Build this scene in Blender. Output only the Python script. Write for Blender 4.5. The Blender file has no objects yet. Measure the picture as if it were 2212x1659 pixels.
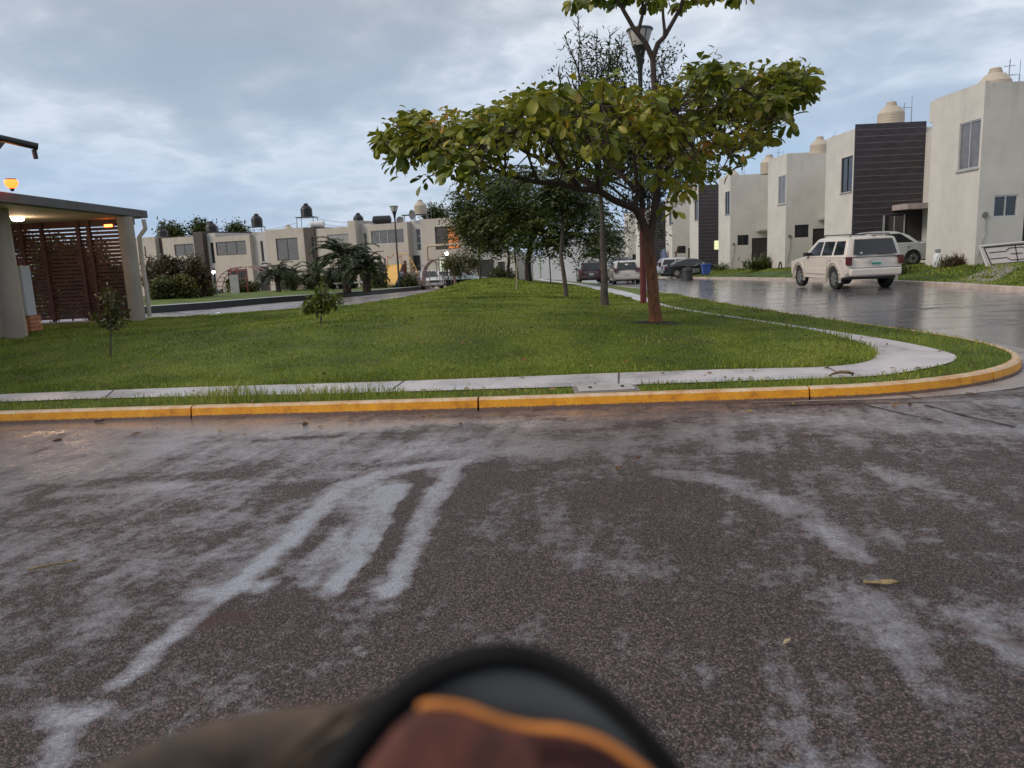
import bpy, bmesh
from mathutils import Vector, Matrix, noise as mnoise
from mathutils.geometry import delaunay_2d_cdt
import math, random
import numpy as np
# ---------------------------------------------------------------- camera model
EYE = np.array([0.0, 0.0, 1.6])
YAW, PITCH, ROLL = math.radians(-0.4), math.radians(9.9), math.radians(-2.6)
FPX = 1603.0; IW, IH = 2212.0, 1659.0
def rot(axis, a):
    c, s = math.cos(a), math.sin(a)
    if axis == 'x': return np.array([[1,0,0],[0,c,-s],[0,s,c]])
    if axis == 'y': return np.array([[c,0,s],[0,1,0],[-s,0,c]])
    return np.array([[c,-s,0],[s,c,0],[0,0,1]])
RC = rot('z', -YAW) @ rot('x', math.pi/2 - PITCH) @ rot('z', ROLL)
def ray(px, py):
    d = np.array([(px-IW/2)/FPX, -(py-IH/2)/FPX, -1.0])
    return RC @ d
def Z0(y):
    y = np.minimum(y, 115.0)
    t = np.maximum(y-22.0, 0.0)
    return -0.029*t*(t/(t+8.0))
def at_y(px, py, Y):
    d = ray(px, py); t = Y/d[1]
    return EYE + d*t
def at_z(px, py, h=0.0, base=True):
    d = ray(px, py); Y = 8.0
    if not base: return EYE + d*((h-EYE[2])/d[2])
    for _ in range(60):
        z = h + float(Z0(Y))
        if d[2] >= -1e-4: return EYE + d*200
        t = (z-EYE[2])/d[2]
        Y = Y*0.5 + 0.5*min(t*d[1], 200)
    return EYE + d*t
def proj(p):
    v = RC.T @ (np.array(p)-EYE)
    return (IW/2 + FPX*v[0]/-v[2], IH/2 - FPX*v[1]/-v[2])
random.seed(7); RNG = np.random.default_rng(7)
SC = bpy.context.scene; COL = SC.collection
cam_d = bpy.data.cameras.new('camera'); cam = bpy.data.objects.new('camera', cam_d); COL.objects.link(cam)
cam.matrix_world = Matrix([list(RC[i]) + [EYE[i]] for i in range(3)] + [[0, 0, 0, 1]])
cam_d.sensor_width = 36.0; cam_d.lens = 36.0*FPX/IW; cam_d.clip_start = 0.02; cam_d.clip_end = 3000
cam_d.dof.use_dof = True; cam_d.dof.focus_distance = 9.0; cam_d.dof.aperture_fstop = 4.2
SC.camera = cam
SC.view_settings.view_transform = 'Standard'; SC.view_settings.look = 'None'
SC.view_settings.gamma = 1.0; SC.view_settings.exposure = 0.65
def nd(nt, t, **kw):
    n = nt.nodes.new(t)
    for k, v in kw.items():
        if k == 'ins':
            for kk, vv in v.items():
                if isinstance(vv, bpy.types.NodeSocket): nt.links.new(vv, n.inputs[kk])
                else: n.inputs[kk].default_value = vv
        else: setattr(n, k, v)
    return n
def math_(nt, op, a, b=None, c=None, clamp=False):
    ins = {0: a}
    if b is not None: ins[1] = b
    if c is not None: ins[2] = c
    return nd(nt, 'ShaderNodeMath', operation=op, use_clamp=clamp, ins=ins).outputs[0]
def ramp(nt, fac, stops, interp='LINEAR'):
    r = nd(nt, 'ShaderNodeValToRGB', ins={0: fac}); cr = r.color_ramp; cr.interpolation = interp
    while len(cr.elements) > 1: cr.elements.remove(cr.elements[-1])
    for i, (p, c) in enumerate(stops):
        e = cr.elements[0] if i == 0 else cr.elements.new(p)
        e.position = p; e.color = (c, c, c, 1) if isinstance(c, (int, float)) else (c[0], c[1], c[2], 1)
    return r.outputs[0]
def mixc(nt, fac, a, b, bt='MIX'):
    n = nd(nt, 'ShaderNodeMix', data_type='RGBA', blend_type=bt)
    for i, v in ((0, fac), (6, a), (7, b)):
        if isinstance(v, bpy.types.NodeSocket): nt.links.new(v, n.inputs[i])
        else: n.inputs[i].default_value = v if i == 0 else (v[0], v[1], v[2], 1)
    return n.outputs[2]
# ---- world: Nishita sky veiled by procedural overcast cloud
SUN_EL, SUN_AZ = math.radians(38), math.radians(-110)     # azimuth from +Y, negative = left
W = bpy.data.worlds.new('World'); SC.world = W; W.use_nodes = True; nt = W.node_tree; nt.nodes.clear()
sky = nd(nt, 'ShaderNodeTexSky', sky_type='NISHITA', sun_disc=False)
sky.sun_elevation = SUN_EL; sky.sun_rotation = SUN_AZ
tc = nd(nt, 'ShaderNodeTexCoord'); sep = nd(nt, 'ShaderNodeSeparateXYZ', ins={0: tc.outputs['Generated']})
zz = math_(nt, 'MAXIMUM', sep.outputs[2], 0.0)
den = math_(nt, 'ADD', zz, 0.22)
u = math_(nt, 'DIVIDE', sep.outputs[0], den); v = math_(nt, 'DIVIDE', sep.outputs[1], den)
cv = nd(nt, 'ShaderNodeCombineXYZ', ins={0: u, 1: v, 2: 0.0})
mp = nd(nt, 'ShaderNodeMapping', ins={'Vector': cv.outputs[0], 'Scale': (1.0, 1.0, 1), 'Location': (3.2, 1.35, 0), 'Rotation': (0, 0, math.radians(12))})
n1 = nd(nt, 'ShaderNodeTexNoise', ins={'Vector': mp.outputs[0], 'Scale': 1.15, 'Detail': 6.0, 'Roughness': 0.5, 'Distortion': 0.15})
n2 = nd(nt, 'ShaderNodeTexNoise', ins={'Vector': mp.outputs[0], 'Scale': 3.4, 'Detail': 7.0, 'Roughness': 0.56, 'Distortion': 0.15})
cl = math_(nt, 'ADD', math_(nt, 'MULTIPLY', n1.outputs[0], 0.70), math_(nt, 'MULTIPLY', n2.outputs[0], 0.30))
ccol = ramp(nt, cl, [(0.34, (0.24, 0.275, 0.33)), (0.42, (0.27, 0.305, 0.355)), (0.47, (0.33, 0.36, 0.405)), (0.505, (0.41, 0.44, 0.48)), (0.545, (0.55, 0.57, 0.60)), (0.60, (0.42, 0.445, 0.485)), (0.66, (0.52, 0.535, 0.56))])
# clear blue band above the horizon
hz = ramp(nt, zz, [(0.0, 1.0), (0.08, 0.95), (0.17, 0.55), (0.30, 0.0)])
nb = nd(nt, 'ShaderNodeTexNoise', ins={'Vector': mp.outputs[0], 'Scale': 0.7, 'Detail': 3.0})
hzf = math_(nt, 'MULTIPLY', hz, ramp(nt, nb.outputs[0], [(0.35, 1.0), (0.62, 0.55)]))
ccol = mixc(nt, hzf, ccol, (0.26, 0.355, 0.50))
ccol10 = nd(nt, 'ShaderNodeVectorMath', operation='SCALE', ins={0: ccol}); ccol10.inputs['Scale'].default_value = 10.0
fin = mixc(nt, 0.90, sky.outputs[0], ccol10.outputs[0])
bg = nd(nt, 'ShaderNodeBackground', ins={'Color': fin, 'Strength': 0.1})
nt.links.new(bg.outputs[0], nd(nt, 'ShaderNodeOutputWorld').inputs[0])
# ---- one soft sun behind the overcast
sd = bpy.data.lights.new('sun', 'SUN'); sd.energy = 1.3; sd.angle = math.radians(25); sd.color = (1.0, 0.90, 0.77)
so = bpy.data.objects.new('sun', sd); COL.objects.link(so)
sdir = Vector((math.sin(SUN_AZ)*math.cos(SUN_EL), math.cos(SUN_AZ)*math.cos(SUN_EL), math.sin(SUN_EL)))
so.rotation_euler = sdir.to_track_quat('Z', 'Y').to_euler(); so.location = (0, 0, 30)
# ---------------------------------------------------------------- helpers
def off_of(o):
    v = np.zeros(3)
    while o is not None: v += np.array(o.location); o = o.parent
    return v
def mesh_obj(name, V, F, mat, parent=None, loc=None, world=True, smooth=False):
    """V world-space (or local if world=False); F list of tuples or (m,k) array"""
    V = np.asarray(V, float)
    base = off_of(parent) if (world and parent is not None) else np.zeros(3)
    l = np.zeros(3) if loc is None else np.array(loc, float)
    if world: V = V - base - (l - (base if parent is not None and loc is not None else 0))
    me = bpy.data.meshes.new(name)
    if isinstance(F, np.ndarray):
        m, k = F.shape
        me.vertices.add(len(V)); me.vertices.foreach_set('co', V.ravel())
        me.loops.add(m*k); me.loops.foreach_set('vertex_index', F.ravel().astype(np.int32))
        me.polygons.add(m); me.polygons.foreach_set('loop_start', np.arange(0, m*k, k, dtype=np.int32))
        me.polygons.foreach_set('loop_total', np.full(m, k, dtype=np.int32)); me.update(calc_edges=True)
    else:
        me.from_pydata([tuple(v) for v in V], [], F)
    if smooth: me.polygons.foreach_set('use_smooth', [True]*len(me.polygons))
    me.materials.append(mat)
    o = bpy.data.objects.new(name, me); COL.objects.link(o)
    if parent is not None: o.parent = parent; o.location = (l - base) if (loc is not None and world) else l
    else: o.location = l
    return o
def tag(o, label=None, cat=None, group=None, kind=None):
    if label: o['label'] = label
    if cat: o['category'] = cat
    if group: o['group'] = group
    if kind: o['kind'] = kind
    return o
def thing(name, label, cat, loc=(0, 0, 0), rz=0.0, group=None):
    o = bpy.data.objects.new(name, None); COL.objects.link(o); o.location = loc; o.rotation_euler = (0, 0, rz)
    o.empty_display_size = 0.3
    return tag(o, label, cat, group)
def dup(root, loc, rz=0.0, label=None, group=None, scale=1.0):
    r = root.copy(); COL.objects.link(r); r.location = loc; r.rotation_euler = (0, 0, rz); r.scale = (scale,)*3
    if label: r['label'] = label
    if group: r['group'] = group
    for ch in list(root.children):
        c = ch.copy(); COL.objects.link(c); c.parent = r
        for g in ch.children:
            d = g.copy(); COL.objects.link(d); d.parent = c
    return r
class MB:
    def __init__(s): s.V = []; s.F = []
    def add(s, V, F):
        b = len(s.V); s.V += [tuple(v) for v in V]; s.F += [tuple(i+b for i in f) for f in F]; return s
    def box(s, x0, y0, z0, x1, y1, z1, M_=None):
        V = [(x, y, z) for x in (x0, x1) for y in (y0, y1) for z in (z0, z1)]
        if M_ is not None: V = [tuple(M_ @ Vector(v)) for v in V]
        return s.add(V, [(0,1,3,2),(4,6,7,5),(0,4,5,1),(2,3,7,6),(0,2,6,4),(1,5,7,3)])
    def tube(s, pts, rad, n=8, cap=True):
        pts = [Vector(p) for p in pts]; m = len(pts)
        if not hasattr(rad, '__len__'): rad = [rad]*m
        rings = []; ref = None
        for i, p in enumerate(pts):
            t = (pts[min(i+1, m-1)] - pts[max(i-1, 0)])
            if t.length < 1e-9: t = Vector((0, 0, 1))
            t.normalize()
            if ref is None: ref = Vector((1, 0, 0)) if abs(t.x) < 0.9 else Vector((0, 1, 0))
            a = (ref - t*ref.dot(t)).normalized(); b = t.cross(a); ref = a
            rings.append([p + (a*math.cos(2*math.pi*k/n) + b*math.sin(2*math.pi*k/n))*rad[i] for k in range(n)])
        F = [(i*n+k, i*n+(k+1) % n, (i+1)*n+(k+1) % n, (i+1)*n+k) for i in range(m-1) for k in range(n)]
        if cap: F += [tuple(range(n))[::-1], tuple((m-1)*n+k for k in range(n))]
        return s.add([tuple(v) for r in rings for v in r], F)
    def lathe(s, c, prof, n=24, axis='z', cap=True):
        V = []; m = len(prof)
        for r, h in prof:
            for k in range(n):
                a = 2*math.pi*k/n; x, y = r*math.cos(a), r*math.sin(a)
                if axis == 'z': V.append((c[0]+x, c[1]+y, c[2]+h))
                elif axis == 'y': V.append((c[0]+x, c[1]+h, c[2]+y))
                else: V.append((c[0]+h, c[1]+x, c[2]+y))
        F = [(i*n+k, i*n+(k+1) % n, (i+1)*n+(k+1) % n, (i+1)*n+k) for i in range(m-1) for k in range(n)]
        if cap: F += [tuple(range(n))[::-1], tuple((m-1)*n+k for k in range(n))]
        return s.add(V, F)
    def prism(s, poly, d, axis='y', o=0.0):
        """poly of 2D pts extruded o..o+d along axis; 2D = the two other axes in xyz order"""
        n = len(poly); V = []
        for t in (o, o+d):
            for a, b in poly: V.append((a, t, b) if axis == 'y' else ((t, a, b) if axis == 'x' else (a, b, t)))
        return s.add(V, [tuple(range(n)), tuple(range(2*n-1, n-1, -1))] + [(i, (i+1) % n, n+(i+1) % n, n+i) for i in range(n)])
    def quad(s, a, b, c, d): return s.add([a, b, c, d], [(0, 1, 2, 3)])
    def build(s, name, mat, parent=None, loc=None, world=True, smooth=False, bevel=0, seg=2, fix=True):
        o = mesh_obj(name, s.V, s.F, mat, parent, loc, world)
        if fix:
            bm = bmesh.new(); bm.from_mesh(o.data); bmesh.ops.recalc_face_normals(bm, faces=bm.faces)
            if smooth:
                for f in bm.faces: f.smooth = True
                for e in bm.edges:
                    if len(e.link_faces) == 2 and e.calc_face_angle(0) > math.radians(38): e.smooth = False
            bm.to_mesh(o.data); bm.free()
        if bevel:
            md = o.modifiers.new('bevel', 'BEVEL'); md.width = bevel; md.segments = seg; md.limit_method = 'ANGLE'; md.angle_limit = math.radians(32)
            if smooth: md.harden_normals = False
        return o
# ---------------------------------------------------------------- materials
MT = {}
def mat(name, col, rough=0.6, metal=0.0, var=0.12, vs=2.5, bump=0.0, bs=40.0, spec=0.5, island=0.0, emit=None, es=0.0,
        streak=0.0, coat=0.0, dirt=0.0, trans=0.0, gen=False, stain=0, col2=None, rvar=0.0):
    if name in MT: return MT[name]
    m = bpy.data.materials.new(name); m.use_nodes = True; nt = m.node_tree; b = nt.nodes['Principled BSDF']
    geo = nd(nt, 'ShaderNodeNewGeometry'); P_ = geo.outputs['Position']
    c = tuple(col)
    n1 = nd(nt, 'ShaderNodeTexNoise', ins={'Vector': P_, 'Scale': vs, 'Detail': 6.0, 'Roughness': 0.6})
    lo = tuple(x*(1-var) for x in c); hi = tuple(min(1, x*(1+var)) for x in c)
    if col2: lo, hi = c, col2
    cc = ramp(nt, n1.outputs[0], [(0.3, lo), (0.7, hi)])
    if island:
        isl = ramp(nt, geo.outputs['Random Per Island'], [(0, 1-island), (1, 1+island)])
        nr = nt.nodes[-1]
        cc = mixc(nt, 1.0, cc, isl, 'MULTIPLY')
    if streak:
        mp = nd(nt, 'ShaderNodeMapping', ins={'Vector': P_, 'Scale': (1.6, 1.6, 0.16)})
        n2 = nd(nt, 'ShaderNodeTexNoise', ins={'Vector': mp.outputs[0], 'Scale': 1.0, 'Detail': 5.0, 'Roughness': 0.65})
        cc = mixc(nt, math_(nt, 'MULTIPLY', ramp(nt, n2.outputs[0], [(0.56, 0.0), (0.8, 1.0)]), streak), cc, tuple(x*0.45 for x in c))
    if stain:
        zc = nd(nt, 'ShaderNodeSeparateXYZ', ins={0: P_}).outputs[2]
        mp = nd(nt, 'ShaderNodeMapping', ins={'Vector': P_, 'Scale': (3.1, 3.1, 0.16)})
        n5 = nd(nt, 'ShaderNodeTexNoise', ins={'Vector': mp.outputs[0], 'Scale': 1.0, 'Detail': 7.0, 'Roughness': 0.7})
        run = math_(nt, 'MULTIPLY', ramp(nt, n5.outputs[0], [(0.53, 0.0), (0.70, 1.0)]), ramp(nt, math_(nt, 'DIVIDE', math_(nt, 'SUBTRACT', zc, stain-2.6), 2.6), [(0.0, 0.0), (0.55, 0.25), (1.0, 0.9)]))
        cc = mixc(nt, math_(nt, 'MULTIPLY', run, 0.6), cc, tuple(x*0.38 for x in c))
    if dirt:
        n3 = nd(nt, 'ShaderNodeTexNoise', ins={'Vector': P_, 'Scale': 1.3, 'Detail': 8.0, 'Roughness': 0.7})
        cc = mixc(nt, math_(nt, 'MULTIPLY', ramp(nt, n3.outputs[0], [(0.45, 0.0), (0.72, 1.0)]), dirt), cc, (0.10, 0.08, 0.06))
    nt.links.new(cc, b.inputs['Base Color'])
    b.inputs['Roughness'].default_value = rough; b.inputs['Metallic'].default_value = metal
    if rvar:
        n4 = nd(nt, 'ShaderNodeTexNoise', ins={'Vector': P_, 'Scale': 3.0, 'Detail': 5.0})
        nt.links.new(ramp(nt, n4.outputs[0], [(0.35, max(0.03, rough-rvar)), (0.65, rough+rvar)]), b.inputs['Roughness'])
    b.inputs['Specular IOR Level'].default_value = spec; b.inputs['Coat Weight'].default_value = coat
    b.inputs['Coat Roughness'].default_value = 0.08
    if emit: b.inputs['Emission Color'].default_value = (*emit, 1); b.inputs['Emission Strength'].default_value = es
    if bump:
        nb = nd(nt, 'ShaderNodeTexNoise', ins={'Vector': P_, 'Scale': bs, 'Detail': 4.0, 'Roughness': 0.6})
        bp = nd(nt, 'ShaderNodeBump', ins={'Height': nb.outputs[0], 'Strength': bump, 'Distance': 0.02})
        nt.links.new(bp.outputs[0], b.inputs['Normal'])
    if trans:
        out = nt.nodes['Material Output']; tr = nd(nt, 'ShaderNodeBsdfTranslucent', ins={0: cc})
        mx = nd(nt, 'ShaderNodeMixShader', ins={0: trans, 1: b.outputs[0], 2: tr.outputs[0]})
        nt.links.new(mx.outputs[0], out.inputs[0])
    MT[name] = m; return m
def leafmat(name, stops, rough=0.45, trans=0.3):
    if name in MT: return MT[name]
    m = bpy.data.materials.new(name); m.use_nodes = True; nt = m.node_tree; b = nt.nodes['Principled BSDF']
    geo = nd(nt, 'ShaderNodeNewGeometry')
    n1 = nd(nt, 'ShaderNodeTexNoise', ins={'Vector': geo.outputs['Position'], 'Scale': 0.8, 'Detail': 3.0})
    f = math_(nt, 'ADD', math_(nt, 'MULTIPLY', geo.outputs['Random Per Island'], 0.6), math_(nt, 'MULTIPLY', ramp(nt, n1.outputs[0], [(0.38, 0.0), (0.62, 1.0)]), 0.4))
    cc = ramp(nt, f, stops)
    nt.links.new(cc, b.inputs['Base Color']); b.inputs['Roughness'].default_value = rough
    tr = nd(nt, 'ShaderNodeBsdfTranslucent', ins={0: cc})
    mx = nd(nt, 'ShaderNodeMixShader', ins={0: trans, 1: b.outputs[0], 2: tr.outputs[0]})
    nt.links.new(mx.outputs[0], nt.nodes['Material Output'].inputs[0])
    MT[name] = m; return m
plaster = mat('plaster_white', (0.55, 0.52, 0.475), 0.85, var=0.09, vs=0.8, bump=0.3, bs=60, streak=0.12, stain=6.6, dirt=.08)
plaster_grey = mat('plaster_grey', (0.42, 0.41, 0.41), 0.85, var=0.06, vs=1.2, bump=0.25, bs=60, streak=0.3)
plaster_cream = mat('plaster_cream', (0.47, 0.41, 0.36), 0.85, var=0.08, vs=0.6, bump=0.2, bs=50, streak=0.2, stain=5.2, dirt=.08)  # pinkish beige, darkened in colour because this row faces away from the light
plaster_side = mat('plaster_side', (0.47, 0.44, 0.42), 0.85, var=0.06, vs=1.0, bump=0.2, bs=50, streak=0.28)
dark_clad = mat('dark_cladding', (0.045, 0.033, 0.032), 0.6, var=0.2, vs=2)
brownpaint = mat('brown_paint', (0.075, 0.052, 0.048), 0.7, var=0.15, vs=2, streak=0.2)
glass_d = mat('dark_glass', (0.02, 0.022, 0.026), 0.08, var=0.3, spec=0.8)
glass_c = mat('curtained_glass', (0.13, 0.12, 0.12), 0.12, var=0.35, vs=4, spec=0.8)
alum = mat('aluminium', (0.55, 0.55, 0.55), 0.4, 0.6, var=0.05)
dframe = mat('dark_frame', (0.03, 0.028, 0.028), 0.5)
darkdoor = mat('dark_steel_door', (0.028, 0.024, 0.026), 0.5, var=0.2)
concrete = mat('concrete', (0.36, 0.34, 0.32), 0.8, var=0.15, vs=2.0, bump=0.3, bs=50, dirt=0.3)
tankm = mat('beige_tank', (0.46, 0.39, 0.31), 0.55, var=0.08, dirt=0.15)
tankb = mat('black_tank', (0.012, 0.012, 0.014), 0.35)
blackm = mat('black_metal', (0.015, 0.015, 0.016), 0.45, var=0.2)
steel = mat('grey_steel', (0.30, 0.30, 0.31), 0.4, 0.7)
redpaint = mat('red_paint', (0.12, 0.010, 0.010), 0.5, var=0.2, dirt=0.4)
darkpost = mat('dark_green_post', (0.02, 0.028, 0.028), 0.5)
rubber = mat('tyre_rubber', (0.012, 0.012, 0.012), 0.75)
# ---------------------------------------------------------------- terrain
def pxline(pts, h): return [tuple(at_z(x, y, h)[:2]) for x, y in pts]
LAWN_IN = pxline([(0,849),(239,840),(478,831.5),(752,824.6),(1078,812.7),(1334,802.4),(1560,795),(1660,792.6),(1750,791),(1806,788),(1850,783),(1879,777),(1893,768),(1893,756),(1872,744),(1842,734),(1769,714),(1641,694),(1513,675.8),(1431,662)], .15)
WALK_OUT = pxline([(0,865.7),(239,857),(702,848.6),(1009,839),(1249,832),(1404,827),(1660,818),(1800,814),(1915,808),(2006,792),(2050,782),(2070,771),(2058,760),(1970,739.7),(1879,725),(1769,708.6),(1641,690),(1513,672),(1431,657)], .15)
LAWN_IN = [(-45, 10.6)] + LAWN_IN + [(3.35, 24), (3.35, 40), (3.35, 108)]
WALK_OUT = [(-45, 9.7)] + WALK_OUT + [(4.1, 24), (4.3, 40), (4.3, 108)]
KERB = [(-45, 10.35)] + [(x, y) for x, y in pxline([(0,916),(385,905),(700,897),(1035,888),(1400,876),(1750,865)], 0)]
# rounded corner: kerb foot sweeps from the near edge round to the far street
KERB += [(3.7, 7.43), (4.3, 7.55), (4.88, 7.76), (5.42, 8.08), (5.92, 8.55), (6.27, 9.15), (6.46, 9.9), (6.50, 10.7), (6.40, 11.7), (6.20, 13.0), (5.95, 14.5), (5.75, 16.5), (5.5, 19), (5.3, 22), (5.2, 26), (5.2, 40), (5.2, 108)]
def smooth_poly(pts, it=2):
    for _ in range(it):
        q = [pts[0]]
        for a, b in zip(pts[:-1], pts[1:]):
            q += [(a[0]*.75+b[0]*.25, a[1]*.75+b[1]*.25), (a[0]*.25+b[0]*.75, a[1]*.25+b[1]*.75)]
        q.append(pts[-1]); pts = q
    return pts
LAWN_IN = smooth_poly(LAWN_IN); WALK_OUT = smooth_poly(WALK_OUT); KERB = smooth_poly(KERB)
def offset(pl, d):
    out = []
    for i, p in enumerate(pl):
        a = pl[max(i-1, 0)]; b = pl[min(i+1, len(pl)-1)]
        tx, ty = b[0]-a[0], b[1]-a[1]; L = math.hypot(tx, ty) or 1
        out.append((p[0]-ty/L*d, p[1]+tx/L*d))
    return out
def seg_dist(P_, poly):
    P_ = np.asarray(P_, float); best = np.full(len(P_), 1e9)
    for a, b in zip(poly[:-1], poly[1:]):
        a = np.array(a); d = np.array(b)-a; L2 = (d@d) or 1e-9
        t = np.clip(((P_-a)@d)/L2, 0, 1); q = a + t[:, None]*d
        best = np.minimum(best, np.hypot(*(P_-q).T))
    return best
def inside(P_, poly):
    P_ = np.asarray(P_, float); x, y = P_[:, 0], P_[:, 1]; r = np.zeros(len(P_), bool); n = len(poly)
    for i in range(n):
        x1, y1 = poly[i]; x2, y2 = poly[(i+1) % n]
        c = ((y1 > y) != (y2 > y)) & (x < (x2-x1)*(y-y1)/((y2-y1) or 1e-12)+x1)
        r ^= c
    return r
PATH_NEAR = [(-45, 17.5)] + pxline([(332,685),(460,678),(584,669),(700,662),(760,657),(870,641),(925,630)], .19) + [(-4.6, 66)]
PATH_FAR = [(-45, 25)] + pxline([(330,678),(460,668),(584,656),(700,647),(800,638),(900,628)], .0) + [(-7.5, 66)]
sm = lambda t: np.clip(t, 0, 1)**2*(3-2*np.clip(t, 0, 1))
LAWN_POLY = LAWN_IN + [(-4.6, 108)] + PATH_NEAR[::-1]
def lawn_h(P_):
    P_ = np.atleast_2d(np.asarray(P_, float)); x, y = P_[:, 0], P_[:, 1]
    d = seg_dist(P_, LAWN_IN); ins = inside(P_, LAWN_POLY); dp = seg_dist(P_, PATH_NEAR)
    r = 0.03*sm(d/0.25) + 0.20*sm((d-0.2)/4.5)
    r = r*sm(dp/5.0) + 0.45*np.exp(-((x+2.0)/3.4)**2-((y-39)/8.0)**2)*sm(dp/2.5) + 0.12*np.exp(-((x+3)/3)**2-((y-14.5)/3)**2)
    nz = np.array([mnoise.noise(Vector((a*.6, b*.6, 0))) for a, b in P_]) * 0.035
    return Z0(y) + 0.14 + np.where(ins, r + nz*sm(d/1.5)*sm(dp/2), 0)
def lawn_z(x, y): return float(lawn_h([(x, y)])[0])
def on_lawn(px, py):
    h = 0.2
    for _ in range(8):
        p = at_z(px, py, h); h = lawn_z(p[0], p[1]) - float(Z0(p[1]))
    return np.array([p[0], p[1], lawn_z(p[0], p[1])])
def resample(pl, step):
    out = [pl[0]]
    for a, b in zip(pl[:-1], pl[1:]):
        n = max(1, int(math.hypot(b[0]-a[0], b[1]-a[1])/step))
        out += [(a[0]+(b[0]-a[0])*k/n, a[1]+(b[1]-a[1])*k/n) for k in range(1, n+1)]
    return out
def sheet(name, poly, zf, mt, step, parent=None, skirt=0.0, bstep=None, jitter=0.25, near=None):
    poly = resample(list(poly)+[poly[0]], bstep or step)[:-1]
    P_ = np.array(poly); x0, y0 = P_.min(0); x1, y1 = P_.max(0)
    g = []
    ys = []; yy = y0
    while yy < y1: ys.append(yy); yy += step*(1 if yy < 22 else 1+(yy-22)/12)
    for yv in ys:
        st = step*(1 if yv < 22 else 1+(yv-22)/12)
        for xv in np.arange(x0, x1, st): g.append((xv+random.uniform(-1, 1)*jitter*st, yv+random.uniform(-1, 1)*jitter*st*.6))
    g = np.array(g); keep = inside(g, poly) & (seg_dist(g, list(poly)+[poly[0]]) > step*0.35); g = g[keep]
    n = len(poly); allp = [Vector(p) for p in poly] + [Vector(p) for p in g]
    v, e, f, *_ = delaunay_2d_cdt(allp, [(i, (i+1) % n) for i in range(n)], [], 1, 1e-5)
    V2 = np.array([tuple(p) for p in v]); Z = zf(V2); V = np.column_stack([V2, Z]); F = [tuple(t) for t in f]
    if skirt:
        nb = len(V); Vb = [(p[0], p[1], float(zf(np.array([p]))[0])) for p in poly]
        V = np.vstack([V, np.array(Vb), np.array(Vb)-[0, 0, skirt]])
        F += [(nb+i, nb+(i+1) % n, nb+n+(i+1) % n, nb+n+i) for i in range(n)]
    o = mesh_obj(name, V, F, mt, parent, smooth=True)
    bm = bmesh.new(); bm.from_mesh(o.data)
    for fc in bm.faces:
        if len(fc.verts) == 3 and fc.normal.z < 0: fc.normal_flip()
    bm.to_mesh(o.data); bm.free()
    return o
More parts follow.
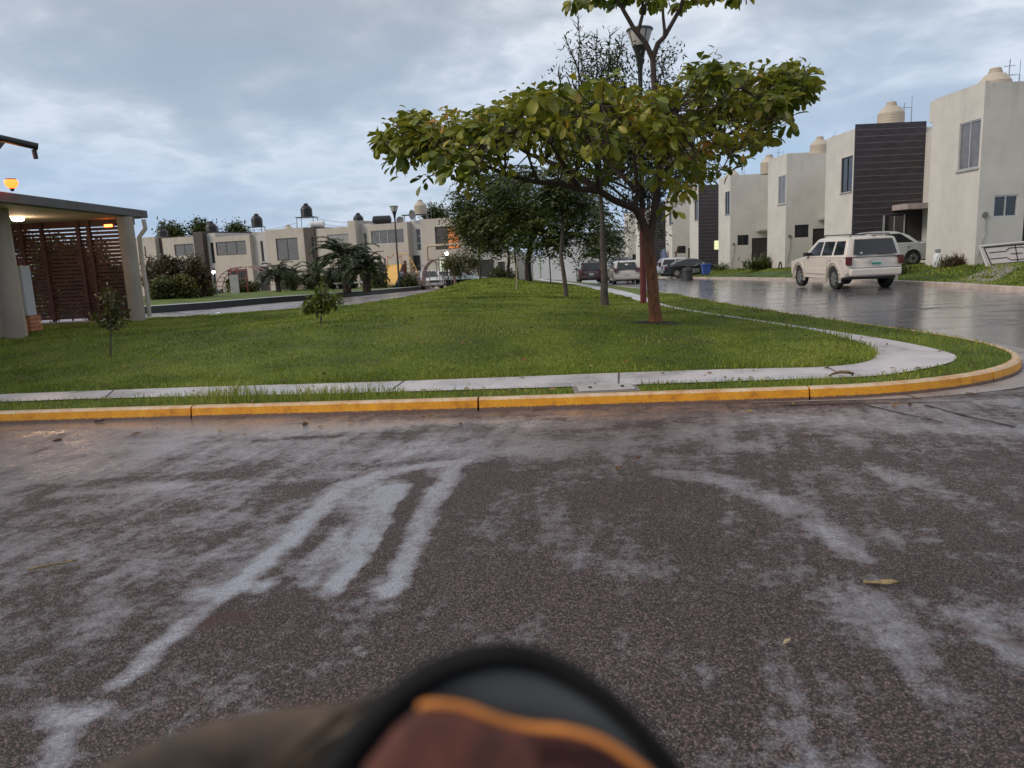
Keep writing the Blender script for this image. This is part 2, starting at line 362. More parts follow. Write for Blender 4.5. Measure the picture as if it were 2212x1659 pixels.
# ---- materials of the ground
def m_asphalt():
    m = bpy.data.materials.new('wet_asphalt'); m.use_nodes = True; nt = m.node_tree; b = nt.nodes['Principled BSDF']
    geo = nd(nt, 'ShaderNodeNewGeometry'); Pp = geo.outputs['Position']
    at = nd(nt, 'ShaderNodeAttribute', attribute_name='wet').outputs['Fac']
    st = nd(nt, 'ShaderNodeAttribute', attribute_name='stain').outputs['Fac']
    far = nd(nt, 'ShaderNodeAttribute', attribute_name='smoothed').outputs['Fac']; fk_ = math_(nt, 'SUBTRACT', 1.0, math_(nt, 'MULTIPLY', far, 0.82))
    br = nd(nt, 'ShaderNodeTexNoise', ins={'Vector': Pp, 'Scale': 1.6, 'Detail': 9.0, 'Roughness': 0.72, 'Distortion': 0.2}).outputs[0]
    fine = nd(nt, 'ShaderNodeTexNoise', ins={'Vector': Pp, 'Scale': 14.0, 'Detail': 5.0, 'Roughness': 0.7}).outputs[0]
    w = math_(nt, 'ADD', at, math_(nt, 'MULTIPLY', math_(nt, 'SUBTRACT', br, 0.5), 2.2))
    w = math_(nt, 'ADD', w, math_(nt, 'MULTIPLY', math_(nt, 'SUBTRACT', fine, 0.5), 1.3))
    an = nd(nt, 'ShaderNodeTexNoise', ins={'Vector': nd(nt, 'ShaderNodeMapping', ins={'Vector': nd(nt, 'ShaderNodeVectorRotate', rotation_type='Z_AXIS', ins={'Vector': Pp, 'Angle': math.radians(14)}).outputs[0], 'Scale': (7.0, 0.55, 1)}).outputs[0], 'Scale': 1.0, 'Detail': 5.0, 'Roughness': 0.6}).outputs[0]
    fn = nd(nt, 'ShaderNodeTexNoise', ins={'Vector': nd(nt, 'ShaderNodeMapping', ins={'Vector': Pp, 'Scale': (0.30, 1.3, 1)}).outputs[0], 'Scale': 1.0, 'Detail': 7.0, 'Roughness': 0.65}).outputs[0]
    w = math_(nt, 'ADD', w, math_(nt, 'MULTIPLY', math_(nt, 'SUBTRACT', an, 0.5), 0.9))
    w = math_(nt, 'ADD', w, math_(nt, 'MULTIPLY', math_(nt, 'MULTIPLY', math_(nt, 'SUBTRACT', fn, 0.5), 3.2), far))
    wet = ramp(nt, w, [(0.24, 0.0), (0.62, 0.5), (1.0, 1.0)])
    grain = nd(nt, 'ShaderNodeTexVoronoi', feature='F1', ins={'Vector': Pp, 'Scale': 150.0}).outputs['Distance']
    g2 = nd(nt, 'ShaderNodeTexNoise', ins={'Vector': Pp, 'Scale': 60.0, 'Detail': 4.0, 'Roughness': 0.75}).outputs[0]
    gl = nd(nt, 'ShaderNodeTexVoronoi', feature='F1', ins={'Vector': Pp, 'Scale': 150.0}).outputs['Color']
    agg = ramp(nt, nd(nt, 'ShaderNodeSeparateXYZ', ins={0: gl}).outputs[0], [(0.0, (0.006, 0.0035, 0.003)), (0.42, (0.026, 0.016, 0.0145)), (0.80, (0.092, 0.062, 0.058)), (1.0, (0.20, 0.148, 0.14))])
    big = nd(nt, 'ShaderNodeTexNoise', ins={'Vector': Pp, 'Scale': 0.5, 'Detail': 4.0}).outputs[0]
    c = mixc(nt, 1.0, agg, ramp(nt, big, [(0.3, (0.85, 0.78, 0.75)), (0.7, (1.2, 1.15, 1.12))]), 'MULTIPLY')
    gm = ramp(nt, g2, [(0.38, 0.18), (0.60, 1.3)])
    c = mixc(nt, math_(nt, 'MULTIPLY', wet, 0.66), c, mixc(nt, 1.0, (0.29, 0.27, 0.315), gm, 'MULTIPLY'))  # wet patches are also coloured pale, standing in for reflected sky sheen
    c = mixc(nt, math_(nt, 'MULTIPLY', st, 0.8), c, (0.05, 0.018, 0.012))
    nt.links.new(c, b.inputs['Base Color'])
    nt.links.new(ramp(nt, wet, [(0.0, 0.60), (0.5, 0.36), (1.0, 0.18)]), b.inputs['Roughness'])
    nt.links.new(ramp(nt, wet, [(0.0, 0.35), (1.0, 1.0)]), b.inputs['Specular IOR Level'])
    h = math_(nt, 'ADD', math_(nt, 'MULTIPLY', grain, -1.0), g2)
    b.inputs['Coat IOR'].default_value = 2.3; b.inputs['Coat Roughness'].default_value = 0.14
    nt.links.new(ramp(nt, wet, [(0.0, 0.06), (0.5, 0.6), (1.0, 1.0)]), b.inputs['Coat Weight'])
    bp2 = nd(nt, 'ShaderNodeBump', ins={'Height': h, 'Distance': 0.004})
    nt.links.new(math_(nt, 'MULTIPLY', fk_, ramp(nt, wet, [(0.0, 0.9), (1.0, 0.30)])), bp2.inputs['Strength']); nt.links.new(bp2.outputs[0], b.inputs['Coat Normal'])
    bp = nd(nt, 'ShaderNodeBump', ins={'Height': h, 'Distance': 0.006})
    nt.links.new(math_(nt, 'MULTIPLY', fk_, ramp(nt, wet, [(0.0, 1.0), (0.6, 0.7), (1.0, 0.5)])), bp.inputs['Strength'])
    nt.links.new(bp.outputs[0], b.inputs['Normal'])
    return m
def m_grass(name, c1, c2, c3):
    m = bpy.data.materials.new(name); m.use_nodes = True; nt = m.node_tree; b = nt.nodes['Principled BSDF']
    Pp = nd(nt, 'ShaderNodeNewGeometry').outputs['Position']
    a = nd(nt, 'ShaderNodeTexNoise', ins={'Vector': Pp, 'Scale': 0.7, 'Detail': 5.0, 'Roughness': 0.65}).outputs[0]
    f = nd(nt, 'ShaderNodeTexNoise', ins={'Vector': Pp, 'Scale': 22.0, 'Detail': 5.0, 'Roughness': 0.75}).outputs[0]
    c = ramp(nt, a, [(0.33, c1), (0.52, c2), (0.7, c3)])
    c = mixc(nt, 1.0, c, ramp(nt, f, [(0.3, 0.45), (0.7, 1.5)]), 'MULTIPLY')
    nt.links.new(c, b.inputs['Base Color']); b.inputs['Roughness'].default_value = 0.7
    b.inputs['Specular IOR Level'].default_value = 0.25
    bp = nd(nt, 'ShaderNodeBump', ins={'Height': f, 'Strength': .7, 'Distance': 0.03}); nt.links.new(bp.outputs[0], b.inputs['Normal'])
    return m
def m_wetconc(name, c, rough=0.3, joints=None):
    m = bpy.data.materials.new(name); m.use_nodes = True; nt = m.node_tree; b = nt.nodes['Principled BSDF']
    Pp = nd(nt, 'ShaderNodeNewGeometry').outputs['Position']
    a = nd(nt, 'ShaderNodeTexNoise', ins={'Vector': Pp, 'Scale': 1.5, 'Detail': 8.0, 'Roughness': 0.7}).outputs[0]
    f = nd(nt, 'ShaderNodeTexNoise', ins={'Vector': Pp, 'Scale': 60.0, 'Detail': 4.0}).outputs[0]
    cc = mixc(nt, 1.0, ramp(nt, a, [(0.3, tuple(x*.6 for x in c)), (0.55, c), (0.75, tuple(x*1.2 for x in c))]), ramp(nt, f, [(0.3, 0.85), (0.7, 1.1)]), 'MULTIPLY')
    nt.links.new(cc, b.inputs['Base Color'])
    nt.links.new(ramp(nt, a, [(0.35, rough), (0.6, rough+.3)]), b.inputs['Roughness'])
    b.inputs['Specular IOR Level'].default_value = 0.9
    bp = nd(nt, 'ShaderNodeBump', ins={'Height': f, 'Strength': 0.12, 'Distance': 0.005}); nt.links.new(bp.outputs[0], b.inputs['Normal'])
    return m
ASPH = m_asphalt()
GRASS = m_grass('lawn_soil', (0.045, 0.062, 0.009), (0.095, 0.128, 0.012), (0.165, 0.190, 0.020))
WALKM = m_wetconc('wet_pavement', (0.50, 0.45, 0.45), 0.20)
CHANM = m_wetconc('wet_gutter', (0.16, 0.14, 0.135), 0.25)
# ---- base ground out to the horizon (lies below every other sheet)
gb = MB(); gx = [-900, -200, -80, -45, -20, 0, 20, 45, 80, 200, 900]; gy = [-400, -60, 0, 12, 22, 26, 30, 36, 42, 50, 60, 70, 80, 90, 100, 115, 160, 400, 1500]
gb.add([(x, y, float(Z0(y))-0.09 - (0.0 if y < 160 else 1.0)) for y in gy for x in gx], [(j*11+i, j*11+i+1, (j+1)*11+i+1, (j+1)*11+i) for j in range(18) for i in range(10)])
tag(gb.build('ground', GRASS, fix=False), kind='structure')
# ---- road: fine wetness grid near the camera, plain strips beyond
def caps():
    L = []
    def s(pts, w, k, dark=False):
        for a, b in zip(pts[:-1], pts[1:]):
            A, B = at_z(*a)[:2], at_z(*b)[:2]
            wa, wb = (w*math.hypot(A[0], A[1])/FPX, w*math.hypot(B[0], B[1])/FPX)
            L.append((A, B, wa, wb, k if not dark else -k))
    s([(560,925),(1000,912),(1300,918)], 42, .55); s([(1000,950),(1180,965)], 110, .5); s([(780,990),(1000,960)], 60, .4)
    s([(1450,912),(1750,905),(2212,935)], 46, .42); s([(1200,985),(1500,930),(1600,960)], 55, .30)
    s([(985,1000),(860,1012),(760,1040),(600,1180),(490,1290),(330,1405),(250,1475)], 30, .75)
    s([(560,1275),(440,1290)], 32, .7); s([(845,1055),(790,1160),(720,1275)], 42, .75); s([(800,1040),(700,1200),(660,1270)], 34, .5)
    s([(980,1010),(905,1135),(865,1245),(838,1290)], 30, .7); s([(90,978),(260,966),(460,950)], 10, .7)
    s([(130,1068),(410,1048)], 28, .55); s([(120,1530),(170,1545)], 48, .75); s([(130,1590),(120,1640)], 30, .6); s([(775,1400),(800,1405)], 20, .65)
    s([(180,1255),(240,1250)], 22, .45); s([(370,1180),(200,1340)], 40, .22)
    s([(1430,1022),(1560,1042),(1680,1082),(1780,1140),(1840,1200)], 36, .42); s([(1840,1290),(1900,1340),(2010,1450),(2060,1560)], 60, .32)
    s([(1900,1010),(2060,1070),(2180,1140)], 44, .33); s([(1190,1100),(1240,1200)], 40, .15); s([(2100,1330),(2212,1420)], 40, .25)
    s([(0,1010),(200,990)], 40, .15); s([(2050,1600),(2200,1500)], 70, .2)
    s([(905,1035),(855,1130),(800,1235),(750,1290)], 15, .95, True); s([(1725,942),(1775,940)], 18, 1.1, True)
    s([(1420,972),(1480,972)], 14, .5, True); s([(560,952),(720,943)], 14, .6, True); s([(220,1038),(560,1025)], 26, .4, True)
    s([(440,1330),(560,1350),(420,1400)], 46, .5, True); s([(1250,930),(1480,905)], 22, .35, True); s([(1000,1100),(900,1400)], 70, .35, True)
    s([(1150,1300),(1600,1350)], 180, .22, True); s([(0,1380),(120,1400)], 60, .2, True); s([(600,1240),(760,1100)], 22, .3, True)
    s([(1120,1035),(1400,1100)], 60, .2, True)
    return L
gx = np.arange(-9, 11.001, 0.04); gy = np.arange(1.0, 9.001, 0.04)
X, Y = np.meshgrid(gx, gy); PX, PY = X.ravel(), Y.ravel()
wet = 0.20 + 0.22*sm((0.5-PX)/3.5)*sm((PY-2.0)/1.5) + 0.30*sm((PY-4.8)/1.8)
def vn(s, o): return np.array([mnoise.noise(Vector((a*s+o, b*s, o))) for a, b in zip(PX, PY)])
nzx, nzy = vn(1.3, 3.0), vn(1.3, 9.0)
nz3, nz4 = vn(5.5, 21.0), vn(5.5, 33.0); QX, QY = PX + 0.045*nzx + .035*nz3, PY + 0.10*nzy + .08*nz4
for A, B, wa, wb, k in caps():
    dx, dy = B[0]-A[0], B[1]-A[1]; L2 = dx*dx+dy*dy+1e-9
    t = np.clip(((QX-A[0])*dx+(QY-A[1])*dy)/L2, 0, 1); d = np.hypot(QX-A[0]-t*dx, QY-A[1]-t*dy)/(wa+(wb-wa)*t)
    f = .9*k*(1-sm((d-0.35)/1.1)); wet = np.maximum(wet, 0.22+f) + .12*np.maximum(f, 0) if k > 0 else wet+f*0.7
stn = np.zeros(len(PX))
for (a, b, w) in [((2130,1365),(2230,1390),26), ((440,1345),(520,1350),26), ((1735,942),(1770,940),12)]:
    A, B = at_z(*a)[:2], at_z(*b)[:2]; dx, dy = B[0]-A[0], B[1]-A[1]; L2 = dx*dx+dy*dy+1e-9
    t = np.clip(((QX-A[0])*dx+(QY-A[1])*dy)/L2, 0, 1); d = np.hypot(QX-A[0]-t*dx, QY-A[1]-t*dy)/(w*math.hypot(*A)/FPX)
    stn = np.maximum(stn, 1-sm((d-0.5)/0.8))
nxg, nyg = len(gx), len(gy)
ii = (np.arange(nyg-1)[:, None]*nxg+np.arange(nxg-1)[None, :]).ravel()
F = np.column_stack([ii, ii+1, ii+nxg+1, ii+nxg]); V = np.column_stack([PX, PY, np.zeros(len(PX))])
smo = [sm((PY-5.0)/3.5)*.75]
def strip(xa, xb, ylist):
    global V, F, wet, stn
    b = len(V); vv = [(x, y, float(Z0(y))) for y in ylist for x in (xa, xb)]
    V = np.vstack([V, vv]); F = np.vstack([F, [(b+2*i, b+2*i+1, b+2*i+3, b+2*i+2) for i in range(len(ylist)-1)]])
    wet = np.concatenate([wet, np.full(len(vv), 0.97 if ylist[0] >= 9 else 0.25)]); stn = np.concatenate([stn, np.zeros(len(vv))]); smo.append(np.full(len(vv), 1.0 if ylist[0] >= 9 else 0.0))
strip(-60, -9, [-20, 1, 9, 13]); strip(11, 70, [-20, 1, 9, 14]); strip(-9, 11, [-20, 1]); strip(-9, 11, [9, 11]); strip(-9, 3, [11, 12])
strip(3, 13.6, [11]+list(range(12, 124, 2)))
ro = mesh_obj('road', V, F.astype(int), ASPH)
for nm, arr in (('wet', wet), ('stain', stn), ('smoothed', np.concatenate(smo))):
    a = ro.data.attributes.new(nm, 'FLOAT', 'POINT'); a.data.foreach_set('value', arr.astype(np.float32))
tag(ro, kind='structure')
# ---- raised island: verge, pavement, lawn
KT = offset(KERB, 0.110)                 # inner edge of the kerb
flat = lambda P_: Z0(P_[:, 1]) + 0.135
tag(sheet('verge', KT + WALK_OUT[::-1], lambda P_: Z0(P_[:, 1])+0.125, GRASS, 0.5, skirt=.2), kind='structure')
tag(sheet('sidewalk', WALK_OUT + LAWN_IN[::-1], lambda P_: Z0(P_[:, 1])+0.137, WALKM, 0.5), kind='structure')
tag(sheet('lawn', LAWN_POLY, lawn_h, GRASS, 0.4, skirt=.3), kind='structure')
# park path, park lawn
pz = lambda P_: Z0(P_[:, 1])+0.02
PATHM = m_wetconc('wet_path', (0.24, 0.20, 0.19), 0.14)
tag(sheet('path', PATH_NEAR + PATH_FAR[::-1], pz, PATHM, 1.5), kind='structure')
PL = offset(PATH_FAR, 0.2)
def park_h(P_):
    P_ = np.atleast_2d(P_); d = seg_dist(P_, PATH_FAR)
    return Z0(P_[:, 1]) + 0.29 + 0.15*sm(d/5)
tag(sheet('park_lawn', PL + [(-7.7, 66), (-8, 72), (-60, 100), (-60, 30)], park_h, GRASS, 2.0, skirt=.3), kind='structure')
kb = MB()
def kerb_mb(pl, inner, h, base=-0.05, lean=0.03):
    mb = MB(); n = len(pl); V = []
    for (a, b) in zip(pl, inner):
        z = float(Z0(a[1])); ux, uy = b[0]-a[0], b[1]-a[1]; L = math.hypot(ux, uy) or 1; ux /= L; uy /= L
        V += [(a[0], a[1], z+base), (a[0]+ux*lean*.7, a[1]+uy*lean*.7, z+h-.02), (a[0]+ux*(lean+.02), a[1]+uy*(lean+.02), z+h), (b[0], b[1], z+h), (b[0], b[1], z+base)]
    F = []
    for i in range(n-1):
        for k in range(4): F.append((5*i+k, 5*i+k+1, 5*(i+1)+k+1, 5*(i+1)+k))
    F += [(0, 1, 2, 3, 4), tuple(5*(n-1)+k for k in (4, 3, 2, 1, 0))]
    return mb.add(V, F)
# yellow kerb built of cast segments
def m_kerb():
    m = bpy.data.materials.new('yellow_kerb_paint'); m.use_nodes = True; nt = m.node_tree; b = nt.nodes['Principled BSDF']
    geo = nd(nt, 'ShaderNodeNewGeometry'); Pp = geo.outputs['Position']
    nz_ = nd(nt, 'ShaderNodeSeparateXYZ', ins={0: geo.outputs['Normal']}).outputs[2]
    z = nd(nt, 'ShaderNodeSeparateXYZ', ins={0: Pp}).outputs[2]
    a = nd(nt, 'ShaderNodeTexNoise', ins={'Vector': Pp, 'Scale': 5.0, 'Detail': 9.0, 'Roughness': 0.75}).outputs[0]
    f = nd(nt, 'ShaderNodeTexNoise', ins={'Vector': Pp, 'Scale': 45.0, 'Detail': 5.0, 'Roughness': 0.7}).outputs[0]
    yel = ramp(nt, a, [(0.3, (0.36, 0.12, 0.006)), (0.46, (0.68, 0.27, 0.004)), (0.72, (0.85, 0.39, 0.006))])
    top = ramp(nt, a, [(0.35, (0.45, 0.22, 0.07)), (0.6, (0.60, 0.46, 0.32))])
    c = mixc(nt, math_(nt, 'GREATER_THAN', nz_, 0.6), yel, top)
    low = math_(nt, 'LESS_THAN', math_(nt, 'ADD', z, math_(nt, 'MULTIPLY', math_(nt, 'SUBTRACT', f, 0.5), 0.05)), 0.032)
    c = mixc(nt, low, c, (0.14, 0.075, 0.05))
    c = mixc(nt, math_(nt, 'MULTIPLY', ramp(nt, f, [(0.54, 0.0), (0.64, 1.0)]), ramp(nt, a, [(0.42, 0.15), (0.60, 0.85)])), c, (0.30, 0.19, 0.10))
    nt.links.new(c, b.inputs['Base Color']); b.inputs['Roughness'].default_value = 0.5
    bp = nd(nt, 'ShaderNodeBump', ins={'Height': f, 'Strength': 0.5, 'Distance': 0.008}); nt.links.new(bp.outputs[0], b.inputs['Normal'])
    return m
KM = m_kerb()
kerbjoints = [-3.55, -0.42, 2.98, 5.18]
ko = None
def kerb_run(pl, gaps):
    runs = []; cur = []
    for p in resample(pl, 0.01):
        hit = [g for g in gaps if abs(p[0]-g) < 0.006 and p[1] < 9]
        if hit:
            if len(cur) > 3: runs.append(cur)
            cur = []
        else: cur.append(p)
    runs.append(cur); return runs
allk = MB()
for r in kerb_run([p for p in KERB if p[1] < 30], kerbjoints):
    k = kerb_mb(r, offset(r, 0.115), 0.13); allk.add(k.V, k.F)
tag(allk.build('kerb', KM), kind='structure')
fk = MB(); r = resample([p for p in KERB if p[1] >= 29], 2); k = kerb_mb(r, offset(r, .168), .14); fk.add(k.V, k.F)
RK = [(36, 13.4), (22, 13.5), (17, 14.0), (14.6, 15.6), (13.7, 18.0), (13.4, 21), (13.4, 40), (13.4, 112)]
r = resample(smooth_poly(RK, 2), 1); k = kerb_mb(r, offset(r, -.18), .14); fk.add(k.V, k.F)
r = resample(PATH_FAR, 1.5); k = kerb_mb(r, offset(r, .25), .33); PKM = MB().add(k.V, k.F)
tag(fk.build('kerb', mat('pale_kerb', (0.42, 0.34, 0.29), 0.5, var=0.2, vs=4, bump=.3, dirt=.4)), kind='structure')
_m = bpy.data.materials.new('shade_faced_kerb'); _m.use_nodes = True; _n = _m.node_tree; _g = nd(_n, 'ShaderNodeNewGeometry')
_c = mixc(_n, math_(_n, 'GREATER_THAN', nd(_n, 'ShaderNodeSeparateXYZ', ins={0: _g.outputs['Normal']}).outputs[2], .6), (.02, .022, .024), (.52, .50, .50))  # shade on the upright faces is put into the colour; tops stay pale
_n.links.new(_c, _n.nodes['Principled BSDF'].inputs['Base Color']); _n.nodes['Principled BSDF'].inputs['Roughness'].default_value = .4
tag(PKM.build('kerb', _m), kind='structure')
# apron of pale concrete gutter along the corner
gp = [p for p in KERB if 2.2 < p[0] and p[1] < 16]
gut = [(p[0]+.01, p[1]-.01) for p in gp]
wid = np.interp(np.arange(len(gp)), [0, len(gp)*.28, len(gp)*.6, len(gp)-1], [0.03, 0.30, 0.55, 0.4])
out = [offset(gp, -w)[i] for i, w in enumerate(wid)]
tag(sheet('gutter', gut + out[::-1], lambda P_: Z0(P_[:, 1])+0.004, m_wetconc('gutter_concrete', (0.27, 0.235, 0.22), 0.25), 0.3), kind='structure')
# right-hand front yards
def yard_h(P_):
    P_ = np.atleast_2d(P_); x = P_[:, 0]
    return Z0(P_[:, 1]) + 0.13 + 0.42*sm((x-13.9)/2.6)
RKi = [p for p in offset(smooth_poly(RK, 2), -.18)]
YG = m_grass('yard_grass', (0.035, 0.06, 0.012), (0.055, 0.09, 0.018), (0.075, 0.12, 0.022))
tag(sheet('yard', RKi + [(34, 112), (60, 112), (60, 13.6)], yard_h, YG, 0.8, skirt=.3), kind='structure')
# ---------------------------------------------------------------- buildings
def cut_wall(mb, o, ux, W_, z0, z1, holes, nrm, depth=0.12):
    """wall face with rectangular reveals. o=(x,y) start, ux=(dx,dy) unit, nrm outward; holes (s0,z0,s1,z1)"""
    ss = sorted({0, W_, *[h[0] for h in holes], *[h[2] for h in holes]}); zs = sorted({z0, z1, *[h[1] for h in holes], *[h[3] for h in holes]})
    pt = lambda s, z, d=0: (o[0]+ux[0]*s-nrm[0]*d, o[1]+ux[1]*s-nrm[1]*d, z)
    for a, b in zip(ss[:-1], ss[1:]):
        for c, d in zip(zs[:-1], zs[1:]):
            m_ = ((a+b)/2, (c+d)/2)
            if any(h[0] < m_[0] < h[2] and h[1] < m_[1] < h[3] for h in holes): continue
            mb.quad(pt(a, c), pt(b, c), pt(b, d), pt(a, d))
    for h in holes:
        a, c, b, d = h
        mb.quad(pt(a, c), pt(b, c), pt(b, c, depth), pt(a, c, depth)); mb.quad(pt(a, d), pt(b, d), pt(b, d, depth), pt(a, d, depth))
        mb.quad(pt(a, c), pt(a, d), pt(a, d, depth), pt(a, c, depth)); mb.quad(pt(b, c), pt(b, d), pt(b, d, depth), pt(b, c, depth))
def window(parent, o, ux, nrm, h, glass, frame=None, mull=1, depth=0.07, trans=0, name='window'):
    a, c, b, d = h; fr = frame or dframe; t = 0.045
    def bx(mb, s0, zz0, s1, zz1, d0, d1):
        V = [(o[0]+ux[0]*s-nrm[0]*dd, o[1]+ux[1]*s-nrm[1]*dd, z) for s in (s0, s1) for dd in (d0, d1) for z in (zz0, zz1)]
        mb.add(V, [(0,1,3,2),(4,6,7,5),(0,4,5,1),(2,3,7,6),(0,2,6,4),(1,5,7,3)])
    f = MB(); e = 0.003
    bx(f, a+e, c+e, b-e, c+t, depth-.04, depth+.02); bx(f, a+e, d-t, b-e, d-e, depth-.04, depth+.02)
    bx(f, a+e, c+t+.001, a+t, d-t-.001, depth-.04, depth+.02); bx(f, b-t, c+t+.001, b-e, d-t-.001, depth-.04, depth+.02)
    for k in range(1, mull+1):
        s = a+(b-a)*k/(mull+1); bx(f, s-.022, c+t+.001, s+.022, d-t-.001, depth-.035, depth+.015)
    for k in range(1, trans+1):
        z = c+(d-c)*k/(trans+1); bx(f, a+t+.001, z-.02, b-t-.001, z+.02, depth-.03, depth+.012)
    w = f.build(name, fr, parent)
    g = MB(); bx(g, a+t, c+t, b-t, d-t, depth-.005, depth+.005); g.build('pane', glass, w)
    return w
def roofbox(mb, x0, y0, x1, y1, z0, z1): mb.box(x0, y0, z0, x1, y1, z1)
LBL_R = ['nearest white two storey house at the right edge with sliding upper window',
 'house with dark slatted side wall behind the white offroader', 'white house with sheer flat walls left of the dark slatted house',
 'smaller white house standing beside the dark parked sedan', 'dark clad house with a lit yellow window above the sedan',
 'far white house seen just right of the red post', 'far house with brown side wall behind the tree trunks',
 'far white narrow house near the white end wall', 'farthest white house of the right row near the end wall']
HY = [26.5, 36.2, 44.9, 56.2, 65.7, 76.4, 86.0, 95.6, 105.0]
cladm = bpy.data.materials.new('slatted_cladding'); cladm.use_nodes = True
_n = cladm.node_tree; _b = _n.nodes['Principled BSDF']; _P = nd(_n, 'ShaderNodeNewGeometry').outputs['Position']
_a = nd(_n, 'ShaderNodeTexNoise', ins={'Vector': nd(_n, 'ShaderNodeMapping', ins={'Vector': _P, 'Scale': (1, 1, 9)}).outputs[0], 'Scale': 2.5, 'Detail': 6.0}).outputs[0]
_n.links.new(ramp(_n, _a, [(0.3, (0.020, 0.017, 0.022)), (0.7, (0.052, 0.045, 0.056))]), _b.inputs['Base Color']); _b.inputs['Roughness'].default_value = 0.6
slatjoint = mat('cladding_joint', (0.24, 0.19, 0.17), 0.7, var=0.3, vs=4)
litglass = mat('lit_window', (0.8, 0.8, 0.4), 0.4, emit=(0.75, 0.85, 0.40), es=.75, var=0.2)
def door(parent, o, ux, nrm, h, double=False):
    a, c, b, d = h; mb = MB()
    def bx(m, s0, zz0, s1, zz1, d0, d1):
        V = [(o[0]+ux[0]*s-nrm[0]*dd, o[1]+ux[1]*s-nrm[1]*dd, z) for s in (s0, s1) for dd in (d0, d1) for z in (zz0, zz1)]
        m.add(V, [(0,1,3,2),(4,6,7,5),(0,4,5,1),(2,3,7,6),(0,2,6,4),(1,5,7,3)])
    bx(mb, a+.01, c, b-.01, d-.01, .06, .10)
    for k in range(5): z = c+.12+(d-c-.2)*k/5; bx(mb, a+.1, z, (a+b)/2-.05, z+(d-c)/5-.1, .045, .0605); bx(mb, (a+b)/2+.05, z, b-.1, z+(d-c)/5-.1, .045, .0605)
    dd = mb.build('door', darkdoor, parent)
    hm = MB(); bx(hm, (a+b)/2-.02, c+1.0, (a+b)/2+.02, c+1.15, .01, .06); hm.build('handle', steel, dd)
houses_r = []
